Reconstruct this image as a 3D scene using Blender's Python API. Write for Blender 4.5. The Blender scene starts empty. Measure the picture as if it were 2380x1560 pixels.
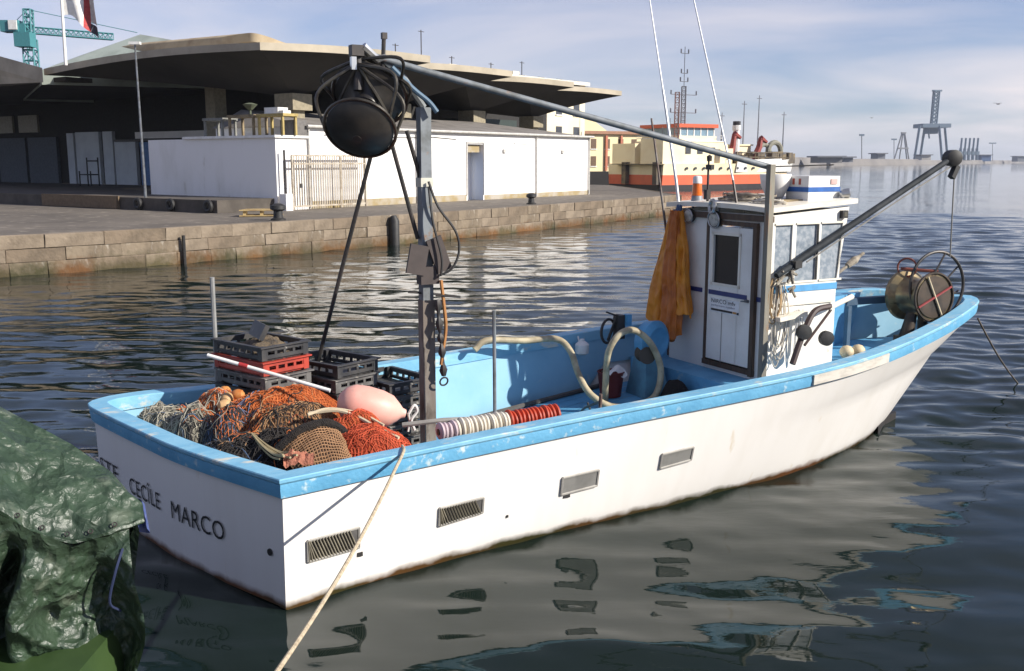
import bpy, bmesh, math, random
import numpy as np
from mathutils import Vector, Matrix, noise as mnoise

random.seed(7)
rng = np.random.default_rng(7)
R = math.radians
scene = bpy.context.scene
COL = scene.collection

# ------------------------------------------------------------------ camera
H_CAM = 3.4
cam_d = bpy.data.cameras.new('camera')
cam_d.sensor_width = 36.0
cam_d.lens = 35.0
cam_d.clip_start = 0.05
cam_d.clip_end = 40000
cam = bpy.data.objects.new('camera', cam_d)
COL.objects.link(cam)
PITCH = math.atan(405 / 2314.0)
cam.location = (0, 0, H_CAM)
cam.rotation_euler = (math.pi / 2 - PITCH, 0, 0)
scene.camera = cam

# ------------------------------------------------------------------ light
SUN_EL, SUN_AZ = R(29), R(-19)
sdir = Vector((math.cos(SUN_EL) * math.cos(SUN_AZ), math.cos(SUN_EL) * math.sin(SUN_AZ), math.sin(SUN_EL)))
sl = bpy.data.lights.new('sun', 'SUN')
sl.energy = 5.0
sl.angle = R(0.55)
sl.color = (1.0, 0.94, 0.85)
so = bpy.data.objects.new('sun', sl)
so.rotation_euler = sdir.to_track_quat('Z', 'Y').to_euler()
so.location = (60, -20, 50)
COL.objects.link(so)

world = bpy.data.worlds.new('World')
scene.world = world
world.use_nodes = True
wt = world.node_tree
wt.nodes.clear()
def wn(t, **kw):
    n = wt.nodes.new(t)
    for k, v in kw.items():
        setattr(n, k, v)
    return n
wo = wn('ShaderNodeOutputWorld')
bg = wn('ShaderNodeBackground')
sky = wn('ShaderNodeTexSky', sky_type='NISHITA', sun_disc=False)
sky.sun_elevation = SUN_EL
sky.sun_rotation = math.atan2(sdir.x, sdir.y)
sky.air_density = 1.0
sky.dust_density = 0.2
sky.ozone_density = 2.0
tc = wn('ShaderNodeTexCoord')
sep = wn('ShaderNodeSeparateXYZ')
wt.links.new(tc.outputs['Generated'], sep.inputs[0])
def wmath(op, a, b=None, c=None):
    n = wn('ShaderNodeMath', operation=op)
    for i, s in enumerate((a, b, c)):
        if s is None:
            continue
        if isinstance(s, (int, float)):
            n.inputs[i].default_value = s
        else:
            wt.links.new(s, n.inputs[i])
    return n.outputs[0]
zc = wmath('ADD', wmath('MAXIMUM', sep.outputs[2], 0.0), 0.16)
px_ = wmath('DIVIDE', sep.outputs[0], zc)
py_ = wmath('DIVIDE', sep.outputs[1], zc)
cmb = wn('ShaderNodeCombineXYZ')
wt.links.new(px_, cmb.inputs[0])
wt.links.new(wmath('MULTIPLY', py_, 1.35), cmb.inputs[1])
nz1 = wn('ShaderNodeTexNoise')
nz1.inputs['Scale'].default_value = 0.62
nz1.inputs['Detail'].default_value = 7
nz1.inputs['Roughness'].default_value = 0.52
nz1.inputs['Distortion'].default_value = 0.5
wt.links.new(cmb.outputs[0], nz1.inputs['Vector'])
ramp = wn('ShaderNodeValToRGB')
ramp.color_ramp.elements[0].position = 0.36
ramp.color_ramp.elements[0].color = (0, 0, 0, 1)
ramp.color_ramp.elements[1].position = 0.70
ramp.color_ramp.elements[1].color = (1, 1, 1, 1)
wt.links.new(nz1.outputs['Fac'], ramp.inputs[0])
mixc = wn('ShaderNodeMixRGB')
mixc.inputs['Color2'].default_value = (10.8, 9.9, 10.0, 1)
# cloud thins out overhead
mrz = wn('ShaderNodeMapRange')
mrz.inputs['From Min'].default_value = 0.03; mrz.inputs['From Max'].default_value = 0.26
mrz.inputs['To Min'].default_value = 1.0; mrz.inputs['To Max'].default_value = 0.42
wt.links.new(sep.outputs[2], mrz.inputs['Value'])
cf = wmath('MULTIPLY', wmath('MULTIPLY_ADD', ramp.outputs[0], 0.80, 0.20), mrz.outputs[0])
wt.links.new(cf, mixc.inputs['Fac'])
tint = wn('ShaderNodeMixRGB', blend_type='MULTIPLY')
tint.inputs['Fac'].default_value = 1.0
tint.inputs['Color2'].default_value = (0.64, 0.84, 1.26, 1)
wt.links.new(sky.outputs[0], tint.inputs['Color1'])
wt.links.new(tint.outputs[0], mixc.inputs['Color1'])
wt.links.new(mixc.outputs[0], bg.inputs['Color'])
bg.inputs['Strength'].default_value = 0.064
wt.links.new(bg.outputs[0], wo.inputs['Surface'])

vs = scene.view_settings
vs.view_transform = 'Standard'
vs.look = 'None'
vs.gamma = 1.0
vs.exposure = 0.50
vs.use_curve_mapping = False
scene.cycles.max_bounces = 8
scene.cycles.sample_clamp_indirect = 6.0

# ------------------------------------------------------------------ frames
PHI = 0.50
BO = (-2.65, 8.85)
CPH, SPH = math.cos(PHI), math.sin(PHI)
def b2w(p):
    return (BO[0] + CPH * p[0] - SPH * p[1], BO[1] + SPH * p[0] + CPH * p[1], p[2])
CT, ST = math.cos(PITCH), math.sin(PITCH)
def far(u, v, Y):
    """a surveyed bearing (in units of the 2380 px plan sheet) carried out to distance Y"""
    x = (u - 1190) / 2314.0
    y = (v - 780) / 2314.0
    d = (x, CT - y * ST, -ST - y * CT)
    k = Y / d[1]
    return (d[0] * k, Y, H_CAM + d[2] * k)

# ------------------------------------------------------------------ materials
MATS = {}
def M(name, col, rough=0.6, metal=0.0, col2=None, scale=6.0, mix=(0.42, 0.62), detail=5, bump=0.0, bscale=30.0,
      stretch=None, spec=None, coat=0.0, col3=None, scale3=18.0, mix3=(0.56, 0.66), rvar=0.0):
    if name in MATS:
        return MATS[name]
    m = bpy.data.materials.new(name)
    m.use_nodes = True
    nt = m.node_tree
    p = nt.nodes['Principled BSDF']
    p.inputs['Roughness'].default_value = rough
    p.inputs['Metallic'].default_value = metal
    if spec is not None:
        p.inputs['Specular IOR Level'].default_value = spec
    if coat:
        p.inputs['Coat Weight'].default_value = coat
        p.inputs['Coat Roughness'].default_value = 0.15
    p.inputs['Base Color'].default_value = (*col, 1)
    tcn = nt.nodes.new('ShaderNodeTexCoord')
    vec = tcn.outputs['Object']
    if stretch:
        mp = nt.nodes.new('ShaderNodeMapping')
        mp.inputs['Scale'].default_value = stretch
        nt.links.new(vec, mp.inputs[0])
        vec = mp.outputs[0]
    def layer(prev, c, sc, mx):
        n = nt.nodes.new('ShaderNodeTexNoise')
        n.inputs['Scale'].default_value = sc
        n.inputs['Detail'].default_value = detail
        n.inputs['Roughness'].default_value = 0.6
        nt.links.new(vec, n.inputs['Vector'])
        rp = nt.nodes.new('ShaderNodeValToRGB')
        rp.color_ramp.elements[0].position = mx[0]
        rp.color_ramp.elements[1].position = mx[1]
        nt.links.new(n.outputs['Fac'], rp.inputs[0])
        mx_ = nt.nodes.new('ShaderNodeMixRGB')
        nt.links.new(rp.outputs[0], mx_.inputs['Fac'])
        if isinstance(prev, tuple):
            mx_.inputs['Color1'].default_value = (*prev, 1)
        else:
            nt.links.new(prev, mx_.inputs['Color1'])
        mx_.inputs['Color2'].default_value = (*c, 1)
        return mx_.outputs[0]
    cur = col
    if col2 is None:
        col2 = tuple(c * 0.78 for c in col)
    cur = layer(cur, col2, scale, mix)
    if col3 is not None:
        cur = layer(cur, col3, scale3, mix3)
    nt.links.new(cur, p.inputs['Base Color'])
    if bump > 0:
        n = nt.nodes.new('ShaderNodeTexNoise')
        n.inputs['Scale'].default_value = bscale
        n.inputs['Detail'].default_value = 6
        nt.links.new(vec, n.inputs['Vector'])
        b = nt.nodes.new('ShaderNodeBump')
        b.inputs['Strength'].default_value = bump
        b.inputs['Distance'].default_value = 0.02
        nt.links.new(n.outputs['Fac'], b.inputs['Height'])
        nt.links.new(b.outputs[0], p.inputs['Normal'])
    MATS[name] = m
    return m

def waterline_mat(name, base, base2, rough, stain_a, stain_b, h0, h1, **kw):
    """paint with a stain band that sits just over the waterline (world z near 0)"""
    m = M(name, base, rough, col2=base2, scale=1.3, mix=(0.45, 0.75), **kw)
    nt = m.node_tree
    p = nt.nodes['Principled BSDF']
    prev = p.inputs['Base Color'].links[0].from_socket
    g = nt.nodes.new('ShaderNodeNewGeometry')
    sp = nt.nodes.new('ShaderNodeSeparateXYZ')
    nt.links.new(g.outputs['Position'], sp.inputs[0])
    n = nt.nodes.new('ShaderNodeTexNoise')
    n.inputs['Scale'].default_value = 5.0
    n.inputs['Detail'].default_value = 6
    nt.links.new(g.outputs['Position'], n.inputs['Vector'])
    a = nt.nodes.new('ShaderNodeMath'); a.operation = 'MULTIPLY_ADD'
    nt.links.new(n.outputs['Fac'], a.inputs[0]); a.inputs[1].default_value = -(h1 - h0) * 1.6
    nt.links.new(sp.outputs[2], a.inputs[2])
    mr = nt.nodes.new('ShaderNodeMapRange')
    mr.inputs['From Min'].default_value = h0 - (h1 - h0) * 0.8
    mr.inputs['From Max'].default_value = h1 - (h1 - h0) * 0.8
    mr.inputs['To Min'].default_value = 1.0
    mr.inputs['To Max'].default_value = 0.0
    nt.links.new(a.outputs[0], mr.inputs['Value'])
    n2 = nt.nodes.new('ShaderNodeTexNoise')
    n2.inputs['Scale'].default_value = 0.55
    nt.links.new(g.outputs['Position'], n2.inputs['Vector'])
    rp = nt.nodes.new('ShaderNodeValToRGB')
    rp.color_ramp.elements[0].position = 0.42; rp.color_ramp.elements[0].color = (*stain_a, 1)
    rp.color_ramp.elements[1].position = 0.58; rp.color_ramp.elements[1].color = (*stain_b, 1)
    nt.links.new(n2.outputs['Fac'], rp.inputs[0])
    mx = nt.nodes.new('ShaderNodeMixRGB')
    nt.links.new(mr.outputs[0], mx.inputs['Fac'])
    nt.links.new(prev, mx.inputs['Color1'])
    nt.links.new(rp.outputs[0], mx.inputs['Color2'])
    nt.links.new(mx.outputs[0], p.inputs['Base Color'])
    return m

# ------------------------------------------------------------------ mesh builder
class MB:
    def __init__(s):
        s.v = []; s.f = []
    def add(s, vs_, fs):
        o = len(s.v)
        s.v += [tuple(p) for p in vs_]
        s.f += [tuple(i + o for i in f) for f in fs]
        return s
    def box(s, c, size, rot=None, taper=1.0):
        hx, hy, hz = size[0] / 2, size[1] / 2, size[2] / 2
        pts = []
        for z in (-1, 1):
            k = 1.0 if z < 0 else taper
            for x, y in ((-1, -1), (1, -1), (1, 1), (-1, 1)):
                p = Vector((x * hx * k, y * hy * k, z * hz))
                if rot is not None:
                    p = rot @ p
                pts.append((p.x + c[0], p.y + c[1], p.z + c[2]))
        return s.add(pts, [(3, 2, 1, 0), (4, 5, 6, 7), (0, 1, 5, 4), (1, 2, 6, 5), (2, 3, 7, 6), (3, 0, 4, 7)])
    def prism(s, poly, z0, z1):
        n = len(poly)
        pts = [(p[0], p[1], z0) for p in poly] + [(p[0], p[1], z1) for p in poly]
        fs = [tuple(range(n - 1, -1, -1)), tuple(range(n, 2 * n))]
        fs += [(i, (i + 1) % n, n + (i + 1) % n, n + i) for i in range(n)]
        return s.add(pts, fs)
    def tube(s, pts, r, n=8, caps=True):
        P = [Vector(p) for p in pts]
        m = len(P)
        rr = r if isinstance(r, (list, tuple)) else [r] * m
        T = []
        for i in range(m):
            a = P[max(i - 1, 0)]; b = P[min(i + 1, m - 1)]
            t = (b - a)
            T.append(t.normalized() if t.length > 1e-9 else Vector((0, 0, 1)))
        up = Vector((0, 0, 1)) if abs(T[0].z) < 0.9 else Vector((1, 0, 0))
        N = (up - T[0] * up.dot(T[0])).normalized()
        vs_ = []
        for i in range(m):
            N = (N - T[i] * N.dot(T[i]))
            N = N.normalized() if N.length > 1e-6 else Vector((1, 0, 0))
            B = T[i].cross(N)
            for k in range(n):
                a = 2 * math.pi * k / n
                vs_.append(P[i] + (N * math.cos(a) + B * math.sin(a)) * rr[i])
        fs = []
        for i in range(m - 1):
            for k in range(n):
                k2 = (k + 1) % n
                fs.append((i * n + k, i * n + k2, (i + 1) * n + k2, (i + 1) * n + k))
        if caps:
            fs.append(tuple(range(n - 1, -1, -1)))
            fs.append(tuple(range((m - 1) * n, m * n)))
        return s.add(vs_, fs)
    def torus(s, c, axis, Rr, r, n=28, k=8, a0=0, a1=2 * math.pi):
        ax = Vector(axis).normalized()
        u = ax.orthogonal().normalized()
        w = ax.cross(u)
        full = abs(a1 - a0 - 2 * math.pi) < 1e-6
        pts = []
        for i in range(n + (0 if full else 1)):
            a = a0 + (a1 - a0) * i / n
            d = u * math.cos(a) + w * math.sin(a)
            for j in range(k):
                b = 2 * math.pi * j / k
                pts.append(Vector(c) + d * (Rr + r * math.cos(b)) + ax * (r * math.sin(b)))
        fs = []
        for i in range(n):
            i2 = (i + 1) % n if full else i + 1
            for j in range(k):
                j2 = (j + 1) % k
                fs.append((i * k + j, i2 * k + j, i2 * k + j2, i * k + j2))
        return s.add(pts, fs)
    def lathe(s, c, axis, prof, n=20):
        """prof: list of (distance along the axis, radius)"""
        ax = Vector(axis).normalized()
        u = ax.orthogonal().normalized()
        w = ax.cross(u)
        pts = []
        for (t, r) in prof:
            for k in range(n):
                a = 2 * math.pi * k / n
                pts.append(Vector(c) + ax * t + (u * math.cos(a) + w * math.sin(a)) * r)
        fs = []
        for i in range(len(prof) - 1):
            for k in range(n):
                k2 = (k + 1) % n
                fs.append((i * n + k, i * n + k2, (i + 1) * n + k2, (i + 1) * n + k))
        if prof[0][1] > 1e-4:
            fs.append(tuple(range(n - 1, -1, -1)))
        if prof[-1][1] > 1e-4:
            fs.append(tuple(range((len(prof) - 1) * n, len(prof) * n)))
        return s.add(pts, fs)
    def grid(s, fn, nu, nv, thick=None):
        pts = [fn(i / nu, j / nv) for i in range(nu + 1) for j in range(nv + 1)]
        fs = [(i * (nv + 1) + j, (i + 1) * (nv + 1) + j, (i + 1) * (nv + 1) + j + 1, i * (nv + 1) + j + 1)
              for i in range(nu) for j in range(nv)]
        return s.add(pts, fs)
    def quad(s, a, b, c, d):
        return s.add([a, b, c, d], [(0, 1, 2, 3)])
    def slab(s, quad_, n, t):
        """thick sheet from a polygon pushed along n by t"""
        k = len(quad_)
        q2 = [(p[0] + n[0] * t, p[1] + n[1] * t, p[2] + n[2] * t) for p in quad_]
        fs = [tuple(range(k)), tuple(range(2 * k - 1, k - 1, -1))]
        fs += [(i, k + i, k + (i + 1) % k, (i + 1) % k) for i in range(k)]
        return s.add(list(quad_) + q2, fs)
    def mesh(s, name, origin=(0, 0, 0), smooth=False, angle=None, weld=False):
        me = bpy.data.meshes.new(name)
        me.from_pydata([(p[0] - origin[0], p[1] - origin[1], p[2] - origin[2]) for p in s.v], [], s.f)
        bm = bmesh.new()
        bm.from_mesh(me)
        if weld:
            bmesh.ops.remove_doubles(bm, verts=bm.verts, dist=1e-4)
        bmesh.ops.recalc_face_normals(bm, faces=bm.faces)
        if smooth:
            lim = R(angle if angle else 40)
            for f in bm.faces:
                f.smooth = True
            for e in bm.edges:
                if len(e.link_faces) == 2 and e.calc_face_angle(0) > lim:
                    e.smooth = False
        bm.to_mesh(me)
        bm.free()
        return me

def setp(o, label=None, cat=None, group=None, kind=None):
    if label: o['label'] = label
    if cat: o['category'] = cat
    if group: o['group'] = group
    if kind: o['kind'] = kind

class Thing:
    """an Empty at the thing's base that parents its parts; parts are drawn in boat or world coordinates"""
    def __init__(s, name, label=None, cat=None, origin=(0, 0, 0), frame='world', group=None, kind=None):
        s.o = origin
        s.e = bpy.data.objects.new(name, None)
        s.e.empty_display_size = 0.2
        COL.objects.link(s.e)
        if frame == 'boat':
            s.e.location = b2w(origin)
            s.e.rotation_euler = (0, 0, PHI)
        else:
            s.e.location = origin
        setp(s.e, label, cat, group, kind)
    def part(s, name, mb, mat, parent=None, smooth=False, angle=None, weld=False, label=None, kind=None):
        me = mb.mesh(name, s.o, smooth, angle, weld)
        me.materials.append(mat)
        return s.inst(name, me, parent, label=label, kind=kind)
    def inst(s, name, me, parent=None, loc=(0, 0, 0), rot=(0, 0, 0), scale=(1, 1, 1), label=None, kind=None):
        o = bpy.data.objects.new(name, me)
        COL.objects.link(o)
        o.parent = parent if parent is not None else s.e
        o.location = loc
        o.rotation_euler = rot
        o.scale = scale
        setp(o, label, kind=kind)
        return o

def solo(name, mb, mat, label, cat, frame='world', group=None, kind=None, smooth=False, angle=None, weld=False):
    a = np.array(mb.v)
    org = (float((a[:, 0].min() + a[:, 0].max()) / 2), float((a[:, 1].min() + a[:, 1].max()) / 2), float(a[:, 2].min()))
    me = mb.mesh(name, org, smooth, angle, weld)
    me.materials.append(mat)
    o = bpy.data.objects.new(name, me)
    COL.objects.link(o)
    if frame == 'boat':
        o.location = b2w(org); o.rotation_euler = (0, 0, PHI)
    else:
        o.location = org
    setp(o, label, cat, group, kind)
    return o

def cr(pts, n):
    """Catmull-Rom through points, n samples per span"""
    P = [Vector(p) for p in pts]
    out = []
    for i in range(len(P) - 1):
        p0 = P[i - 1] if i else P[0] * 2 - P[1]
        p1, p2 = P[i], P[i + 1]
        p3 = P[i + 2] if i + 2 < len(P) else P[-1] * 2 - P[-2]
        for k in range(n):
            t = k / n
            out.append(0.5 * ((2 * p1) + (p2 - p0) * t + (2 * p0 - 5 * p1 + 4 * p2 - p3) * t * t + (3 * p1 - p0 - 3 * p2 + p3) * t ** 3))
    out.append(P[-1])
    return out
def sm(a, b, x):
    t = min(max((x - a) / (b - a), 0), 1)
    return t * t * (3 - 2 * t)
def fbm(p, o=4):
    return mnoise.fractal(Vector(p), 1.0, 2.0, o)

# ================================================================== WATER
def build_water():
    ang = np.concatenate([np.radians(np.linspace(48, 132, 620)), np.radians(np.linspace(132, 408, 110))[1:-1]])
    rad = [2.2]
    while rad[-1] < 12:
        rad.append(rad[-1] * 1.0072)
    while rad[-1] < 70:
        rad.append(rad[-1] * 1.0038)
    while rad[-1] < 7000:
        rad.append(rad[-1] * 1.05)
    rad = np.array(rad)
    na, nr = len(ang), len(rad)
    RR, AA = np.meshgrid(rad, ang, indexing='ij')
    X = RR * np.cos(AA); Y = RR * np.sin(AA); Z = np.zeros_like(X)
    sp = RR * np.where(RR < 12, 0.0060, 0.0038)
    # calmer in the lee between the boat and the near quay
    bx = (X - BO[0]) * CPH + (Y - BO[1]) * SPH
    by = -(X - BO[0]) * SPH + (Y - BO[1]) * CPH
    lee = 1 / (1 + np.exp((by + 1.2) / 0.45)) * 1 / (1 + np.exp((bx - 8.6) / 0.9))
    open_ = 1 / (1 + np.exp(-(X - 3.0 - 0.12 * Y) / 1.2))
    amp = (1.0 - 0.30 * lee) * (1.0 + 1.5 * open_ * (1 - lee))
    sub = X[:, :620], Y[:, :620]
    for i in range(64):
        lam = float(np.exp(rng.uniform(np.log(0.24), np.log(2.8))))
        th = math.radians(90 + rng.normal(0, 30))
        k = 2 * math.pi / lam
        slope = 0.0105 * (1.35 if 0.4 < lam < 1.4 else 0.75)
        a = slope / k * rng.uniform(0.5, 1.5)
        ph = rng.uniform(0, 6.28)
        att = np.clip((lam / sp - 3.0) / 3.0, 0, 1)
        # slow bending of the crests keeps them from running as straight lines
        bend = 0.6 * np.sin(X * 0.37 + i) + 0.6 * np.sin(Y * 0.29 + 2 * i)
        calm = amp if lam < 2.0 else np.clip(amp + 0.3, 0, 1.2)
        Z += att * calm * a * np.sin(k * (X * math.cos(th) + Y * math.sin(th)) + ph + bend)
    co = np.stack([X, Y, Z], -1).reshape(-1, 3)
    co = np.vstack([co, [[0, 0, 0]]])
    i, j = np.meshgrid(np.arange(nr - 1), np.arange(na), indexing='ij')
    j2 = (j + 1) % na
    f = np.stack([i * na + j, (i + 1) * na + j, (i + 1) * na + j2, i * na + j2], -1).reshape(-1, 4)
    me = bpy.data.meshes.new('water')
    c = nr * na
    tri = np.stack([np.full(na, c), np.arange(na), (np.arange(na) + 1) % na], -1)
    nl = f.size + tri.size
    me.vertices.add(len(co)); me.vertices.foreach_set('co', co.ravel())
    me.loops.add(nl); me.loops.foreach_set('vertex_index', np.concatenate([f.ravel(), tri.ravel()]))
    me.polygons.add(len(f) + len(tri))
    me.polygons.foreach_set('loop_start', np.concatenate([np.arange(len(f)) * 4, f.size + np.arange(len(tri)) * 3]))
    me.polygons.foreach_set('use_smooth', np.ones(len(f) + len(tri), bool))
    me.update(); me.validate()
    m = bpy.data.materials.new('harbour_water')
    m.use_nodes = True
    nt = m.node_tree
    p = nt.nodes['Principled BSDF']
    p.inputs['Base Color'].default_value = (0.008, 0.015, 0.012, 1)
    p.inputs['Roughness'].default_value = 0.035
    p.inputs['IOR'].default_value = 1.33
    p.inputs['Specular IOR Level'].default_value = 0.40
    g = nt.nodes.new('ShaderNodeNewGeometry')
    mp = nt.nodes.new('ShaderNodeMapping')
    mp.inputs['Scale'].default_value = (0.55, 1.25, 1.0)
    nt.links.new(g.outputs['Position'], mp.inputs[0])
    n1 = nt.nodes.new('ShaderNodeTexNoise')
    n1.inputs['Scale'].default_value = 3.3
    n1.inputs['Detail'].default_value = 4
    n1.inputs['Roughness'].default_value = 0.5
    nt.links.new(mp.outputs[0], n1.inputs['Vector'])
    n2 = nt.nodes.new('ShaderNodeTexNoise')
    n2.inputs['Scale'].default_value = 0.11
    n2.inputs['Detail'].default_value = 3
    nt.links.new(g.outputs['Position'], n2.inputs['Vector'])
    rp = nt.nodes.new('ShaderNodeMapRange')
    rp.inputs['From Min'].default_value = 0.38; rp.inputs['From Max'].default_value = 0.62
    rp.inputs['To Min'].default_value = 0.04; rp.inputs['To Max'].default_value = 0.13
    nt.links.new(n2.outputs['Fac'], rp.inputs['Value'])
    # ripples keep off the sheltered strip beside the near quay
    sp_ = nt.nodes.new('ShaderNodeSeparateXYZ')
    nt.links.new(g.outputs['Position'], sp_.inputs[0])
    mr = nt.nodes.new('ShaderNodeMapRange')
    mr.inputs['From Min'].default_value = 7.0; mr.inputs['From Max'].default_value = 15.0
    mr.inputs['To Min'].default_value = 0.22; mr.inputs['To Max'].default_value = 1.0
    nt.links.new(sp_.outputs[1], mr.inputs['Value'])
    ml = nt.nodes.new('ShaderNodeMath'); ml.operation = 'MULTIPLY'
    nt.links.new(rp.outputs[0], ml.inputs[0]); nt.links.new(mr.outputs[0], ml.inputs[1])
    b = nt.nodes.new('ShaderNodeBump')
    b.inputs['Distance'].default_value = 0.12
    nt.links.new(ml.outputs[0], b.inputs['Strength'])
    nt.links.new(n1.outputs['Fac'], b.inputs['Height'])
    nt.links.new(b.outputs[0], p.inputs['Normal'])
    me.materials.append(m)
    o = bpy.data.objects.new('water', me)
    COL.objects.link(o)
    o['kind'] = 'structure'
build_water()

# ================================================================== QUAY (far side) with stone blocks
QZ = 1.2
QEDGE = [(-44, 10.5), (-27, 20.8), (-15.2, 29.6), (-9.3, 35.9), (-3.5, 43.3), (2.5, 52.4), (8.9, 62.8), (11.0, 66.6)]
QPTS = cr([(p[0], p[1], 0) for p in QEDGE], 10)
concrete = M('quay_concrete', (0.165, 0.14, 0.11), 0.85, col2=(0.10, 0.085, 0.068), scale=0.35, mix=(0.35, 0.68),
             col3=(0.25, 0.215, 0.17), scale3=1.7, bump=0.3, bscale=6)
stone_a = waterline_mat('quay_stone', (0.215, 0.17, 0.118), (0.105, 0.08, 0.055), 0.9, (0.12, 0.055, 0.018), (0.05, 0.045, 0.018), 0.05, 0.55, stretch=(1, 1, 0.4), col3=(0.40, 0.36, 0.30), scale3=3.0, mix3=(0.62, 0.74))
stone_b = waterline_mat('quay_stone_pale', (0.245, 0.195, 0.14), (0.12, 0.092, 0.064), 0.9, (0.15, 0.07, 0.022), (0.08, 0.065, 0.027), 0.05, 0.40)
stone_c = waterline_mat('quay_stone_dark', (0.19, 0.145, 0.10), (0.09, 0.07, 0.048), 0.9, (0.12, 0.06, 0.02), (0.07, 0.055, 0.025), 0.05, 0.40)
for m_ in (stone_a, stone_b, stone_c):
    nt = m_.node_tree
    p = nt.nodes['Principled BSDF']
    n = nt.nodes.new('ShaderNodeTexNoise'); n.inputs['Scale'].default_value = 7; n.inputs['Detail'].default_value = 7
    tcc = nt.nodes.new('ShaderNodeNewGeometry'); nt.links.new(tcc.outputs['Position'], n.inputs['Vector'])
    b = nt.nodes.new('ShaderNodeBump'); b.inputs['Strength'].default_value = 0.6; b.inputs['Distance'].default_value = 0.06
    nt.links.new(n.outputs['Fac'], b.inputs['Height']); nt.links.new(b.outputs[0], p.inputs['Normal'])
quay = Thing('quay', origin=(0, 0, 0), kind='structure')
mb = MB()
poly = [(p.x - 0.12 * 0.8, p.y + 0.12 * 0.57) for p in QPTS] + [(10.2, 80), (8.9, 95), (-10, 110), (-80, 120), (-120, 60), (-90, 10)]
mb.prism(poly, -2.0, QZ - 0.004)
quay.part('quay_top', mb, concrete)
# running length along the edge
QL = [0.0]
for a, b in zip(QPTS[:-1], QPTS[1:]):
    QL.append(QL[-1] + (b - a).length)
def q_at(s):
    s = min(max(s, 0), QL[-1] - 1e-3)
    i = max(k for k in range(len(QL) - 1) if QL[k] <= s)
    t = (s - QL[i]) / (QL[i + 1] - QL[i])
    p = QPTS[i].lerp(QPTS[i + 1], t)
    d = (QPTS[i + 1] - QPTS[i]).normalized()
    return p, d
courses = [(0.80, 1.215, 0.0), (0.40, 0.79, 0.02), (-0.05, 0.39, 0.05), (-0.6, -0.06, 0.09)]
n_st = 0
for ci, (z0, z1, out) in enumerate(courses):
    s = 22.0 + rng.uniform(0, 0.8)
    while s < QL[-1] - 0.9:
        L = rng.uniform(0.9, 2.1)
        if ci == 3:
            L = 3.0
        s2 = min(s + L, QL[-1])
        p, d = q_at((s + s2) / 2)
        nrm = Vector((d.y, -d.x, 0))
        me_w = (s2 - s) - 0.010
        o_ = out + rng.uniform(-0.02, 0.025)
        dep = 0.34
        c = p + nrm * (o_ - dep / 2 + 0.05)
        b = MB()
        hx, hy, hz = me_w / 2, dep / 2, (z1 - z0) / 2
        j = lambda a: a + rng.uniform(-0.012, 0.012)
        ch = 0.012
        # chamfered front face
        vv = []
        for (xx, zz) in ((-hx, -hz), (hx, -hz), (hx, hz), (-hx, hz)):
            vv.append((xx, hy, zz))
        for (xx, zz) in ((-hx, -hz), (hx, -hz), (hx, hz), (-hx, hz)):
            vv.append((j(xx), -hy + ch * 1.2, j(zz)))
        for (xx, zz) in ((-hx + ch, -hz + ch), (hx - ch, -hz + ch), (hx - ch, hz - ch), (-hx + ch, hz - ch)):
            vv.append((j(xx), -hy + rng.uniform(-0.012, 0.012), j(zz)))
        fs = [(0, 3, 2, 1)]  # back
        for k in range(4):
            k2 = (k + 1) % 4
            fs.append((k, k2, 4 + k2, 4 + k)); fs.append((4 + k, 4 + k2, 8 + k2, 8 + k))
        fs.append((8, 9, 10, 11))
        b.add(vv, fs)
        me = b.mesh('stone')
        me.materials.append((stone_a, stone_b, stone_c, stone_a)[int(rng.integers(0, 3))] if ci < 3 else stone_c)
        quay.inst('stone', me, loc=(c.x, c.y, (z0 + z1) / 2), rot=(0, 0, math.atan2(d.y, d.x)))
        n_st += 1
        s = s2
# end wall of the quay
mb = MB(); mb.slab([(11.1, 66.9, -1.5), (10.3, 80, -1.5), (9.0, 95, -1.5), (9.0, 95, QZ), (10.3, 80, QZ), (11.1, 66.9, QZ)], (1, 0.06, 0), 0.2)
quay.part('end_wall', mb, stone_c)

# near quay, where the photographer stands (its edge runs just below the picture)
mb = MB(); mb.box((-4, -5.0, -0.3), (60, 18.6, 2.4))
o = solo('near_quay', mb, concrete, None, None, kind='structure')

# ================================================================== WHITE SHED on the quay
q = Vector((0.577, 0.817, 0)); nn = Vector((-0.817, 0.577, 0))
W0 = Vector((-10.6, 45.4, 0))
def qf(s, t, z):
    p = W0 + q * s + nn * t
    return (p.x, p.y, z)
def qbox(mb, s0, s1, t0, t1, z0, z1):
    P = [qf(s0, t0, z0), qf(s1, t0, z0), qf(s1, t1, z0), qf(s0, t1, z0), qf(s0, t0, z1), qf(s1, t0, z1), qf(s1, t1, z1), qf(s0, t1, z1)]
    return mb.add(P, [(3, 2, 1, 0), (4, 5, 6, 7), (0, 1, 5, 4), (1, 2, 6, 5), (2, 3, 7, 6), (3, 0, 4, 7)])
white_wall = M('white_render', (0.82, 0.80, 0.77), 0.85, col2=(0.70, 0.68, 0.63), scale=0.8, mix=(0.5, 0.8), bump=0.2, bscale=14, stretch=(1, 1, 0.35), col3=(0.52, 0.48, 0.40), scale3=1.6, mix3=(0.66, 0.80))
grey_roof = M('grey_roof_sheet', (0.24, 0.22, 0.20), 0.8, col2=(0.17, 0.155, 0.14), scale=0.9)
dark_metal = M('dark_metal', (0.035, 0.034, 0.033), 0.5, 0.3, col2=(0.06, 0.05, 0.045), scale=7)
grey_metal = M('grey_metal', (0.22, 0.24, 0.26), 0.45, 0.5, col2=(0.15, 0.15, 0.15), scale=6)
white_paint = M('white_paint', (0.78, 0.77, 0.74), 0.45, col2=(0.68, 0.66, 0.61), scale=3)
blue_door = M('blue_door_paint', (0.10, 0.22, 0.46), 0.6)
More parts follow.
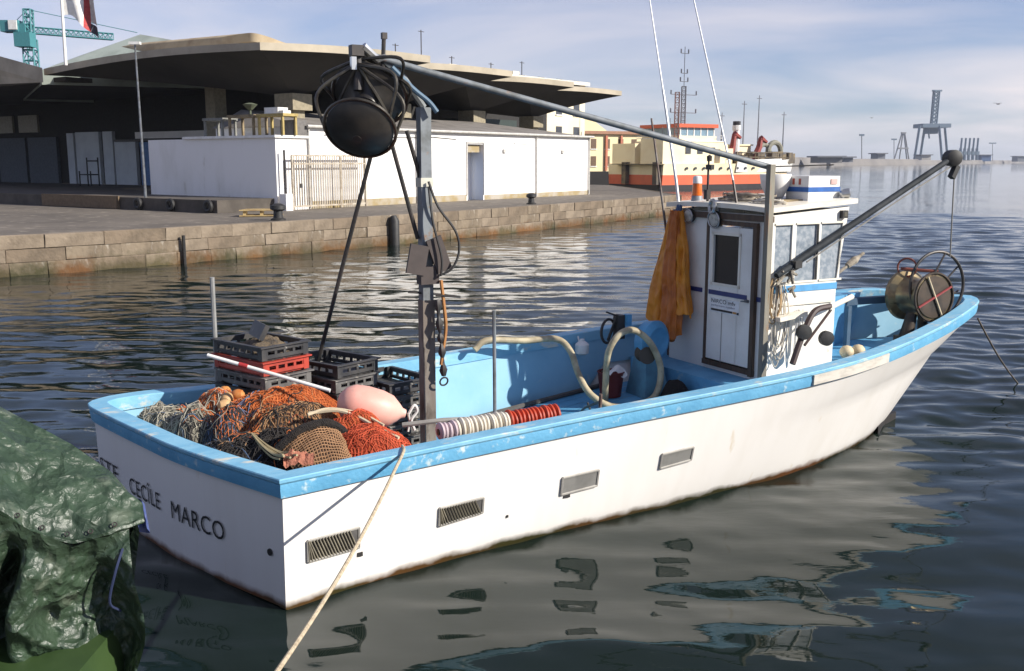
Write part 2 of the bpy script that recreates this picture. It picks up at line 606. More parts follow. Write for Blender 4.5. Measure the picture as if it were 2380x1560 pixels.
black = M('black_rubber', (0.018, 0.018, 0.018), 0.6, col2=(0.03, 0.028, 0.026))
plinth_m = M('ochre_plinth', (0.32, 0.25, 0.13), 0.9, col2=(0.40, 0.36, 0.30), scale=1.2)
shed = Thing('quay_shed', 'long low white-rendered shed with grey roof on the far quay', 'shed', (W0.x, W0.y, QZ))
mb = MB()
# main block with a real door opening in the sunlit wall
ds0, ds1, dz1 = 14.0, 15.5, 4.35
qbox(mb, 1.86, ds0, 0, 6.4, QZ - 0.01, 5.0)
qbox(mb, ds1, 27.4, 0, 6.4, QZ - 0.01, 5.0)
qbox(mb, ds0, ds1, 0.004, 6.396, dz1, 4.996)
qbox(mb, ds0, ds1, 0.9, 6.3, QZ - 0.01, dz1)
shed.part('wall', mb, white_wall)
mb = MB(); qbox(mb, 0, 1.855, 0, 6.37, QZ - 0.01, 4.44); qbox(mb, 0.05, 1.85, 6.375, 9.4, QZ - 0.01, 4.44)
shed.part('annex_wall', mb, white_wall)
mb = MB(); qbox(mb, -0.12, 1.95, -0.12, 6.45, 4.445, 4.56)
shed.part('annex_roof_slab', mb, white_paint)
mb = MB()
mb.add([qf(1.7, -0.15, 5.003), qf(27.55, -0.15, 5.003), qf(27.55, 6.5, 5.003), qf(1.7, 6.5, 5.003), qf(3.0, 5.8, 5.95), qf(22.5, 5.8, 5.95)],
       [(3, 2, 1, 0), (0, 1, 5, 4), (1, 2, 5), (2, 3, 4, 5), (3, 0, 4)])
shed.part('roof', mb, grey_roof)
mb = MB(); qbox(mb, 2.0, ds0 - 0.1, -0.02, -0.003, QZ, QZ + 0.35); qbox(mb, ds1 + 0.1, 27.3, -0.02, -0.003, QZ, QZ + 0.28)
shed.part('plinth', mb, plinth_m)
mb = MB(); qbox(mb, ds0 + 0.02, ds0 + 0.07, 0.05, 0.85, QZ, dz1 - 0.5); qbox(mb, ds0 + 0.1, ds1 - 0.5, 0.84, 0.895, QZ, dz1 - 0.5)
shed.part('door', mb, blue_door)
mb = MB(); qbox(mb, ds0 - 0.08, ds0 - 0.002, -0.05, -0.004, QZ + 0.3, dz1 + 0.06); qbox(mb, ds1 + 0.002, ds1 + 0.08, -0.05, -0.004, QZ + 0.3, dz1 + 0.06); qbox(mb, ds0 - 0.08, ds1 + 0.08, -0.055, -0.004, dz1 + 0.062, dz1 + 0.14)
shed.part('door_surround', mb, MATS['drainpipe_grey'] if 'drainpipe_grey' in MATS else M('drainpipe_grey', (0.55, 0.53, 0.49), 0.6))
mb = MB(); qbox(mb, ds0 + 0.3, ds0 + 0.42, 0.80, 0.838, QZ + 1.3, QZ + 1.36); shed.part('door_handle', mb, dark_metal)
mb = MB(); qbox(mb, ds0 + 0.1, ds1 - 0.1, 0.2, 0.3, dz1 - 0.45, dz1 - 0.05)
shed.part('door_hood', mb, plinth_m)
mb = MB(); qbox(mb, 18.6, 20.0, -0.05, -0.003, 4.42, 4.5)
shed.part('wall_bracket', mb, white_paint)
mb = MB(); qbox(mb, 22.8, 28.3, 6.6, 11.0, QZ, 6.25)
solo('dark_kiosk', mb, M('bottle_green_sheet', (0.03, 0.045, 0.04), 0.6), 'dark green flat-topped box standing behind the end of the white shed', 'kiosk')

for s_ in (1.95, 9.6, 20.9, 27.2):
    mb = MB(); p_ = qf(s_, -0.09, 0); mb.tube([(p_[0], p_[1], QZ + 0.05), (p_[0], p_[1], 4.9)], 0.05, 8); shed.part('downpipe', mb, M('drainpipe_grey', (0.55, 0.53, 0.49), 0.6))
mb = MB(); a_ = qf(1.75, -0.24, 4.99); b_ = qf(27.5, -0.24, 4.99); mb.tube([a_, b_], 0.07, 8); shed.part('gutter', mb, MATS['drainpipe_grey'])
mb = MB(); mb.tube([qf(3.0 + 2.0 * k, -0.03, 4.62 + 0.05 * math.sin(k * 2.0)) for k in range(6)], 0.018, 5); shed.part('wall_cable', mb, black)
for s_ in (7.2, 17.4, 23.8):
    mb = MB(); qbox(mb, s_, s_ + 0.28, -0.12, -0.004, 3.9, 4.1); shed.part('bulkhead_lamp', mb, MATS['drainpipe_grey'])
# barred gate in front of the shed wall
gate = Thing('barred_gate', 'pale barred iron gate leaning against the sunlit white shed wall', 'gate', qf(2.5, -0.4, QZ))
gate_m = M('gate_paint', (0.46, 0.41, 0.33), 0.6, col2=(0.30, 0.24, 0.17), scale=4)
mb = MB()
for z in (1.33, 3.25, 3.62):
    qbox(mb, 0.55, 5.35, -0.44, -0.38, z, z + 0.07)
for s_ in (0.55, 3.6, 5.3):
    qbox(mb, s_ - 0.03, s_ + 0.04, -0.45, -0.375, QZ + 0.02, 3.66)
gate.part('gate_frame', mb, gate_m)
bar_mb = MB(); qbox(bar_mb, 0.0, 0.035, -0.425, -0.395, 1.35, 3.62)
bar_me = bar_mb.mesh('bar', gate.o); bar_me.materials.append(gate_m)
for k in range(31):
    s_ = 0.68 + k * 0.15
    gate.inst('bar', bar_me, loc=(q.x * s_, q.y * s_, 0))
mb = MB(); qbox(mb, 1.0, 1.12, -0.47, -0.44, 2.2, 2.4)
gate.part('lock', mb, black)
mb = MB(); qbox(mb, -0.05, 0.35, -0.62, -0.2, QZ, QZ + 0.75)
solo('white_block', mb, white_wall, 'small white painted masonry block at the foot of the barred gate', 'block')
mb = MB(); mb.tube([qf(0.22, -0.3, QZ + 0.75), qf(0.22, -0.3, 3.9)], 0.05, 8)
solo('gate_post', mb, dark_metal, 'thin dark hinge post standing on the white block beside the gate', 'post')

# ================================================================== MARKET HALL: inverted umbrella shells over the quay
hall = Thing('market_hall', 'dark open fish market hall under wide folded concrete shell roofs', 'hall', (-20, 60, QZ))
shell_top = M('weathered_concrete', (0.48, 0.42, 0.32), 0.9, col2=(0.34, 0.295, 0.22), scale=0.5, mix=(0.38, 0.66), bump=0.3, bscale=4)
soffit_m = M('shade_dark_soffit', (0.045, 0.040, 0.034), 0.95, col2=(0.03, 0.027, 0.023), scale=0.3)  # albedo lowered to deepen the shade under the roof
green_roof = M('verdigris_roof', (0.30, 0.34, 0.30), 0.8, col2=(0.22, 0.25, 0.22), scale=0.6, stretch=(1, 0.3, 1))
ZR = 8.27
C0 = Vector((-11.2, 45.8, 0)); T0 = Vector((-4.1, 51.6, 0)); DD = Vector((4.12, 8.45, 0))
def shell(C, T, back, zr, zc, colpos, zback=None):
    zb = zr if zback is None else zback
    A = Vector((C.x, C.y, zr)); B = Vector((T.x, T.y, zr))
    Cc = Vector((T.x, T.y, zb)) + nn * back; D = Vector((C.x, C.y, zb)) + nn * back
    K = Vector((colpos.x, colpos.y, zc))
    top = MB(); sof = MB()
    rim = [A, B, Cc, D]
    fa = 0.34
    # fascia band with a small lip
    cen = (A + B + Cc + D) / 4
    for i in range(4):
        a, b = rim[i], rim[(i + 1) % 4]
        ia = a + (cen - a) * 0.035; ib = b + (cen - b) * 0.035
        up = Vector((0, 0, 1))
        arch = 0.12 if i % 2 == 0 else 0.26
        ed = lambda u, a=a, b=b, arch=arch: a.lerp(b, u) + up * arch * math.sin(math.pi * u)
        ie = lambda u, ia=ia, ib=ib, arch=arch: ia.lerp(ib, u) + up * arch * math.sin(math.pi * u)
        top.grid(lambda u, w: ed(u) + up * fa * w, 12, 1)
        top.grid(lambda u, w: (ed(u) + up * fa).lerp(ie(u) + up * fa, w), 12, 1)
        # hypar leaf between rim and column head, top and soffit 12 cm apart
        N = 8
        def leaf(u, w, off):
            e = a.lerp(b, u) + up * arch * math.sin(math.pi * u)
            p = e.lerp(K, w)
            bulge = (1 - w) * w * 0.55
            return (p.x, p.y, p.z + off + bulge)
        sof.grid(lambda u, w: leaf(u, w, 0.0), N, N)
        top.grid(lambda u, w: leaf(0.03 + 0.94 * u, w * 0.97 + 0.03, 0.30), N, N)
    return top, sof
cols = []
for k in range(4):
    C = C0 + DD * k; T = T0 + DD * k
    colp = (C + T) / 2 + nn * 4.0
    top, sof = shell(C, T, 17.5, ZR, 6.55, colp, ZR - 0.25)
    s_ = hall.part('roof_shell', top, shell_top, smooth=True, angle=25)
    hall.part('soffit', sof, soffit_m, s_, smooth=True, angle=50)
    cm = MB()
    cm.box((colp.x, colp.y, (QZ + 6.6) / 2), (0.75, 0.75, 6.6 - QZ), Matrix.Rotation(0.956, 3, 'Z'))
    cm.box((colp.x, colp.y, 6.3), (1.3, 1.3, 0.8), Matrix.Rotation(0.956, 3, 'Z'))
    hall.part('column', cm, M('pale_column', (0.30, 0.26, 0.18), 0.9))
    c2 = colp + nn * 8 + DD * 0.2
    cm = MB(); cm.box((c2.x, c2.y, (QZ + 8.4) / 2), (0.8, 0.8, 8.4 - QZ), Matrix.Rotation(0.956, 3, 'Z'))
    hall.part('column', cm, MATS['pale_column'])
# arched second shell rising behind the near one
pts = [far(u, v, Y) for (u, v, Y) in ((405, 118, 58), (455, 104, 57), (510, 88, 56), (560, 79, 55.3), (590, 77, 55), (625, 86, 55.4), (675, 103, 56.5), (760, 118, 58))]
arc = cr(pts, 6)
mb = MB(); sb = MB()
na_ = len(arc)
vv = []
for p in arc:
    vv += [p, p + Vector((0, 0, -0.45)), p + nn * 9 + Vector((0, 0, 0.1)), p + nn * 9 + Vector((0, 0, -0.4))]
fs = []
for i in range(na_ - 1):
    a, b = i * 4, i * 4 + 4
    fs += [(a, a + 1, b + 1, b), (a, b, b + 2, a + 2), (a + 1, a + 3, b + 3, b + 1), (a + 2, b + 2, b + 3, a + 3)]
mb.add(vv, fs)
hall.part('roof_arch', mb, M('ochre_concrete', (0.46, 0.37, 0.24), 0.9, col2=(0.33, 0.25, 0.155), scale=0.7), smooth=True, angle=40)
# peaked green-grey roof behind
pk = Vector(far(326, 80, 64)); l_ = Vector(far(95, 163, 57)); r_ = Vector(far(480, 107, 60)); bl = pk + nn * 14 + Vector((0, 0, -2.5)); br = pk + nn * 6 + q * 14 + Vector((0, 0, -2.0))
base_z = 7.6
mb = MB()
lm = Vector(far(190, 128, 60.5))
mb.add([pk, l_, r_, bl, br, lm], [(0, 5, 1, 2), (0, 2, 4), (0, 4, 3), (0, 3, 5), (5, 3, 1)])
bot = [(p.x, p.y, base_z) for p in (l_, r_, br, bl)]
mb.add([l_, r_, br, bl] + bot, [(0, 1, 5, 4), (1, 2, 6, 5), (2, 3, 7, 6), (3, 0, 4, 7)])
hall.part('peaked_roof', mb, green_roof)
# shell rising to the left of the valley
a = Vector(far(-130, 95, 60)); b = Vector(far(98, 158, 55)); 
mb = MB(); mb.slab([a, b, b + nn * 14 + Vector((0, 0, 0.3)), a + nn * 14 + Vector((0, 0, 1.0))], (0, 0, -1), 0.75)
hall.part('roof_shell', mb, shell_top)
# back wall of the hall: dark bays at left, white partitions, blue door
ZD = 1.75
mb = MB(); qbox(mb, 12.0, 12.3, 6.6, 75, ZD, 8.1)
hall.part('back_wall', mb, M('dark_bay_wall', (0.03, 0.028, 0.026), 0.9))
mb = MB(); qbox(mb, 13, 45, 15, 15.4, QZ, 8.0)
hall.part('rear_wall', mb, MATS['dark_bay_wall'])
mb = MB(); qbox(mb, 1.0, 12.0, 17.9, 75, 7.75, 8.0)  # flat slab in place of further shells, added to block light
hall.part('added_ceiling', mb, soffit_m)
def tu(u, s):
    """distance along the end wall where a bearing u meets the line at depth s"""
    m = (u - 1190) / 2314.0
    X0, Y0 = W0.x + q.x * s, W0.y + q.y * s
    return (m * Y0 - X0) / (nn.x - m * nn.y)
pan_m = M('pale_partition', (0.62, 0.66, 0.68), 0.7, col2=(0.52, 0.55, 0.58), scale=0.5)
for (u0, u1, z1) in ((189, 174, 5.45), (247, 194, 5.5), (278, 256, 5.5), (330, 282, 4.75)):
    mb = MB(); qbox(mb, 11.7, 11.95, tu(u0, 11.7), tu(u1, 11.7), ZD, z1)
    hall.part('partition', mb, pan_m)
mb = MB(); qbox(mb, 11.72, 11.93, 9.6, tu(378, 11.7), ZD, 4.75); qbox(mb, 11.72, 11.93, 9.6, tu(330, 11.7), 4.95, 5.4)
hall.part('partition', mb, white_wall)
mb = MB(); qbox(mb, 11.6, 11.69, tu(372, 11.6), tu(340, 11.6), ZD, 4.7)
hall.part('sliding_door', mb, blue_door)
mb = MB(); qbox(mb, 11.5, 11.58, tu(443, 11.5), tu(282, 11.5), 4.76, 4.9)
hall.part('door_rail', mb, dark_metal)
dd_m = M('slate_door', (0.085, 0.10, 0.12), 0.7)
for k in range(4):
    mb = MB(); qbox(mb, 11.75, 11.97, 37.5 + k * 4.4, 41.5 + k * 4.4, ZD, 5.2)
    hall.part('bay_door', mb, dd_m)
win_m = M('yellowish_pane', (0.30, 0.27, 0.20), 0.5)  # panes in a yellowish tone
for k in range(4):
    mb = MB(); qbox(mb, 11.8, 11.98, 40.0 + k * 3.6, 42.7 + k * 3.6, 5.6, 6.9)
    hall.part('bay_window', mb, win_m)
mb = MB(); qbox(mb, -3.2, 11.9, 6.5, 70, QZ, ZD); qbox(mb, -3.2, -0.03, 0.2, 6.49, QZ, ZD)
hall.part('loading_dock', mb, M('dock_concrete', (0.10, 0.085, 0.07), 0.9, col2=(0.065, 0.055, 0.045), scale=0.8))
mb = MB(); qbox(mb, -3.42, -3.22, 7.2, 13.5, QZ + 0.02, ZD + 0.05)
hall.part('dock_panel', mb, M('dock_timber', (0.18, 0.125, 0.075), 0.9))
for t_ in (0.6, 3.2, 5.6):
    mb = MB(); c = qf(-3.36, t_, 1.5); mb.torus(c, (q.x, q.y, 0), 0.2, 0.09, 16, 8)
    hall.part('dock_fender', mb, black, smooth=True)
# clutter on the annex roof: trestles and boxes
def trestle(s0, t0, w, h, lab, m1):
    th = Thing('trestle_table', lab, 'table', qf(s0, t0, 4.57), group='trestle tables on the annex roof')
    mb = MB(); qbox(mb, s0 - 0.45, s0 + 0.45, t0 - w / 2, t0 + w / 2, 4.57 + h - 0.12, 4.57 + h)
    th.part('table_top', mb, m1)
    for a in (-1, 1):
        for b in (-1, 1):
            mb = MB(); qbox(mb, s0 + a * 0.38 - 0.05, s0 + a * 0.38 + 0.05, t0 + b * (w / 2 - 0.12) - 0.05, t0 + b * (w / 2 - 0.12) + 0.05, 4.565, 4.57 + h - 0.12)
            th.part('leg', mb, m1)
tr_m = M('old_timber', (0.28, 0.22, 0.13), 0.9, col2=(0.16, 0.12, 0.07), scale=3)
tr_g = M('grey_timber', (0.22, 0.22, 0.20), 0.9)
trestle(0.7, 4.6, 1.5, 0.85, 'grey trestle table at the left end of the annex roof', tr_g)
trestle(0.7, 2.6, 1.9, 0.95, 'brown trestle table in the middle of the annex roof', tr_m)
trestle(0.7, 0.6, 1.8, 0.95, 'ochre trestle table at the sunlit end of the annex roof', M('ochre_timber', (0.42, 0.32, 0.12), 0.9))
mb = MB(); qbox(mb, 0.4, 1.0, 0.2, 1.1, 5.53, 5.8); qbox(mb, 0.45, 0.9, -0.1, 0.25, 5.53, 5.66)
solo('white_bundle', mb, white_paint, 'white bundle lying on the ochre trestle table', 'bundle')
mb = MB(); mb.tube([qf(0.7, 2.4, 5.525), qf(0.7, 2.4, 5.8)], 0.05, 8); mb.lathe(qf(0.7, 2.4, 5.75), (0, 0, 1), [(0, 0.1), (0.25, 0.35), (0.32, 0.1)], 10)
solo('green_bush', mb, M('grey_green', (0.12, 0.14, 0.09), 0.9), 'small grey-green bundle on the brown trestle table', 'bundle')
mb = MB(); qbox(mb, 1.0, 1.85, -0.1, 0.75, 4.57, 5.25)
solo('vent_box', mb, M('dull_sheet', (0.16, 0.15, 0.14), 0.8), 'dark square vent box on the annex roof beside the taller wall', 'vent')

# chair, stacked boxes on the dock, pallet, bollards, tyres
ch = Thing('folding_chair', 'thin dark chair frame on the dock before the pale partitions', 'chair', qf(8.0, 28.0, ZD))
for a in (0, 1):
    for b in (0, 1):
        mb = MB(); p = qf(8.0 + 0.6 * a, 27.3 + 1.3 * b, ZD); mb.box((p[0], p[1], ZD + (0.5 + 0.45 * a)), (0.07, 0.07, 1.0 + 0.9 * a)); ch.part('leg', mb, black)
mb = MB(); qbox(mb, 8.0, 8.6, 27.3, 28.6, ZD + 0.72, ZD + 0.80); ch.part('seat', mb, black)
mb = MB(); qbox(mb, 8.57, 8.63, 27.3, 28.6, ZD + 1.62, ZD + 1.72); ch.part('backrest', mb, black)
cr_m = M('black_crate_plastic', (0.025, 0.022, 0.024), 0.6)
for k in range(5):
    mb = MB(); j_ = 0.05 * math.sin(k * 2.1)
    z0 = ZD + k * 0.3
    for (s0, s1, t0, t1) in ((0, 0.9, 0, 0.06), (0, 0.9, 1.14, 1.2), (0, 0.06, 0.06, 1.14), (0.84, 0.9, 0.06, 1.14)):
        qbox(mb, 0.6 + s0 + j_, 0.6 + s1 + j_, 7.0 + t0 + j_, 7.0 + t1 + j_, z0 + 0.06, z0 + 0.29)
    qbox(mb, 0.6 + j_, 1.5 + j_, 7.0 + j_, 8.2 + j_, z0 + 0.005, z0 + 0.05)
    solo('stacked_box', mb, cr_m, 'dark fish box stacked on the dock against the shaded annex wall, %s' %
         ('lowest', 'second from the bottom', 'middle one', 'second from the top', 'topmost')[k], 'box', group='dark boxes stacked on the dock')
pal = Thing('wooden_pallet', 'pale wooden pallet lying on the quay before the dock', 'pallet', (-9.9, 40.7, QZ))
pal_m = M('pale_pallet_wood', (0.46, 0.34, 0.15), 0.85, col2=(0.30, 0.20, 0.09), scale=3)
for z in (QZ + 0.02, QZ + 0.24):
    for k in range(5):
        mb = MB(); mb.box((-10.2, 40.3 + k * 0.25, z + 0.02), (1.5, 0.16, 0.035), Matrix.Rotation(0.2, 3, 'Z')); pal.part('slat', mb, pal_m)
for k in range(3):
    mb = MB(); mb.box((-10.85 + k * 0.65, 40.75 + k * 0.13, QZ + 0.14), (0.12, 1.1, 0.16), Matrix.Rotation(0.2, 3, 'Z')); pal.part('bearer', mb, pal_m)
def bollard(x, y, lab, sc=1.0):
    mb = MB()
    mb.lathe((x, y, QZ), (0, 0, 1), [(0, 0.26 * sc), (0.05, 0.26 * sc), (0.09, 0.17 * sc), (0.32 * sc, 0.15 * sc), (0.38 * sc, 0.27 * sc), (0.5 * sc, 0.26 * sc), (0.57 * sc, 0.12 * sc), (0.58 * sc, 0.0)], 18)
    solo('bollard', mb, black, lab, 'bollard', group='black iron bollards along the far quay', smooth=True)
bollard(-8.85, 37.9, 'black iron bollard on the far quay near the barred gate', 1.1)
bollard(1.0, 52.2, 'black iron bollard on the far quay in front of the sunlit white wall', 1.0)
th = Thing('tyre_fender', 'black rubber fender hanging on the far quay wall', 'fender', (-5.0, 41.1, 0.0))
mb = MB()
pp, d_ = q_at(60.0)
# find the running length nearest to x = -5.0
best = min(range(2200, 8000), key=lambda k: abs(q_at(k / 100)[0].x + 5.05)) / 100
pp, d_ = q_at(best); nr_ = Vector((d_.y, -d_.x, 0))
c = pp + nr_ * 0.28
mb.tube([(c.x, c.y, -0.2), (c.x, c.y, 1.0), (c.x - nr_.x * 0.05, c.y - nr_.y * 0.05, 1.2)], [0.2, 0.2, 0.12], 12)
th.part('rubber', mb, black, smooth=True)
best = min(range(2200, 8000), key=lambda k: abs(q_at(k / 100)[0].x + 11.2)) / 100
pp, d_ = q_at(best); nr_ = Vector((d_.y, -d_.x, 0)); c = pp + nr_ * 0.22
mb = MB(); mb.tube([(c.x, c.y, -0.6), (c.x, c.y, 0.95)], 0.06, 8)
solo('mooring_stake', mb, black, 'thin black stake standing in the water against the quay stones', 'stake')
mb = MB(); p0 = Vector(qf(-2.9, tu(346, -2.9), 0)); mb.tube([(p0.x, p0.y, ZD), (p0.x - 0.02, p0.y, 4.7), (p0.x - 0.05, p0.y, 8.6)], [0.07, 0.055, 0.04], 8)
lampp = Thing('lamp_post', 'slender blue-grey lamp post before the dark market hall', 'lamp post', (p0.x, p0.y, ZD))
lampp.part('post', mb, grey_metal, smooth=True)
mb = MB(); mb.box((p0.x - 0.05, p0.y, 8.62), (0.5, 0.22, 0.12)); lampp.part('lamp_head', mb, white_paint)

# flag on the hall roof
fb = Vector(far(153, 152, 53.5)); ft = Vector(far(140, -40, 53.5))
flag = Thing('flag_pole', 'white pole with a ragged white, red and black flag on the hall roof', 'flag', tuple(fb))
mb = MB(); mb.tube([fb, ft], [0.09, 0.06], 8); flag.part('pole', mb, white_paint, smooth=True)
ax = (ft - fb).normalized()
def flg(u, w, o=0.0):
    p = fb + (ft - fb) * (0.60 + 0.32 * w)
    x = 1.75 * u
    return (p.x + x, p.y + 0.28 * math.sin(u * 9 + w * 2) * u + o, p.z + (-0.9 * u * u) * (1.3 - w) + 0.12 * math.sin(u * 7 + 2 * w))
def flag_part(nm, u0, u1, w0, w1, m):
    mb = MB(); mb.grid(lambda a, b: flg(u0 + (u1 - u0) * a, w0 + (w1 - w0) * b), 10, 8); mb.grid(lambda a, b: flg(u0 + (u1 - u0) * a, w0 + (w1 - w0) * b, 0.012), 10, 8)
    flag.part(nm, mb, m, smooth=True, angle=80)
flag_part('flag_cloth', 0, 0.62, 0, 1, white_paint)
flag_part('flag_stripe', 0.62, 0.78, 0, 1, M('flag_red', (0.45, 0.06, 0.06), 0.8))
flag_part('flag_tail', 0.78, 1.0, 0.25, 1, M('flag_grey', (0.6, 0.58, 0.55), 0.8))
flag_part('flag_edge', 0.66, 1.0, 0.0, 0.22, M('flag_dark', (0.06, 0.06, 0.08), 0.8))

# ================================================================== FAR BUILDINGS, CRANES
def lattice(mb, p0, p1, w, n, r):
    """square lattice mast between two points"""
    p0 = Vector(p0); p1 = Vector(p1); t = (p1 - p0).normalized()
    u = t.cross(Vector((0, 1, 0)) if abs(t.y) < 0.9 else Vector((1, 0, 0))).normalized(); v = t.cross(u)
    cs = [(u + v) * w / 2, (u - v) * w / 2, (-u - v) * w / 2, (v - u) * w / 2]
    for c in cs:
        mb.tube([p0 + c, p1 + c], r, 4)
    for i in range(n):
        a = p0.lerp(p1, i / n); b = p0.lerp(p1, (i + 1) / n)
        for k in range(4):
            mb.tube([a + cs[k], b + cs[(k + 1) % 4]], r * 0.7, 4)
            mb.tube([b + cs[k], b + cs[(k + 1) % 4]], r * 0.7, 4)

apt_m = M('cream_render', (0.80, 0.71, 0.52), 0.9, col2=(0.74, 0.65, 0.47), scale=0.3)
pane_m = M('dark_pane', (0.07, 0.075, 0.085), 0.25)
def facade_building(name, label, a, b, z0, z1, depth, mwall, cols_, rows, wz, wh, ww, balc=False, roofmat=None, pw=None):
    A = Vector((a[0], a[1], 0)); B = Vector((b[0], b[1], 0)); d = (B - A).normalized(); n = Vector((-d.y, d.x, 0)); L = (B - A).length
    th = Thing(name, label, 'building', (A.x, A.y, z0))
    def F(s, t, z):
        p = A + d * s + n * t
        return (p.x, p.y, z)
    def fbox(mb, s0, s1, t0, t1, za, zb):
        P = [F(s0, t0, za), F(s1, t0, za), F(s1, t1, za), F(s0, t1, za), F(s0, t0, zb), F(s1, t0, zb), F(s1, t1, zb), F(s0, t1, zb)]
        mb.add(P, [(3, 2, 1, 0), (4, 5, 6, 7), (0, 1, 5, 4), (1, 2, 6, 5), (2, 3, 7, 6), (3, 0, 4, 7)])
    mb = MB(); fbox(mb, 0, L, 0, depth, z0, z1); th.part('wall', mb, mwall)
    mb = MB(); fbox(mb, -0.4, L + 0.4, -0.5, depth + 0.3, z1 + 0.003, z1 + 0.45); th.part('roof', mb, roofmat or mwall)
    for r in range(rows):
        for c in range(cols_):
            s = (c + 0.5) * L / cols_
            z = wz + r * wh
            mb = MB(); fbox(mb, s - ww / 2, s + ww / 2, -0.04, 0.02, z, z + 1.45); w_ = th.part('window', mb, pw or pane_m)
            mb = MB(); fbox(mb, s - ww / 2 - 0.1, s + ww / 2 + 0.1, -0.14, -0.045, z - 0.14, z - 0.003); th.part('sill', mb, white_paint, w_)
        if balc:
            for s in (L * 0.33, L * 0.66):
                mb = MB(); fbox(mb, s - 1.6, s + 1.6, -1.3, -0.15, wz + r * wh - 0.55, wz + r * wh - 0.3); fbox(mb, s - 1.6, s + 1.6, -1.3, -1.22, wz + r * wh - 0.3, wz + r * wh + 0.55)
                th.part('balcony', mb, white_paint)
    return th, fbox
th, fbox = facade_building('apartment_block', 'cream flat-roofed apartment block with balconies behind the market hall', (-12, 106), (9.5, 133), 1.2, 13.0, 12, apt_m, 9, 4, 3.4, 2.9, 1.3, True, M('pale_roof', (0.72, 0.68, 0.58), 0.8))
for (s_, h_) in ((3, 2.4), (7, 4.2), (12, 1.8), (19, 1.6), (25, 2.2)):
    mb = MB(); fbox(mb, s_, s_ + 0.08, 3, 3.08, 13.4, 13.4 + h_); fbox(mb, s_ - 0.4, s_ + 0.5, 3, 3.06, 13.2 + h_, 13.26 + h_); th.part('aerial', mb, dark_metal)
for s_ in (10.5, 15, 22):
    mb = MB(); fbox(mb, s_, s_ + 1.2, 2, 3, 13.46, 14.2); th.part('chimney', mb, apt_m)
wh_m = M('yellow_render', (0.82, 0.71, 0.44), 0.9, col2=(0.76, 0.64, 0.38), scale=0.25)
th, fbox = facade_building('yellow_warehouse', 'yellow quayside warehouse with two rows of small square windows', (9.0, 150), (26.0, 157.5), 1.9, 7.4, 14, wh_m, 8, 2, 2.7, 2.55, 0.9, False, M('tile_roof', (0.40, 0.22, 0.14), 0.9), M('brown_pane', (0.16, 0.10, 0.06), 0.4))
mb = MB()
mb.add([(8.6, 149.6, 7.86), (14.2, 152.0, 7.86), (11.4, 150.8, 9.9), (3.0, 163, 7.86), (8.6, 165.4, 7.86), (5.8, 164.2, 9.9)], [(0, 1, 2), (3, 5, 4), (0, 2, 5, 3), (1, 4, 5, 2), (0, 3, 4, 1)])
th.part('gable', mb, wh_m)
mb = MB(); fbox(mb, 5.4, 5.75, -0.3, -0.02, 2.0, 7.2); fbox(mb, 8.0, 8.3, -0.3, -0.02, 2.0, 7.2); th.part('pilaster', mb, M('red_stripe', (0.55, 0.20, 0.12), 0.8))
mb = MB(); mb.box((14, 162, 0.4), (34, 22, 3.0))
solo('far_wharf', mb, M('wharf_shade', (0.055, 0.052, 0.05), 0.9), None, None, kind='structure')  # dark colour carries the shadow on the far quay wall

# teal tower crane behind the hall
tcm = M('teal_crane_paint', (0.06, 0.24, 0.26), 0.6)
tb = Vector(far(88, 330, 150)); 
tcr = Thing('tower_crane', 'teal tower crane with long jib behind the market hall', 'crane', (tb.x, tb.y, 0))
def zat(v, Y): return far(1190, v, Y)[2]
mb = MB(); lattice(mb, (tb.x, tb.y, 0), (tb.x, tb.y, zat(92, 150)), 1.5, 14, 0.13); tcr.part('tower', mb, tcm)
mb = MB(); lattice(mb, (tb.x, tb.y, zat(92, 150)), (tb.x + 0.1, tb.y, zat(22, 150)), 1.0, 4, 0.12); tcr.part('tower_head', mb, tcm)
mb = MB(); mb.box((tb.x - 0.2, tb.y - 1.0, zat(95, 150)), (2.3, 2, 2.0)); tcr.part('cab', mb, tcm)
jl = Vector(far(12, 58, 150)); jr = Vector(far(262, 86, 158))
mb = MB(); lattice(mb, (jl.x + 1, jl.y, zat(67, 150)), (jr.x, jr.y, jr.z), 0.9, 20, 0.08); tcr.part('jib', mb, tcm)
mb = MB(); mb.box((jl.x + 1.0, jl.y, zat(62, 150)), (2.6, 2.0, 1.6)); mb.box((jl.x + 2.4, jl.y, zat(66, 150)), (1.6, 1.6, 1.2)); tcr.part('counterweight', mb, tcm)
mb = MB(); mb.box((jl.x + 1.6, jl.y - 1.1, zat(60, 150)), (1.2, 0.2, 1.3)); tcr.part('sign_panel', mb, white_paint)
mb = MB(); mb.tube([(tb.x, tb.y, zat(22, 150)), (jl.x + 1, jl.y, zat(58, 150))], 0.05, 4); mb.tube([(tb.x, tb.y, zat(22, 150)), (jl.x + 18, jl.y + 3, zat(76, 153))], 0.05, 4); tcr.part('stay', mb, tcm)

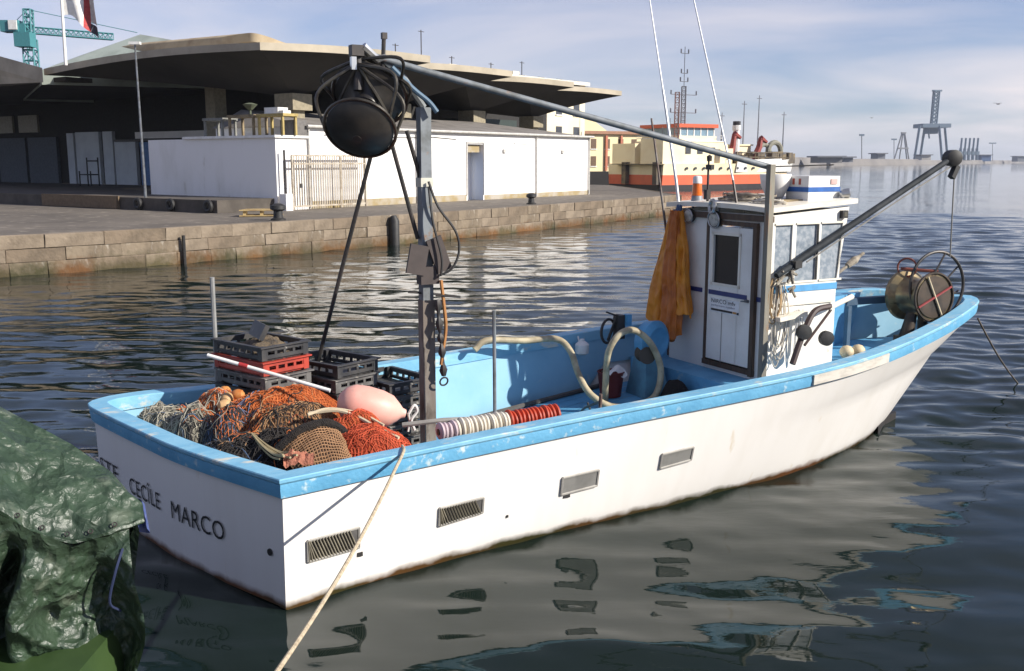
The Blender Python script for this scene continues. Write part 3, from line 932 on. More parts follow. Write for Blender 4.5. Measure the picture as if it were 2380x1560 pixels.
# breakwater and port on the horizon
bw_m = M('breakwater_stone', (0.20, 0.185, 0.17), 0.95, col2=(0.14, 0.13, 0.125), scale=0.02)
mb = MB()
bl_ = [(140, 545, 6.0), (205, 690, 6.0), (262, 812, 5.5), (430, 1060, 4.5), (640, 1400, 5.0), (1050, 2060, 6.5), (1700, 2600, 8.0), (2600, 3300, 9.0)]
for (x0, y0, h0), (x1, y1, h1) in zip(bl_[:-1], bl_[1:]):
    d = Vector((x1 - x0, y1 - y0, 0)).normalized(); n = Vector((-d.y, d.x, 0)) * 26
    mb.add([(x0, y0, -2), (x1, y1, -2), (x1 + n.x, y1 + n.y, -2), (x0 + n.x, y0 + n.y, -2), (x0 + n.x * .15, y0 + n.y * .15, h0), (x1 + n.x * .15, y1 + n.y * .15, h0), (x1 + n.x, y1 + n.y, h0), (x0 + n.x, y0 + n.y, h0)],
           [(3, 2, 1, 0), (4, 5, 6, 7), (0, 1, 5, 4), (1, 2, 6, 5), (2, 3, 7, 6), (3, 0, 4, 7)])
solo('breakwater', mb, bw_m, None, None, kind='structure')
ss_m = M('crane_blue_grey', (0.16, 0.22, 0.28), 0.7)
ss2_m = M('crane_pale', (0.34, 0.34, 0.35), 0.7)
def gpt(u, v, Y): return Vector(far(u, v, Y))
GY = 1300
gc = Thing('gantry_crane', 'tall blue-grey portal crane with upright lattice boom on the far breakwater', 'crane', tuple(gpt(2163, 372, GY)))
def bar(th, nm, pts, r, m, par=None):
    mb = MB(); mb.tube(pts, r, 5); return th.part(nm, mb, m, par)
for (u0, u1, dy) in ((2125, 2138, 0), (2138, 2150, 30), (2190, 2183, 0), (2203, 2196, 30)):
    bar(gc, 'leg', [gpt(u0, 373, GY + dy), gpt(u1, 292, GY + dy)], 1.7, ss_m)
mb = MB(); mb.box(tuple(gpt(2166, 293, GY + 15)), (36, 32, 5)); gc.part('portal_beam', mb, ss_m)
mb = MB(); mb.box(tuple(gpt(2163, 303, GY + 15)), (14, 14, 9)); gc.part('machinery_house', mb, ss_m)
mb = MB(); lattice(mb, gpt(2170, 290, GY + 10), gpt(2177, 212, GY + 10), 6, 9, 0.9); gc.part('boom', mb, ss_m)
mb = MB(); mb.box(tuple(gpt(2178, 211, GY + 10)), (12, 3, 2)); gc.part('boom_head', mb, ss_m)
bar(gc, 'hook_cable', [gpt(2157, 300, GY + 5), gpt(2160, 322, GY + 5)], 1.0, ss_m)
pt = Thing('lattice_crane', 'pale spidery lattice crane left of the tall portal crane', 'crane', tuple(gpt(2095, 372, 1400)))
for (u0, u1) in ((2078, 2097), (2090, 2099), (2108, 2101), (2113, 2103)):
    bar(pt, 'leg', [gpt(u0, 373, 1400), gpt(u1, 308, 1400)], 1.0, ss2_m)
mb = MB(); mb.box(tuple(gpt(2099, 345, 1400)), (14, 4, 2)); pt.part('cross_beam', mb, ss2_m)
mb = MB(); mb.box(tuple(gpt(2100, 309, 1400)), (6, 4, 2)); pt.part('crane_head', mb, ss2_m)
pos = ('leftmost', 'second from the left', 'middle', 'second from the right', 'rightmost')
for k in range(5):
    u = 2232 + k * 9.5
    gg = Thing('quay_crane', 'small dark jib crane in the row of five on the horizon, %s' % pos[k], 'crane', tuple(gpt(u, 373, 1500)), group='row of five small cranes on the horizon')
    bar(gg, 'tower', [gpt(u, 373, 1500), gpt(u + 1, 345, 1500)], 2.2, ss_m)
    bar(gg, 'jib', [gpt(u + 1, 350, 1500), gpt(u + 4, 321, 1500)], 1.5, ss_m)
    mb = MB(); mb.box(tuple(gpt(u + 1, 356, 1500)), (5, 5, 5)); gg.part('cab', mb, ss_m)
def mast(u, v0, v1, Y, lab, hd=6):
    t_ = Thing('light_mast', lab, 'light mast', tuple(gpt(u, v1, Y)), group='floodlight masts on the far breakwater')
    bar(t_, 'post', [gpt(u, v1, Y), gpt(u, v0, Y)], 0.45, ss2_m)
    mb = MB(); mb.box(tuple(gpt(u, v0, Y)), (hd, 2, 1.6)); t_.part('lamp_head', mb, ss_m)
mast(2003, 314, 374, 900, 'tall floodlight mast alone on the left part of the breakwater', 4)
mast(2078, 324, 374, 1200, 'floodlight mast just left of the pale lattice crane', 6)
mast(2307, 333, 375, 1500, 'floodlight mast right of the row of five small cranes', 10)
far_b = M('far_shed', (0.24, 0.25, 0.27), 0.9)
def fshed(u0, u1, v0, v1, Y, lab, m):
    a = gpt(u0, v1, Y); b = gpt(u1, v0, Y)
    t_ = Thing('port_shed', lab, 'shed', ((a.x + b.x) / 2, Y, a.z))
    mb = MB(); mb.box(((a.x + b.x) / 2, Y + 10, (a.z + b.z) / 2), (b.x - a.x, 20, b.z - a.z)); t_.part('wall', mb, m)
    mb = MB(); mb.box(((a.x + b.x) / 2, Y + 10, b.z + 0.5), (b.x - a.x + 4, 24, 1.0)); t_.part('roof', mb, far_b)
fshed(1905, 1958, 366, 379, 640, 'low grey shed at the near end of the breakwater', M('far_grey', (0.28, 0.27, 0.26), 0.9))
fshed(1960, 1983, 367, 377, 760, 'small dark shed next to the low grey one on the breakwater', far_b)
fshed(2040, 2058, 358, 373, 1000, 'dark box-shaped shed raised above the breakwater', far_b)
fshed(2142, 2164, 361, 373, 1250, 'pale shed between the legs of the portal crane', M('far_pale', (0.5, 0.47, 0.42), 0.9))
fshed(2281, 2304, 361, 375, 1500, 'blue shed right of the row of five cranes', M('far_blue', (0.08, 0.14, 0.28), 0.9))
fshed(2365, 2385, 364, 376, 1700, 'grey shed at the right end of the breakwater', far_b)

# ================================================================== WORKING SHIP in the basin behind
SH0 = Vector((18.2, 121, 0)); SA = Vector((0.85, 0.53, 0)).normalized(); SB = Vector((-SA.y, SA.x, 0))
ship = Thing('harbour_ship', 'red and cream harbour ship with orange-red bridge roof moored beyond the quay', 'ship', (SH0.x, SH0.y, 0))
def sf(s, t, z):
    p = SH0 + SA * (s * 1.22) + SB * t
    return (p.x, p.y, z)
def sbox(mb, s0, s1, t0, t1, z0, z1):
    P = [sf(s0, t0, z0), sf(s1, t0, z0), sf(s1, t1, z0), sf(s0, t1, z0), sf(s0, t0, z1), sf(s1, t0, z1), sf(s1, t1, z1), sf(s0, t1, z1)]
    return mb.add(P, [(3, 2, 1, 0), (4, 5, 6, 7), (0, 1, 5, 4), (1, 2, 6, 5), (2, 3, 7, 6), (3, 0, 4, 7)])
ship_red = M('ship_red', (0.68, 0.14, 0.06), 0.55, col2=(0.58, 0.12, 0.055), scale=0.4)
ship_black = M('ship_black', (0.02, 0.017, 0.02), 0.6)
ship_cream = M('ship_cream', (0.84, 0.74, 0.50), 0.6, col2=(0.78, 0.66, 0.42), scale=0.4)
ship_white = M('ship_white', (0.82, 0.80, 0.76), 0.5)
ship_rust = M('ship_dark_red', (0.26, 0.04, 0.03), 0.6)
ship_deck = M('ship_gear', (0.10, 0.085, 0.07), 0.8, col2=(0.22, 0.17, 0.10), scale=0.8)
BW = 11.0
def hull_ring(f):
    """plan outline at height fraction f: stern square, bow drawn in and raked"""
    L_ = 21.0 + 1.6 * f
    out = []
    for s_, w in ((0, 1), (L_ * 0.55, 1), (L_ * 0.75, 0.86), (L_ * 0.9, 0.52), (L_, 0.03)):
        out.append((s_, BW / 2 - BW / 2 * w * (0.94 + 0.06 * f)))
    for s_, w in ((L_, -0.03), (L_ * 0.9, -0.52), (L_ * 0.75, -0.86), (L_ * 0.55, -1), (0, -1)):
        out.append((s_, BW / 2 - BW / 2 * w * (0.94 + 0.06 * f)))
    return out
def hull_band(z0, z1, f0, f1, sheer=0.0):
    mb = MB(); a = hull_ring(f0); b = hull_ring(f1); n = len(a)
    sh = lambda s_: sheer * max(0, (s_ - 11) / 11) ** 1.5
    vv = [sf(s_, t_, z0) for s_, t_ in a] + [sf(s_, t_, z1 + sh(s_)) for s_, t_ in b]
    mb.add(vv, [(i, (i + 1) % n, n + (i + 1) % n, n + i) for i in range(n)] + [tuple(range(n - 1, -1, -1)), tuple(range(n, 2 * n))])
    return mb
ship.part('boot_topping', hull_band(-0.6, 0.55, 0, 0.15), ship_black)
ship.part('lower_hull', hull_band(0.553, 1.75, 0.15, 0.45), ship_red)
ship.part('hull', hull_band(1.753, 3.1, 0.45, 0.8, 0.0), ship_cream)
mb = MB()
a = hull_ring(0.8); b = hull_ring(1.0)
sel = [3, 4, 5, 6]
for i, k in ((2, 3), (3, 4), (4, 5), (5, 6), (6, 7)):
    mb.quad(sf(*a[i], 1.9), sf(*a[k], 1.9), sf(*b[k], 4.0), sf(*b[i], 3.6))
    mb.quad(sf(a[i][0], a[i][1] + (0.2 if a[i][1] < BW / 2 else -0.2), 1.9), sf(a[k][0], a[k][1] + (0.2 if a[k][1] < BW / 2 else -0.2), 1.9), sf(b[k][0], b[k][1] + (0.2 if b[k][1] < BW / 2 else -0.2), 4.0), sf(b[i][0], b[i][1] + (0.2 if b[i][1] < BW / 2 else -0.2), 3.6))
mb2 = MB(); a2 = [(s_ + 0.03, BW / 2 + (t_ - BW / 2) * 1.01) for s_, t_ in a]
for i, k in ((1, 2), (2, 3), (3, 4)):
    mb2.slab([sf(a2[i][0] + (-2.6 if i == 1 else 0), a2[i][1] - 0.05, 2.05), sf(a2[k][0], a2[k][1] - 0.05, 2.05), sf(b[k][0], b[k][1] - 0.12, 3.75), sf(b[i][0] + (-2.6 if i == 1 else 0), b[i][1] - 0.12, 3.55)], (SB.x, SB.y, 0), 0.12)
ship.part('bow_bulwark', mb2, ship_white)
# stern gantry block and legs
mb = MB(); sbox(mb, 0.1, 2.6, 0.4, 4.6, 3.103, 6.1); sbox(mb, 0.3, 2.2, 6.0, 10.6, 3.103, 5.6); ship.part('stern_block', mb, ship_cream)
mb = MB(); sbox(mb, -0.5, 0.05, 0.6, 1.4, 0.6, 3.3); sbox(mb, -0.5, 0.05, 6.6, 7.4, 0.6, 3.3); sbox(mb, -0.8, 0.08, 0.0, 9.0, 3.0, 3.09); ship.part('stern_frame', mb, ship_deck)
mb = MB(); sbox(mb, 2.7, 8.8, 1.2, 9.6, 3.103, 5.9); ship.part('deckhouse', mb, ship_cream)
mb = MB(); sbox(mb, 3.2, 8.2, 1.8, 9.0, 5.903, 6.5); ship.part('bridge_front', mb, ship_cream)
mb = MB(); sbox(mb, 3.4, 8.0, 2.0, 8.8, 6.503, 7.5); br_ = ship.part('bridge', mb, M('bridge_glass', (0.20, 0.30, 0.38), 0.2))
for k in range(6):
    mb = MB(); sbox(mb, 3.38 + k * 0.91, 3.5 + k * 0.91, 1.95, 2.03, 6.5, 7.5); ship.part('mullion', mb, ship_white, br_)
mb = MB(); sbox(mb, 3.0, 8.3, 1.6, 9.2, 7.503, 7.95); ship.part('bridge_roof', mb, M('orange_red', (0.62, 0.10, 0.03), 0.5))
for k, s_ in enumerate((3.6, 5.2, 6.9)):
    mb = MB(); sbox(mb, s_, s_ + 0.7, 1.14, 1.21, 4.3, 5.1); ship.part('cabin_window', mb, pane_m)
mb = MB(); sbox(mb, 9.0, 10.8, 2.0, 8.8, 3.103, 5.0); sbox(mb, 9.2, 10.4, 2.5, 8.0, 5.0, 5.5); ship.part('engine_casing', mb, ship_cream)
mb = MB()
for k in range(26):
    s_ = 10.8 + rng.uniform(0, 9.5); t_ = 1.4 + rng.uniform(0, 2.0); h_ = rng.uniform(0.4, 1.5); w_ = rng.uniform(0.3, 1.2)
    sbox(mb, s_, s_ + w_, t_, t_ + w_, 3.11, 3.2 + h_)
ship.part('deck_gear', mb, ship_deck)
mb = MB()
for z in (3.9, 4.5):
    mb.tube([sf(10.6, 0.8, z), sf(18.4, 1.2, z)], 0.06, 4)
for k in range(10):
    mb.tube([sf(10.6 + k * 0.86, 0.8 + k * 0.044, 3.1), sf(10.6 + k * 0.86, 0.8 + k * 0.044, 4.55)], 0.04, 4)
ship.part('railing', mb, ship_deck)
mb = MB(); mb.torus(sf(18.6, 4.0, 4.7), (SB.x, SB.y, 0), 1.2, 0.35, 20, 8); mb.torus(sf(17.2, 4.2, 4.6), (SB.x, SB.y, 0), 1.0, 0.3, 20, 8); ship.part('net_drum', mb, M('drum_grey', (0.25, 0.24, 0.19), 0.8))
for k in range(9):
    mb = MB(); c_ = sf(3.0 + k * 1.15, -0.02, 2.55); mb.lathe(c_, (SB.x, SB.y, 0), [(-0.06, 0.17), (0.05, 0.17)], 12); ship.part('porthole', mb, pane_m)
for z in (6.25, 6.55):
    mb = MB(); mb.tube([sf(2.75, 1.25, z), sf(3.1, 1.25, z)], 0.04, 4); mb.tube([sf(8.3, 1.25, z), sf(8.75, 1.25, z)], 0.04, 4); mb.tube([sf(2.75, 1.25, z), sf(2.75, 9.5, z)], 0.04, 4); ship.part('deckhouse_rail', mb, ship_white, kind='stuff')
mb = MB(); sbox(mb, 2.7, 8.8, 1.12, 1.19, 5.78, 5.9); ship.part('deck_edge', mb, ship_white)
mb = MB(); sbox(mb, 7.6, 8.3, 1.12, 1.19, 3.2, 4.9); ship.part('deckhouse_door', mb, ship_deck)
for s_, hgt in ((11.5, 6.9), (15.4, 6.4)):
    mb = MB(); mb.tube([sf(s_ - 0.9, 3, 3.3), sf(s_, 3, 5.2), sf(s_ + 0.2, 3, hgt)], [0.5, 0.42, 0.3], 6); mb.tube([sf(s_ + 0.2, 3, hgt), sf(s_ + 1.1, 3, hgt - 0.5)], [0.42, 0.22], 6)
    ship.part('deck_crane', mb, ship_rust)
mb = MB(); mb.tube([sf(12.3, 3.4, 4.0), sf(12.3, 3.4, 7.4)], 0.45, 10); mb.tube([sf(12.3, 3.4, 7.4), sf(12.3, 3.4, 8.0)], 0.55, 10); ship.part('funnel', mb, ship_white)
mb = MB(); mb.tube([sf(12.3, 3.4, 8.01), sf(12.3, 3.4, 8.5)], 0.5, 10); ship.part('funnel_cap', mb, ship_black)
mb = MB(); sbox(mb, 13.0, 15.0, 4.0, 6.0, 3.6, 5.4); sbox(mb, 12.8, 15.2, 3.8, 6.2, 5.41, 5.6); ship.part('wheel_shelter', mb, ship_cream)
thin = M('mast_grey', (0.20, 0.21, 0.24), 0.6)
mb = MB(); lattice(mb, sf(5.2, 4, 7.96), sf(5.2, 4, 12.6), 0.5, 9, 0.05); mb.tube([sf(5.2, 4, 12.6), sf(5.2, 4, 17.4)], 0.05, 5)
for z, w in ((9.4, 1.7), (11.6, 1.7), (13.2, 0.5), (14.2, 0.4), (16.6, 0.5)):
    mb.tube([sf(5.2 - w, 4, z), sf(5.2 + w, 4, z)], 0.045, 4)
    for k in (-w, w):
        mb.tube([sf(5.2 + k, 4, z), sf(5.2 + k, 4, z + 0.5)], 0.1, 5)
ship.part('radio_mast', mb, thin)
for s_, z in ((11.0, 9.6), (14.2, 11.2), (16.4, 12.0), (20.3, 10.0)):
    mb = MB(); mb.tube([sf(s_, 4.5, 3.2), sf(s_, 4.5, z)], [0.12, 0.05], 6); mb.tube([sf(s_ - 0.35, 4.5, z - 0.4), sf(s_ + 0.35, 4.5, z - 0.4)], 0.05, 4); ship.part('mast', mb, thin)
for k in range(3):
    mb = MB(); mb.tube([sf(2.5, 1.2 + k * 1.4, 6.1), sf(2.5, 1.2 + k * 1.4, 9.6 - k)], 0.05, 4); ship.part('staff', mb, thin)
mb = MB(); lattice(mb, sf(2.2, 1.0, 6.1), sf(2.2, 1.0, 11.6), 0.5, 9, 0.035)
ship.part('stern_mast', mb, M('mast_rust', (0.22, 0.10, 0.08), 0.7))

# ================================================================== THE FISHING BOAT (boat coordinates: x forward, y to port)
hull_white = waterline_mat('hull_white', (0.82, 0.79, 0.745), (0.77, 0.735, 0.68), 0.36, (0.14, 0.055, 0.018), (0.045, 0.04, 0.012), 0.02, 0.085, stretch=(2.5, 2.5, 0.22), col3=(0.66, 0.57, 0.43), scale3=1.9, mix3=(0.655, 0.76))
rail_blue = M('rail_blue', (0.125, 0.37, 0.57), 0.5, col2=(0.095, 0.31, 0.50), scale=3.0, col3=(0.52, 0.62, 0.62), scale3=9.0, mix3=(0.60, 0.72), bump=0.25, bscale=25)
rail_top_m = M('rail_blue_worn', (0.24, 0.50, 0.66), 0.5, col2=(0.17, 0.42, 0.60), scale=4.0, col3=(0.60, 0.60, 0.52), scale3=6.0, mix3=(0.56, 0.68), stretch=(0.6, 1.5, 1), bump=0.25, bscale=25)
lining_m = M('bulwark_light_blue', (0.27, 0.50, 0.65), 0.5, col2=(0.22, 0.45, 0.61), scale=1.5, col3=(0.40, 0.55, 0.62), scale3=7, mix3=(0.66, 0.8))
deck_m = M('deck_blue', (0.13, 0.38, 0.60), 0.5, col2=(0.085, 0.28, 0.48), scale=2.2, col3=(0.35, 0.48, 0.52), scale3=5, mix3=(0.62, 0.75), bump=0.2, bscale=40)
L_B = 10.05
def zr(x):
    t = max(x, 0) / 10.5
    return 1.05 + 0.16 * t + 0.40 * t * t
RS = cr([(0, -1.93, 0), (1.28, -1.79, 0), (2.59, -1.705, 0), (3.54, -1.685, 0), (4.96, -1.70, 0), (5.69, -1.685, 0), (6.4, -1.61, 0), (7.34, -1.39, 0), (8.6, -0.98, 0), (9.45, -0.63, 0), (9.88, -0.40, 0), (10.05, -0.17, 0)], 8)
RP = cr([(10.05, -0.17, 0), (9.95, 0.06, 0), (9.5, 0.38, 0), (8.6, 0.83, 0), (7.5, 1.27, 0), (6.4, 1.58, 0), (5.34, 1.74, 0), (4, 1.70, 0), (2.9, 1.60, 0), (1.5, 1.50, 0), (0.38, 1.47, 0), (-0.42, 1.53, 0), (-0.78, 1.46, 0)], 8)
RT = cr([(-0.78, 1.46, 0), (-0.93, 1.34, 0), (-0.965, 1.15, 0), (-0.84, 0.6, 0), (-0.70, 0.05, 0), (-0.54, -0.55, 0), (-0.32, -1.16, 0), (0, -1.93, 0)], 8)
WS = cr([(0, -1.90, 0), (0.89, -1.72, 0), (1.75, -1.60, 0), (2.68, -1.51, 0), (3.72, -1.44, 0), (4.9, -1.34, 0), (5.92, -1.20, 0), (6.83, -0.97, 0), (7.6, -0.68, 0), (8.2, -0.36, 0), (8.45, -0.22, 0), (8.5, -0.17, 0)], 8)
def resample(P, n):
    L = [0.0]
    for a, b in zip(P[:-1], P[1:]):
        L.append(L[-1] + (b - a).length)
    out = []
    i = 0
    for k in range(n):
        s = L[-1] * k / (n - 1)
        while i < len(L) - 2 and L[i + 1] < s:
            i += 1
        t = (s - L[i]) / max(L[i + 1] - L[i], 1e-9)
        out.append(P[i].lerp(P[i + 1], t))
    return out
NS = 64
rs, rp_, rt_ = resample(RS, NS), resample(RP, NS), resample(RT, 40)
ws = resample(WS, NS)
def zrail(p, port=False):
    z = zr(p.x)
    if port:
        z += 0.17 * sm(5.8, 8.2, p.x) * (1 - sm(8.9, 10.0, p.x))
    return z
wp = [Vector((p.x * 0.84 + (0.05 if p.x > 0 else 0), (p.y + 0.1) * 0.86 - 0.1, 0)) for p in rp_]
wp[0] = ws[-1].copy()
wt_ = [Vector((p.x * 0.97, p.y * 0.97, 0)) for p in rt_]
wt_[-1] = ws[0].copy(); wt_[0] = wp[-1].copy()
LEV = [-0.35, -0.12, 0.0, 0.12, 0.25, 0.4, 0.55, 0.66, 0.70, 0.8, 0.9, 1.0]
def side_pt(r, w, f, port):
    zt = zrail(r, port) - 0.125
    if f < 0:
        c = Vector((4.2, -0.1, 0))
        p = w.lerp(c, -f * 0.9)
        return (p.x, p.y, f * 1.6)
    bow = sm(4.5, 8.8, r.x)
    # below the knuckle the bow stays fine, above it the flare opens
    g0 = f ** 0.9
    g1 = 0.36 * (f / 0.68) ** 1.1 if f < 0.68 else 0.42 + 0.58 * (f - 0.68) / 0.32
    g = g0 * (1 - bow * 0.38) + g1 * bow * 0.38
    # slight tumble outwards amidships
    p = w.lerp(r, g)
    return (p.x, p.y, f * zt)
def skin(rr, ww, port):
    mb = MB()
    n = len(rr)
    vv = [side_pt(rr[i], ww[i], f, port) for f in LEV for i in range(n)]
    fs = [(j * n + i, j * n + i + 1, (j + 1) * n + i + 1, (j + 1) * n + i) for j in range(len(LEV) - 1) for i in range(n - 1)]
    return mb.add(vv, fs)
boat = Thing('fishing_boat', 'white wooden fishing boat with blue gunwale and small white wheelhouse, moored in the foreground', 'fishing boat', (4.5, 0, 0), 'boat')
mb = skin(rs, ws, False)
mb_p = skin(rp_, wp, True)
mb.add(mb_p.v, mb_p.f)
hull = boat.part('hull', mb, hull_white, smooth=True, angle=50, weld=True)
mb = skin(rt_, wt_, False)
transom = boat.part('transom', mb, hull_white, smooth=True, angle=60)
# gunwale: outer band and worn top, swept round the whole sheer
def ring_all():
    pts = [(p, False) for p in rs] + [(p, True) for p in rp_[1:]] + [(p, False) for p in rt_[1:-1]]
    return pts
RA = ring_all()
def sweep(prof, closed=True):
    """prof: (outward offset, height over the sheer)"""
    mb = MB(); n = len(RA); k = len(prof)
    P = [p for p, _ in RA]
    for i, (p, port) in enumerate(RA):
        a = P[i - 1]; b = P[(i + 1) % n]
        if i == 0:          # sharp quarter: mitre
            d1 = (p - a).normalized(); d2 = (b - p).normalized()
            n1 = Vector((d1.y, -d1.x, 0)); n2 = Vector((d2.y, -d2.x, 0))
            o = (n1 + n2).normalized(); o = o / max(o.dot(n1), 0.5)
        else:
            d = (b - a).normalized(); o = Vector((d.y, -d.x, 0))
        z = zrail(p, port)
        for (u, h) in prof:
            mb.v.append((p.x + o.x * u, p.y + o.y * u, z + h))
    for i in range(n):
        i2 = (i + 1) % n
        for j in range(k):
            j2 = (j + 1) % k
            mb.f.append((i * k + j, i2 * k + j, i2 * k + j2, i * k + j2))
    return mb
gun = boat.part('gunwale', sweep([(0.03, -0.135), (0.04, -0.07), (0.035, -0.012), (0.0, -0.012), (-0.03, -0.13)]), rail_blue, smooth=True, angle=30)
boat.part('rail_cap', sweep([(0.05, -0.011), (0.052, 0.012), (0.045, 0.02), (-0.125, 0.02), (-0.14, 0.01), (-0.14, -0.11), (-0.03, -0.11)]), rail_top_m, gun, smooth=True, angle=30)
# worn pale patch of bare planking on the starboard sheer by the wheelhouse
def deck_z(x):
    return max(0.24, 0.02 + 0.097 * x) if x < 5.62 else 0.86 + 0.06 * (x - 5.62)
mb = MB()
n = len(RA)
P = [p for p, _ in RA]
lin = []
for i, (p, port) in enumerate(RA):
    a = P[i - 1]; b = P[(i + 1) % n]
    d = (b - a).normalized(); o = Vector((d.y, -d.x, 0))
    if i == 0:
        o = Vector((-0.6, -0.8, 0))
    z = zrail(p, port)
    zb = 0.16 if p.x < 5.4 else 0.80 + 0.06 * (p.x - 5.62)
    pb = p - o * 0.16
    if p.x > 0.4 and i < len(rs) + len(rp_) - 1:      # forward the lining follows the narrowing skin
        k_ = i if i < len(rs) else i - len(rs) + 1
        r0, w0 = (rs[k_], ws[k_]) if i < len(rs) else (rp_[k_], wp[k_])
        q_ = side_pt(r0, w0, zb / (z - 0.125), port)
        pb = Vector((q_[0], q_[1], 0)) - o * 0.05
    lin.append((p - o * 0.115, z - 0.05, pb, zb))
for i in range(n):
    a, za, a2, zb = lin[i]
    mb.v += [(a.x, a.y, za), (a2.x, a2.y, zb), (a.x + (a.x - a2.x) * 0.6, a.y + (a.y - a2.y) * 0.6, za)]
for i in range(n):
    i2 = (i + 1) % n
    mb.f.append((i * 3, i * 3 + 1, i2 * 3 + 1, i2 * 3))
boat.part('bulwark_lining', mb, lining_m, smooth=True, angle=40)
# decks built as planks
def half(x, port):
    arr = rp_ if port else rs
    best = None
    if port:
        for a, b in zip(arr[:-1], arr[1:]):
            if (a.x - x) * (b.x - x) <= 0 and abs(a.x - b.x) > 1e-6:
                t = (x - a.x) / (b.x - a.x); return a.y + (b.y - a.y) * t
        return 1.3
    for a, b in zip(arr[:-1], arr[1:]):
        if (a.x - x) * (b.x - x) <= 0 and abs(a.x - b.x) > 1e-6:
            t = (x - a.x) / (b.x - a.x); return a.y + (b.y - a.y) * t
    # aft of the quarter: the transom line
    for a, b in zip(rt_[:-1], rt_[1:]):
        if (a.x - x) * (b.x - x) <= 0 and b.y < 1.0:
            t = (x - a.x) / (b.x - a.x + 1e-9); return a.y + (b.y - a.y) * t
    return 0.5
xs_aft = np.concatenate([np.linspace(-0.85, 0, 8), np.linspace(0.25, 5.62, 22)])
planks = np.linspace(0, 1, 15)
dk = None
for k in range(14):
    mb = MB(); vv = []
    for x in xs_aft:
        y0 = half(x, False) + 0.10 + 0.17 * sm(-0.2, 2.5, x); y1 = half(x, True) - 0.10 - 0.17 * sm(-0.2, 2.5, x)
        ya = y0 + (y1 - y0) * planks[k] + 0.004; yb = y0 + (y1 - y0) * planks[k + 1] - 0.004
        vv += [(x, ya, deck_z(min(x, 5.6))), (x, yb, deck_z(min(x, 5.6)))]
    mb.add(vv, [(2 * i, 2 * i + 2, 2 * i + 3, 2 * i + 1) for i in range(len(xs_aft) - 1)])
    pl = boat.part('deck_plank', mb, deck_m)
mb = MB()
xs_f = np.linspace(5.62, 9.3, 20); vv = []
for x in xs_f:
    fz = 0.86 + 0.06 * (x - 5.62); kk = 0.16 + 0.36 * sm(5.6, 8.2, x); vv += [(x, half(x, False) + kk, fz), (x, half(x, True) - kk, fz)]
mb.add(vv, [(2 * i, 2 * i + 2, 2 * i + 3, 2 * i + 1) for i in range(len(xs_f) - 1)])
mb.quad((5.62, -1.42, 0.5), (5.62, 1.5, 0.5), (5.62, 1.5, 0.86), (5.62, -1.42, 0.86))
boat.part('foredeck', mb, deck_m)
mb = MB(); xs_ = np.linspace(-0.6, 5.6, 20); vv = []
for x in xs_:
    kb = 0.33 + 0.3 * sm(2.0, 5.6, x); vv += [(x, half(x, False) + kb, 0.10), (x, half(x, True) - kb, 0.10)]
mb.add(vv, [(2 * i, 2 * i + 2, 2 * i + 3, 2 * i + 1) for i in range(len(xs_) - 1)])
boat.part('deck_bed', mb, M('dark_bilge', (0.03, 0.05, 0.06), 0.8))
# dark round strip along the port bulwark foot
mb = MB()
for x0, x1 in ((1.9, 3.4), (3.4, 5.2)):
    mb.tube([(x0, half(x0, True) - 0.29, deck_z(x0) + 0.03), (x1, half(x1, True) - 0.29, deck_z(x1) + 0.03)], 0.03, 6)
boat.part('foot_strip', mb, M('dark_strip', (0.10, 0.09, 0.08), 0.7))
# dark stem foot
mb = MB(); mb.prism([(8.0, -0.55), (8.5, -0.22), (8.80, -0.14), (8.86, -0.08), (8.7, -0.03), (8.2, 0.05)], -0.3, 0.09)
boat.part('stem_foot', mb, M('antifouling_dark', (0.02, 0.017, 0.015), 0.6))
# worn pale strip on the starboard gunwale
mb = MB(); k0, k1 = 34, 42
vv = []
for i in range(k0, k1 + 1):
    p = rs[i]; a = rs[i - 1]; b = rs[min(i + 1, NS - 1)]; d = (b - a).normalized(); o = Vector((d.y, -d.x, 0))
    for (u, h) in ((0.056, -0.12), (0.060, -0.018), (0.030, -0.018), (0.030, -0.12)):
        vv.append((p.x + o.x * u, p.y + o.y * u, zr(p.x) + h))
m_ = k1 - k0 + 1
mb.add(vv, [(i * 4 + j, i * 4 + 4 + j, i * 4 + 4 + (j + 1) % 4, i * 4 + (j + 1) % 4) for i in range(m_ - 1) for j in range(4)] + [(3, 2, 1, 0), tuple(range((m_ - 1) * 4, m_ * 4))])
boat.part('rubbing_strake', mb, M('bare_wood', (0.60, 0.56, 0.49), 0.8, col2=(0.47, 0.44, 0.38), scale=5, stretch=(1, 4, 4)), gun)

# scuppers with slatted grilles laid on the starboard side
def hull_side(x, z):
    """point and outward normal on the starboard skin at given x and z"""
    best = None
    for i in range(NS - 1):
        for f in np.linspace(0.1, 0.95, 18):
            p = side_pt(rs[i], ws[i], f, False)
            d = (p[0] - x) ** 2 + (p[2] - z) ** 2
            if best is None or d < best[0]:
                best = (d, i, f)
    d, i, f = best
    p = Vector(side_pt(rs[i], ws[i], f, False)); a = Vector(side_pt(rs[i + 1], ws[i + 1], f, False)); b = Vector(side_pt(rs[i], ws[i], f + 0.05, False))
    nrm = (b - p).cross(a - p).normalized()
    if nrm.y > 0: nrm = -nrm
    # walk on the tangent plane to the exact x, z
    y = p.y - (nrm.x * (x - p.x) + nrm.z * (z - p.z)) / nrm.y
    return Vector((x, y, z)), nrm
slat_m = M('grille_metal', (0.30, 0.27, 0.20), 0.5, 0.4, col2=(0.20, 0.18, 0.14), scale=9)
recess_shade = M('scupper_recess_shade', (0.10, 0.095, 0.09), 0.8)  # solid dark panel, painted for the shade inside a recess
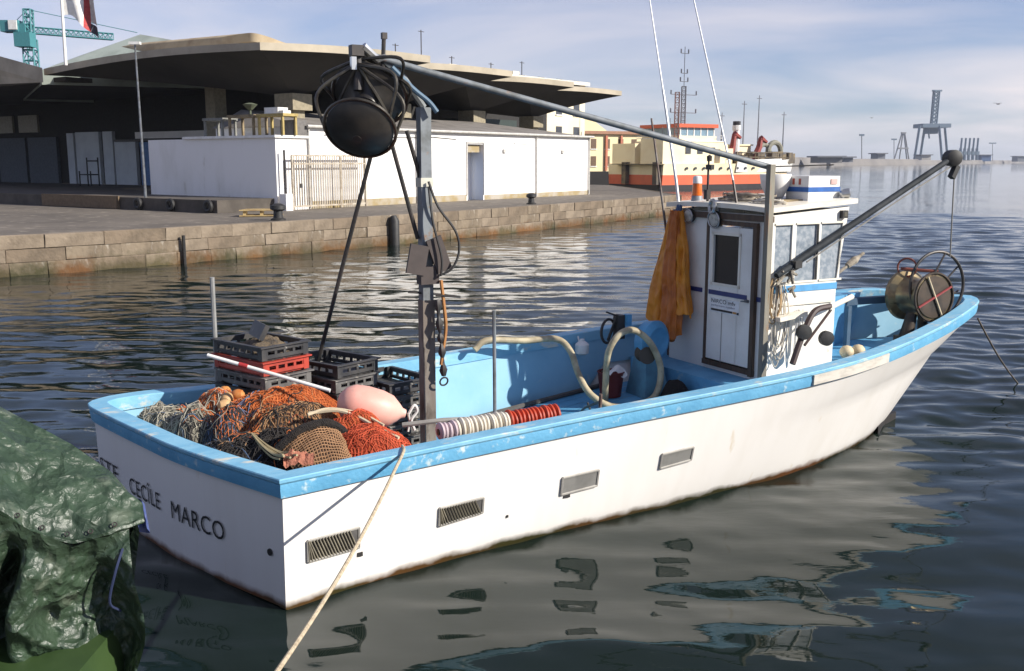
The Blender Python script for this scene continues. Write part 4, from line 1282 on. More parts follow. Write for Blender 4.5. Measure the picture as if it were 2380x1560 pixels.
def scupper(x0, x1, zb0, zb1, zt0, zt1, style):
    """panel given by its lower and upper edge at both ends"""
    A = hull_side(x0, zb0)[0]; B = hull_side(x1, zb1)[0]; C = hull_side(x1, zt1)[0]; D = hull_side(x0, zt0)[0]
    nrm = (B - A).cross(D - A).normalized()
    if nrm.y > 0: nrm = -nrm
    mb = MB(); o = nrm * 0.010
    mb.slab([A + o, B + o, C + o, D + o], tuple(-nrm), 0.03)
    s_ = boat.part('scupper', mb, recess_shade if style else M('scupper_grey', (0.22, 0.215, 0.20), 0.5))
    fr = MB(); w = 0.012; o2 = nrm * 0.018
    for a, b in ((A, B), (B, C), (C, D), (D, A)):
        fr.tube([a + o2 * 0.6, b + o2 * 0.6], w, 5)
    boat.part('scupper_frame', fr, M('frame_grey', (0.42, 0.40, 0.36), 0.6), s_)
    if style:
        for k in range(style):
            t0 = (k + 0.2) / style
            # diagonal slats
            a = A.lerp(B, t0); b = D.lerp(C, max(t0 - 0.16, 0.0))
            mb = MB(); mb.tube([a + o2, b + o2], 0.008, 4); boat.part('slat', mb, slat_m, s_)
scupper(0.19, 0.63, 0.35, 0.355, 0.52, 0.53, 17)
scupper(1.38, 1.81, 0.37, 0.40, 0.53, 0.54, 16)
scupper(2.65, 3.05, 0.40, 0.42, 0.57, 0.58, 0)
scupper(3.79, 4.17, 0.47, 0.50, 0.62, 0.64, 0)
for (x, z, w, h) in ((0.64, 0.29, 0.05, 0.035), (2.72, 0.37, 0.07, 0.028), (2.08, 0.30, 0.022, 0.022)):
    p, nr_ = hull_side(x, z)
    mb = MB(); mb.slab([p + Vector((-w / 2, 0, -h / 2)) + nr_ * .008, p + Vector((w / 2, 0, -h / 2)) + nr_ * .008, p + Vector((w / 2, 0, h / 2)) + nr_ * .008, p + Vector((-w / 2, 0, h / 2)) + nr_ * .008], tuple(-nr_), 0.03)
    boat.part('drain_hole', mb, black, hull)

# name on the transom: letters bent on to its curve
def text_mesh(txt, size):
    cu = bpy.data.curves.new('lettering', 'FONT')
    cu.body = txt; cu.size = size; cu.extrude = 0.0; cu.resolution_u = 3
    cu.space_character = 1.05
    o = bpy.data.objects.new('tmp', cu)
    COL.objects.link(o)
    bpy.context.view_layer.update()
    me = bpy.data.meshes.new_from_object(o.evaluated_get(bpy.context.evaluated_depsgraph_get()))
    bpy.data.objects.remove(o)
    return me
TL = [0.0]
rtl = list(reversed(rt_))
rtl = rtl
# running length along the transom measured from its port end
port_first = rt_
for a, b in zip(port_first[:-1], port_first[1:]):
    TL.append(TL[-1] + (b - a).length)
def transom_pt(s, z):
    i = 0
    while i < len(TL) - 2 and TL[i + 1] < s:
        i += 1
    t = (s - TL[i]) / (TL[i + 1] - TL[i])
    r = port_first[i].lerp(port_first[i + 1], t); w = wt_[i].lerp(wt_[i + 1], t)
    f = z / (zr(r.x) - 0.125)
    p = side_pt(r, w, f, False)
    d = (port_first[i + 1] - port_first[i]).normalized()
    return Vector(p), Vector((d.y, -d.x, 0))
def s_at_y(y):
    for i in range(len(port_first) - 1):
        a, b = port_first[i], port_first[i + 1]
        if a.y >= y >= b.y and a.y - b.y > 1e-6 and TL[i] > 0.3:
            return TL[i] + (TL[i + 1] - TL[i]) * (a.y - y) / (a.y - b.y)
    return 0
name_m = M('name_black', (0.012, 0.012, 0.012), 0.5)
def transom_text(txt, y0, y1, z0, h):
    me = text_mesh(txt, 1.0)
    co = np.array([v.co for v in me.vertices])
    x0, x1 = co[:, 0].min(), co[:, 0].max()
    s0, s1 = s_at_y(y0), s_at_y(y1)
    for v in me.vertices:
        s = s0 + (s1 - s0) * (v.co.x - x0) / (x1 - x0)
        z = z0 + h * v.co.y / 0.70
        p, nr = transom_pt(s, z)
        nr = nr if nr.x < 0 else -nr
        p = p + nr * 0.012
        v.co = (p.x - boat.o[0], p.y - boat.o[1], p.z)
    me.materials.append(name_m)
    boat.inst('name_lettering', me, transom)
transom_text('STE', 1.12, 0.66, 0.42, 0.15)
transom_text('CECÎLE', 0.40, -0.24, 0.385, 0.155)
transom_text('MARCO', -0.46, -1.24, 0.375, 0.16)
mb = MB()
p, nr = transom_pt(s_at_y(-1.78), 0.43); nr = nr if nr.x < 0 else -nr
mb.lathe(p + nr * 0.012, tuple(-nr), [(0, 0.028), (0.03, 0.028)], 14); boat.part('exhaust_hole', mb, black, transom)

# ------------------------------------------------------------------ wheelhouse
cab_white = M('cabin_white', (0.82, 0.79, 0.72), 0.6, col2=(0.66, 0.62, 0.54), scale=1.6, mix=(0.45, 0.75), col3=(0.42, 0.33, 0.22), scale3=4.0, mix3=(0.70, 0.80))
cab_cream = M('cabin_cream', (0.80, 0.75, 0.64), 0.45, col2=(0.72, 0.66, 0.54), scale=2)
dark_wood = M('dark_teak', (0.10, 0.060, 0.035), 0.6, col2=(0.06, 0.038, 0.025), scale=5, stretch=(4, 4, 0.6))
navy = M('navy_stripe', (0.025, 0.04, 0.16), 0.4)
stripe_b = M('stripe_blue', (0.10, 0.34, 0.62), 0.4)
cab_glass = M('salty_glass', (0.20, 0.24, 0.28), 0.5, col2=(0.34, 0.37, 0.40), scale=14, spec=0.4, col3=(0.13, 0.16, 0.20), scale3=5)
black_glass = M('dark_glass', (0.014, 0.013, 0.013), 0.25)
XA, YS, YP, ZB, ZT = 6.0, -0.60, 1.18, 0.875, 2.80
def xf(z):   # raked front
    return 7.06 if z < 2.0 else 7.06 + (z - 2.0) * 0.17
mb = MB()
def wall(mb, a, b, t=0.045):
    pass
# starboard wall with three window openings (z 2.03-2.70), built from pieces
wz0, wz1 = 2.03, 2.70
wins = [(6.07, 6.33), (6.39, 6.72), (6.78, 7.12)]
t = 0.05
def sidewall(y0, y1):
    mb.box(((XA + 7.06) / 2, (y0 + y1) / 2, (ZB + wz0) / 2), (7.06 - XA, y1 - y0, wz0 - ZB))
    # header to roof, following the rake
    mb.add([(XA, y0, wz1), (xf(wz1), y0, wz1), (xf(ZT + .08), y0, ZT + .08), (XA, y0, ZT), (XA, y1, wz1), (xf(wz1), y1, wz1), (xf(ZT + .08), y1, ZT + .08), (XA, y1, ZT)],
           [(0, 1, 2, 3), (7, 6, 5, 4), (0, 4, 5, 1), (1, 5, 6, 2), (2, 6, 7, 3), (3, 7, 4, 0)])
    edges = [XA] + [v for w in wins for v in w] + [xf(2.4)]
    for a, b in ((XA, 6.07), (6.33, 6.39), (6.72, 6.78)):
        mb.box(((a + b) / 2, (y0 + y1) / 2, (wz0 + wz1) / 2), (b - a, y1 - y0, wz1 - wz0))
    mb.add([(7.10, y0, wz0), (xf(wz0), y0, wz0), (xf(wz1), y0, wz1), (7.12, y0, wz1), (7.10, y1, wz0), (xf(wz0), y1, wz0), (xf(wz1), y1, wz1), (7.12, y1, wz1)],
           [(0, 1, 2, 3), (7, 6, 5, 4), (0, 4, 5, 1), (1, 5, 6, 2), (2, 6, 7, 3), (3, 7, 4, 0)])
sidewall(YS, YS + t)
sidewall(YP - t, YP)
# front wall with opening left for glass above z=2.03
mb.add([(7.06 - t, YS + t, ZB), (7.06, YS + t, ZB), (7.06, YP - t, ZB), (7.06 - t, YP - t, ZB), (7.06 - t, YS + t, 2.03), (7.06, YS + t, 2.03), (7.06, YP - t, 2.03), (7.06 - t, YP - t, 2.03)],
       [(3, 2, 1, 0), (4, 5, 6, 7), (0, 1, 5, 4), (1, 2, 6, 5), (2, 3, 7, 6), (3, 0, 4, 7)])
mb.add([(xf(2.7) - t, YS + t, 2.7), (xf(2.7), YS + t, 2.7), (xf(2.7), YP - t, 2.7), (xf(2.7) - t, YP - t, 2.7), (xf(2.85) - t, YS + t, 2.85), (xf(2.85), YS + t, 2.85), (xf(2.85), YP - t, 2.85), (xf(2.85) - t, YP - t, 2.85)],
       [(3, 2, 1, 0), (4, 5, 6, 7), (0, 1, 5, 4), (1, 2, 6, 5), (2, 3, 7, 6), (3, 0, 4, 7)])
# aft wall with door opening (y -0.37..0.42)
mb.box((XA + t / 2, (YS + t - 0.38) / 2, (ZB + ZT) / 2), (t, -0.38 - YS - t, ZT - ZB))
mb.box((XA + t / 2, (0.46 + YP - t) / 2, (ZB + ZT) / 2), (t, YP - t - 0.46, ZT - ZB))
mb.box((XA + t / 2, 0.04, (2.66 + ZT) / 2), (t, 0.84, ZT - 2.66))
mb.box((XA + t / 2, 0.04, (ZB + 0.98) / 2), (t, 0.84, 0.98 - ZB))
cabin = boat.part('cabin', mb, cab_white)
# roof slab with lip, slightly crowned and rising forward
mb = MB()
def rf(u, w, off):
    x = 5.93 + 1.36 * u; y = YS - 0.05 + (YP - YS + 0.10) * w
    return (x, y, 2.83 + 0.085 * u + 0.03 * (1 - (2 * w - 1) ** 2) + off)
N_ = 8
top = [rf(i / N_, j / N_, 0.055) for i in range(N_ + 1) for j in range(N_ + 1)]
bot = [rf(i / N_, j / N_, 0.0) for i in range(N_ + 1) for j in range(N_ + 1)]
g = lambda i, j: i * (N_ + 1) + j
o_ = len(top)
fs = [(g(i, j), g(i + 1, j), g(i + 1, j + 1), g(i, j + 1)) for i in range(N_) for j in range(N_)]
fs += [(o_ + g(i, j + 1), o_ + g(i + 1, j + 1), o_ + g(i + 1, j), o_ + g(i, j)) for i in range(N_) for j in range(N_)]
for i in range(N_):
    fs += [(g(i, 0), o_ + g(i, 0), o_ + g(i + 1, 0), g(i + 1, 0)), (g(i, N_), g(i + 1, N_), o_ + g(i + 1, N_), o_ + g(i, N_)),
           (g(0, i), g(0, i + 1), o_ + g(0, i + 1), o_ + g(0, i)), (g(N_, i), o_ + g(N_, i), o_ + g(N_, i + 1), g(N_, i + 1))]
mb.add(top + bot, fs)
boat.part('cabin_roof', mb, cab_cream, cabin, smooth=True, angle=30)
for (a, b) in wins:
    mb = MB(); mb.box(((a + b) / 2, YS + 0.025, (wz0 + wz1) / 2), (b - a, 0.012, wz1 - wz0)); boat.part('side_window', mb, cab_glass, cabin)
    mb = MB()
    for z in (wz0, wz1):
        mb.box(((a + b) / 2, YS - 0.004, z), (b - a + 0.02, 0.016, 0.022))
    boat.part('window_trim', mb, cab_cream, cabin)
mb = MB(); mb.box((6.725, YS - 0.003, 2.365), (0.02, 0.012, 0.66)); boat.part('window_post', mb, black, cabin)
mb = MB(); mb.add([(7.03, YS + t, 2.03), (7.05, YS + t, 2.03), (7.05, YP - t, 2.03), (7.03, YP - t, 2.03), (7.15, YS + t, 2.7), (7.17, YS + t, 2.7), (7.17, YP - t, 2.7), (7.15, YP - t, 2.7)],
       [(3, 2, 1, 0), (4, 5, 6, 7), (0, 1, 5, 4), (1, 2, 6, 5), (2, 3, 7, 6), (3, 0, 4, 7)])
boat.part('windscreen', mb, cab_glass, cabin)
mb = MB(); mb.box((0.5 * (XA + 7.065), YS - 0.004, 1.955), (7.065 - XA, 0.012, 0.075)); boat.part('side_stripe', mb, stripe_b, cabin)
mb = MB(); mb.box((XA - 0.004, 0.86, 1.835), (0.012, 0.62, 0.055)); boat.part('aft_stripe', mb, navy, cabin)
mb = MB(); mb.box((XA - 0.004, -0.50, 1.835), (0.012, 0.19, 0.055)); boat.part('aft_stripe', mb, navy, cabin)
mb = MB(); mb.box((0.5 * (XA + 7.06), YS - 0.012, 1.78), (0.95, 0.022, 0.03)); boat.part('grab_rail', mb, cab_cream, cabin)
# door with dark frame, dark window and navy band
mb = MB()
mb.box((XA - 0.012, 0.44, 1.82), (0.05, 0.045, 1.70)); mb.box((XA - 0.02, -0.395, 1.80), (0.06, 0.06, 1.76)); mb.box((XA - 0.012, 0.02, 2.68), (0.05, 0.88, 0.05)); mb.box((XA - 0.012, 0.02, 0.965), (0.06, 0.90, 0.06))
boat.part('door_frame', mb, dark_wood, cabin)
mb = MB(); dx = XA - 0.012
mb.box((dx, 0.37, 1.825), (0.032, 0.09, 1.62)); mb.box((dx, -0.235, 1.825), (0.032, 0.24, 1.62))
mb.box((dx, 0.10, 2.585), (0.032, 0.45, 0.10)); mb.box((dx, 0.10, 1.485), (0.032, 0.45, 0.94))
boat.part('door', mb, cab_white, cabin)
mb = MB(); mb.box((XA - 0.004, 0.10, 2.245), (0.012, 0.45, 0.575)); boat.part('door_window', mb, black_glass, cabin)
mb = MB()
for (y, z, w, h) in ((0.34, 2.245, 0.03, 0.64), (-0.14, 2.245, 0.03, 0.64)):
    mb.box((XA - 0.034, y, z), (0.014, w, h))
for z in (1.945, 2.55):
    mb.box((XA - 0.034, 0.10, z), (0.014, 0.51, 0.03))
boat.part('door_window_frame', mb, cab_cream, cabin)
mb = MB(); mb.box((XA - 0.031, 0.055, 1.838), (0.008, 0.68, 0.055)); boat.part('door_stripe', mb, navy, cabin)
mb = MB(); mb.box((XA - 0.045, -0.30, 1.80), (0.03, 0.05, 0.03)); mb.tube([(XA - 0.06, -0.31, 1.80), (XA - 0.06, -0.22, 1.79)], 0.009, 6); boat.part('door_handle', mb, grey_metal, cabin)
mb = MB(); mb.box((XA - 0.030, 0.14, 1.315), (0.006, 0.012, 0.62)); boat.part('door_seam', mb, M('seam_grey', (0.35, 0.33, 0.30), 0.7), cabin)
mb = MB(); mb.box((XA - 0.005, 1.03, 2.74), (0.05, 0.25, 0.05)); mb.box((XA - 0.02, 0.1, 2.76), (0.04, 1.5, 0.07)); boat.part('roof_lath', mb, dark_wood, cabin)
# sticker
mb = MB(); mb.box((XA - 0.0300, 0.10, 1.69), (0.006, 0.52, 0.175)); boat.part('sticker', mb, M('sticker_white', (0.80, 0.80, 0.78), 0.4), cabin)
def sticker_text(txt, y0, y1, z0, h, m):
    me = text_mesh(txt, 1.0)
    co = np.array([v.co for v in me.vertices]); x0, x1 = co[:, 0].min(), co[:, 0].max()
    for v in me.vertices:
        yy = y0 + (y1 - y0) * (v.co.x - x0) / (x1 - x0)
        v.co = (XA - 0.0365 - boat.o[0], yy - boat.o[1], z0 + h * v.co.y / 0.7)
    me.materials.append(m)
    boat.inst('sticker_lettering', me, cabin)
sticker_text('NIRCO mfv', 0.33, -0.10, 1.715, 0.05, name_m)
sticker_text('performant number', 0.33, -0.10, 1.675, 0.024, M('grey_print', (0.12, 0.13, 0.2), 0.5))
mb = MB(); mb.box((XA - 0.0355, 0.14, 1.632), (0.005, 0.38, 0.024)); boat.part('sticker_bar', mb, name_m, cabin)
mb = MB(); mb.box((XA - 0.0355, -0.09, 1.632), (0.005, 0.06, 0.024)); boat.part('sticker_tip', mb, M('print_orange', (0.5, 0.25, 0.06), 0.5), cabin)
mb = MB(); mb.box((XA - 0.0355, -0.145, 1.628), (0.005, 0.03, 0.026)); boat.part('sticker_dot', mb, name_m, cabin)
# lamps and aerials on the roof
lens_m = M('lamp_lens', (0.55, 0.53, 0.46), 0.15, col2=(0.35, 0.33, 0.28), scale=20)
chrome = M('dull_chrome', (0.55, 0.55, 0.54), 0.3, 0.8)
for (y, z, s_) in ((0.79, 2.74, 1.0), (0.30, 2.72, 1.15)):
    mb = MB(); mb.lathe((XA - 0.02, y, z), (-1, 0, -0.12), [(-0.06, 0.05), (0, 0.085 * s_), (0.05, 0.095 * s_), (0.055, 0.085 * s_)], 20); fl = boat.part('floodlight', mb, dark_metal, smooth=True)
    mb = MB(); mb.lathe((XA - 0.02, y, z), (-1, 0, -0.12), [(0.053, 0.08 * s_), (0.062, 0.05 * s_), (0.066, 0.0)], 20); boat.part('lens', mb, lens_m, fl, smooth=True)
    mb = MB(); mb.torus((XA - 0.075, y, z - 0.007), (-1, 0, -0.12), 0.088 * s_, 0.009, 22, 6); boat.part('lamp_rim', mb, chrome, fl, smooth=True)
    mb = MB(); mb.tube([(XA, y, z + 0.09), (XA + 0.02, y, z + 0.17)], 0.015, 6); boat.part('lamp_bracket', mb, grey_metal, fl)
mb = MB(); mb.torus((XA - 0.1, 0.30, 2.87), (-1, 0.3, 0.1), 0.075, 0.022, 18, 6); boat.part('lamp_ring', mb, chrome, smooth=True)
bcx = (6.12, 0.86)
mb = MB(); mb.lathe((*bcx, 2.87), (0, 0, 1), [(0, 0.075), (0.10, 0.068), (0.11, 0.06)], 16); bc = boat.part('beacon', mb, M('grey_plastic', (0.22, 0.24, 0.27), 0.5), smooth=True)
mb = MB(); mb.lathe((*bcx, 2.98), (0, 0, 1), [(0, 0.066), (0.05, 0.062), (0.14, 0.056), (0.17, 0.045)], 16); boat.part('beacon_lens', mb, M('amber_plastic', (0.75, 0.16, 0.015), 0.25), bc, smooth=True)
mb = MB(); mb.lathe((*bcx, 3.13), (0, 0, 1), [(0, 0.058), (0.07, 0.055), (0.09, 0.04), (0.095, 0)], 16); boat.part('beacon_cap', mb, white_paint, bc, smooth=True)
whip = M('whip_white', (0.72, 0.73, 0.74), 0.4)
def aerial(pts, rs_, m, nm='aerial'):
    mb = MB(); mb.tube(pts, rs_, 6); return boat.part(nm, mb, m, smooth=True)
a_ = aerial([(6.05, 1.12, 2.82), (6.03, 1.17, 3.15), (6.05, 1.52, 4.30)], [0.022, 0.02, 0.016], whip)
aerial([(6.05, 1.52, 4.30), (6.05, 1.87, 5.52), (6.05, 1.95, 5.9)], [0.011, 0.008, 0.006], whip)
aerial([(6.05, 0.04, 2.9), (6.05, 0.12, 3.18)], [0.018, 0.014], dark_metal)
aerial([(6.05, 0.12, 3.18), (6.05, 0.98, 5.4), (6.05, 1.16, 5.9)], [0.012, 0.009, 0.006], whip)
aerial([(6.02, 1.22, 0.9), (6.02, 1.28, 2.3), (6.05, 1.75, 3.95)], [0.018, 0.018, 0.014], M('rusty_pole', (0.10, 0.06, 0.045), 0.7, col2=(0.2, 0.18, 0.16)), 'side_pole')
pl_ = aerial([(6.05, 0.57, 2.88), (6.05, 0.575, 3.30), (6.05, 0.57, 3.45)], [0.018, 0.014, 0.012], dark_metal, 'light_staff')
mb = MB(); mb.box((6.05, 0.58, 3.00), (0.06, 0.06, 0.12)); mb.box((6.05, 0.545, 3.33), (0.05, 0.10, 0.06)); mb.lathe((6.05, 0.56, 3.40), (0, 0, 1), [(0, 0.03), (0.06, 0.035), (0.08, 0.0)], 10); boat.part('staff_lamp', mb, dark_metal, pl_)
mb = MB(); mb.tube([(7.20, -0.5, 2.92), (7.20, -0.5, 3.0)], 0.018, 6); mb.lathe((7.22, -0.5, 3.02), (0.8, -0.5, 0.1), [(-0.06, 0.02), (-0.04, 0.045), (0.05, 0.055), (0.07, 0.03)], 14); mb.lathe((7.34, -0.42, 3.04), (0.8, -0.5, 0.1), [(-0.05, 0.02), (-0.03, 0.04), (0.03, 0.045), (0.05, 0.02)], 14); boat.part('spotlight', mb, chrome, smooth=True)
mb = MB(); mb.box((7.10, YS - 0.025, 2.79), (0.085, 0.05, 0.09)); nv = boat.part('side_light', mb, black)
mb = MB(); mb.box((7.10, YS - 0.052, 2.79), (0.05, 0.006, 0.05)); boat.part('lens', mb, M('dark_lens', (0.12, 0.11, 0.08), 0.3), nv)

# ------------------------------------------------------------------ mast, cross pipe, post, booms
pipe_m = M('galvanised_pipe', (0.20, 0.22, 0.235), 0.6, 0.1, col2=(0.12, 0.13, 0.13), scale=5, col3=(0.22, 0.13, 0.08), scale3=8, mix3=(0.62, 0.72))
mast_low = M('mast_weathered', (0.16, 0.13, 0.105), 0.7, col2=(0.26, 0.24, 0.20), scale=3, stretch=(1, 1, 0.3), col3=(0.09, 0.07, 0.055), scale3=7)
mb = MB(); mb.box((2.2, 0.35, 2.95), (0.115, 0.115, 1.96)); mast_ = boat.part('mast', mb, pipe_m)
mb = MB(); mb.box((2.2, 0.35, 1.115), (0.13, 0.13, 1.75)); boat.part('mast_foot', mb, mast_low, mast_)
mb = MB(); mb.box((2.2, 0.35, 3.19), (0.135, 0.135, 0.09)); boat.part('mast_band', mb, M('pale_tape', (0.62, 0.60, 0.5), 0.7), mast_)
mb = MB(); mb.box((2.06, 0.24, 2.42), (0.20, 0.03, 0.30), Matrix.Rotation(0.2, 3, 'Y')); mb.box((2.30, 0.24, 2.46), (0.17, 0.03, 0.36), Matrix.Rotation(-0.35, 3, 'Y')); mb.box((2.2, 0.30, 2.25), (0.2, 0.12, 0.18)); boat.part('mast_plate', mb, M('brown_steel', (0.06, 0.045, 0.04), 0.6), mast_)
mb = MB(); mb.tube(cr([(2.2, 0.25, 3.2), (2.28, 0.2, 2.95), (2.46, 0.18, 2.7), (2.5, 0.18, 2.5), (2.42, 0.18, 2.32), (2.28, 0.2, 2.25)], 6), 0.014, 6); mb.tube(cr([(2.2, 0.25, 3.15), (2.22, 0.2, 2.8), (2.3, 0.18, 2.45), (2.3, 0.19, 2.25)], 6), 0.013, 6); boat.part('mast_cable', mb, black, mast_, smooth=True)
mb = MB(); mb.tube([(2.24, 0.2, 2.05), (2.5, 0.16, 2.02)], 0.012, 6); mb.tube([(2.0, 0.35, 2.08), (2.4, 0.35, 2.03)], 0.01, 6); boat.part('belaying_pin', mb, dark_metal, mast_)
mb = MB(); mb.tube(cr([(2.31, 0.22, 2.2), (2.33, 0.2, 1.95), (2.35, 0.2, 1.7), (2.31, 0.2, 1.45), (2.29, 0.2, 1.32)], 5), 0.02, 6); boat.part('orange_tackle', mb, M('orange_rope', (0.42, 0.19, 0.06), 0.8), mast_, smooth=True)
mb = MB(); mb.tube(cr([(2.27, 0.22, 2.0), (2.28, 0.2, 1.7), (2.3, 0.2, 1.5), (2.32, 0.2, 1.2)], 5), [0.03 + 0.018 * math.sin(k * 1.9) for k in range(16)], 6); mb.torus((2.32, 0.2, 1.14), (0, 1, 0.2), 0.045, 0.01, 14, 5); boat.part('hanging_shackle', mb, dark_metal, mast_, smooth=True)
mb = MB(); mb.tube([(1.70, 0.36, 4.40), (2.2, 0.25, 4.27), (5.97, -0.60, 3.33)], 0.034, 10); cp = boat.part('cross_pipe', mb, pipe_m, smooth=True)
mb = MB(); mb.tube([(1.78, 0.36, 4.3), (1.80, 0.36, 4.62)], 0.022, 8); mb.box((1.80, 0.36, 4.6), (0.05, 0.05, 0.06)); boat.part('pipe_stub', mb, dark_metal, cp)
mb = MB(); mb.tube([(5.97, -0.60, 3.34), (6.85, -0.66, 3.36)], 0.008, 5); boat.part('pipe_stay', mb, dark_metal, cp)
mb = MB(); mb.tube([(2.2, 0.35, 3.93), (2.0, 0.36, 4.20), (1.80, 0.36, 4.36)], 0.04, 8); boat.part('mast_bracket', mb, pipe_m, mast_)
mb = MB(); mb.tube(cr([(1.85, 0.3, 4.3), (2.05, 0.25, 4.1), (2.2, 0.22, 3.98), (2.28, 0.2, 3.88)], 5), 0.026, 8); boat.part('blue_sleeve', mb, M('sleeve_blue', (0.08, 0.15, 0.22), 0.6), mast_, smooth=True)
post_m = M('post_weathered', (0.25, 0.23, 0.18), 0.7, col2=(0.13, 0.115, 0.09), scale=3, stretch=(1, 1, 0.3), col3=(0.30, 0.16, 0.08), scale3=5, mix3=(0.6, 0.7))
mb = MB(); mb.box((5.90, -0.665, 2.09), (0.07, 0.07, 2.55)); boat.part('gallows_post', mb, post_m)
# struts carrying the hauling block
for pts in (((1.72, 0.55, 3.5), (1.24, 1.32, 0.95)), ((1.86, 0.40, 3.62), (2.12, 0.36, 2.62)), ((2.02, 0.36, 3.7), (2.17, 0.36, 3.2))):
    mb = MB(); mb.tube(pts, 0.023, 8); boat.part('strut', mb, dark_metal, smooth=True)
# hauling block: two dished wheels in a cage of bent rods
hb = Vector((1.50, 0.30, 4.42)); F_ = Vector((1.44, 0.14, 3.68)); B_ = Vector((1.70, 0.50, 4.06)); ax = (B_ - F_).normalized()
blk_m = M('block_rubber', (0.030, 0.027, 0.024), 0.38, 0.2, col2=(0.06, 0.05, 0.04), scale=3, col3=(0.14, 0.10, 0.06), scale3=3.5, mix3=(0.66, 0.74))
mb = MB(); mb.lathe(F_, tuple(ax), [(-0.12, 0.0), (-0.11, 0.08), (-0.04, 0.25), (0.03, 0.325), (0.05, 0.325), (0.09, 0.27), (0.17, 0.16), (0.24, 0.13)], 36); hbk = boat.part('hauling_block', mb, blk_m, smooth=True, angle=35)
mb = MB(); mb.lathe(B_, tuple(-ax), [(-0.10, 0.0), (-0.09, 0.12), (-0.02, 0.29), (0.03, 0.345), (0.05, 0.345), (0.09, 0.28), (0.17, 0.16), (0.24, 0.13)], 36); boat.part('far_wheel', mb, blk_m, hbk, smooth=True, angle=35)
rod_m = M('rod_steel', (0.10, 0.09, 0.07), 0.35, 0.5, col2=(0.035, 0.03, 0.026), scale=4)
u_ = ax.orthogonal().normalized(); w_ = ax.cross(u_)
for cen, Rr, s0 in ((F_ + ax * 0.04, 0.345, -1), (B_ - ax * 0.04, 0.37, 1)):
    mb = MB(); mb.torus(cen, tuple(ax), Rr, 0.017, 36, 6); boat.part('wheel_rim', mb, rod_m, hbk, smooth=True)
    for k in range(9):
        a = 2 * math.pi * (k + 0.3) / 9
        e = cen + (u_ * math.cos(a) + w_ * math.sin(a)) * Rr
        if e.z > cen.z + 0.14: continue
        mid = (hb + Vector((0, 0, -0.12)) + e) / 2 + (e - cen).normalized() * 0.24 + Vector((-0.02, -0.06, 0.06))
        mb = MB(); mb.tube(cr([hb + ax * 0.04 * s0 + Vector((0, 0, -0.08)), mid, e], 7), 0.017, 6); boat.part('cage_rod', mb, rod_m, hbk, smooth=True)
mb = MB(); mb.tube([F_ - ax * 0.12, B_ + ax * 0.14], 0.045, 10); boat.part('axle', mb, dark_metal, hbk)
mb = MB(); mb.tube([hb + Vector((0.03, 0.05, 0.05)), hb + Vector((0, 0, -0.35))], [0.055, 0.045], 10); mb.box(tuple(hb + Vector((-0.01, 0, 0.02))), (0.12, 0.10, 0.10)); mb.tube([hb + Vector((0, 0, 0.03)), Vector((1.72, 0.36, 4.36))], 0.05, 8); boat.part('block_head', mb, dark_metal, hbk)
mb = MB(); mb.box(tuple(hb + Vector((-0.05, -0.02, -0.10))), (0.05, 0.05, 0.12)); mb.tube([hb + Vector((0.05, -0.02, 0.06)), hb + Vector((0.2, 0.0, -0.05)), hb + Vector((0.3, 0.05, -0.02))], [0.045, 0.04, 0.03], 8); boat.part('hydraulic_motor', mb, chrome, hbk, smooth=True)
mb = MB(); mb.tube([(1.20, 0.22, 3.82), (1.40, 0.22, 3.96)], 0.045, 10); boat.part('ram', mb, M('blue_grey_ram', (0.10, 0.13, 0.18), 0.35, 0.4), hbk, smooth=True)

# bow boom (dark), its head and the lifting rope
mb = MB(); mb.tube([(6.02, -0.70, 2.13), (6.45, -0.68, 2.33), (8.94, -0.60, 3.44)], [0.035, 0.04, 0.036], 10); bm_ = boat.part('boom', mb, M('boom_dark', (0.020, 0.024, 0.028), 0.7, 0.0, col2=(0.04, 0.045, 0.05), scale=4, spec=0.2), smooth=True)
mb = MB(); mb.lathe((8.95, -0.60, 3.44), (0.4, 0.9, 0), [(-0.09, 0.05), (-0.07, 0.10), (0.07, 0.10), (0.09, 0.05)], 16); mb.box((9.0, -0.6, 3.27), (0.07, 0.07, 0.17), Matrix.Rotation(0.5, 3, 'Y')); boat.part('boom_head', mb, black, bm_, smooth=True)
mb = MB(); mb.tube([(6.45, -0.72, 2.27), (8.2, -0.65, 3.04), (8.97, -0.62, 3.36)], 0.010, 6); boat.part('boom_line', mb, M('pale_line', (0.22, 0.21, 0.19), 0.8), bm_)
mb = MB(); mb.box((6.3, -0.71, 2.25), (0.10, 0.09, 0.08)); boat.part('boom_cleat', mb, black, bm_)
mb = MB(); mb.tube([(9.0, -0.61, 3.22), (9.03, -0.60, 2.7), (9.05, -0.60, 2.20)], 0.009, 6); boat.part('lift_rope', mb, MATS['pale_line'], bm_)

# bow net hauler
brass = M('hauler_brass', (0.33, 0.26, 0.14), 0.32, 0.75, col2=(0.20, 0.14, 0.08), scale=4, col3=(0.10, 0.07, 0.045), scale3=6)
hd_m = M('hauler_dark', (0.075, 0.055, 0.04), 0.5, 0.4, col2=(0.035, 0.03, 0.025), scale=4)
cN = Vector((8.93, -0.50, 1.68)); hax = Vector((0.14, 1, -0.06)).normalized()
mb = MB(); mb.lathe(cN, tuple(hax), [(0.0, 0.15), (0.01, 0.305), (0.05, 0.30), (0.08, 0.25), (0.25, 0.20), (0.42, 0.25), (0.47, 0.33), (0.52, 0.335), (0.53, 0.1)], 36); hl = boat.part('net_hauler', mb, brass, smooth=True, angle=35)
mb = MB(); mb.lathe(cN, tuple(hax), [(-0.006, 0.0), (-0.004, 0.27)], 32); boat.part('hauler_face', mb, hd_m, hl)
mb = MB(); mb.torus(cN, tuple(hax), 0.31, 0.016, 36, 6); boat.part('hauler_rim', mb, hd_m, hl, smooth=True)
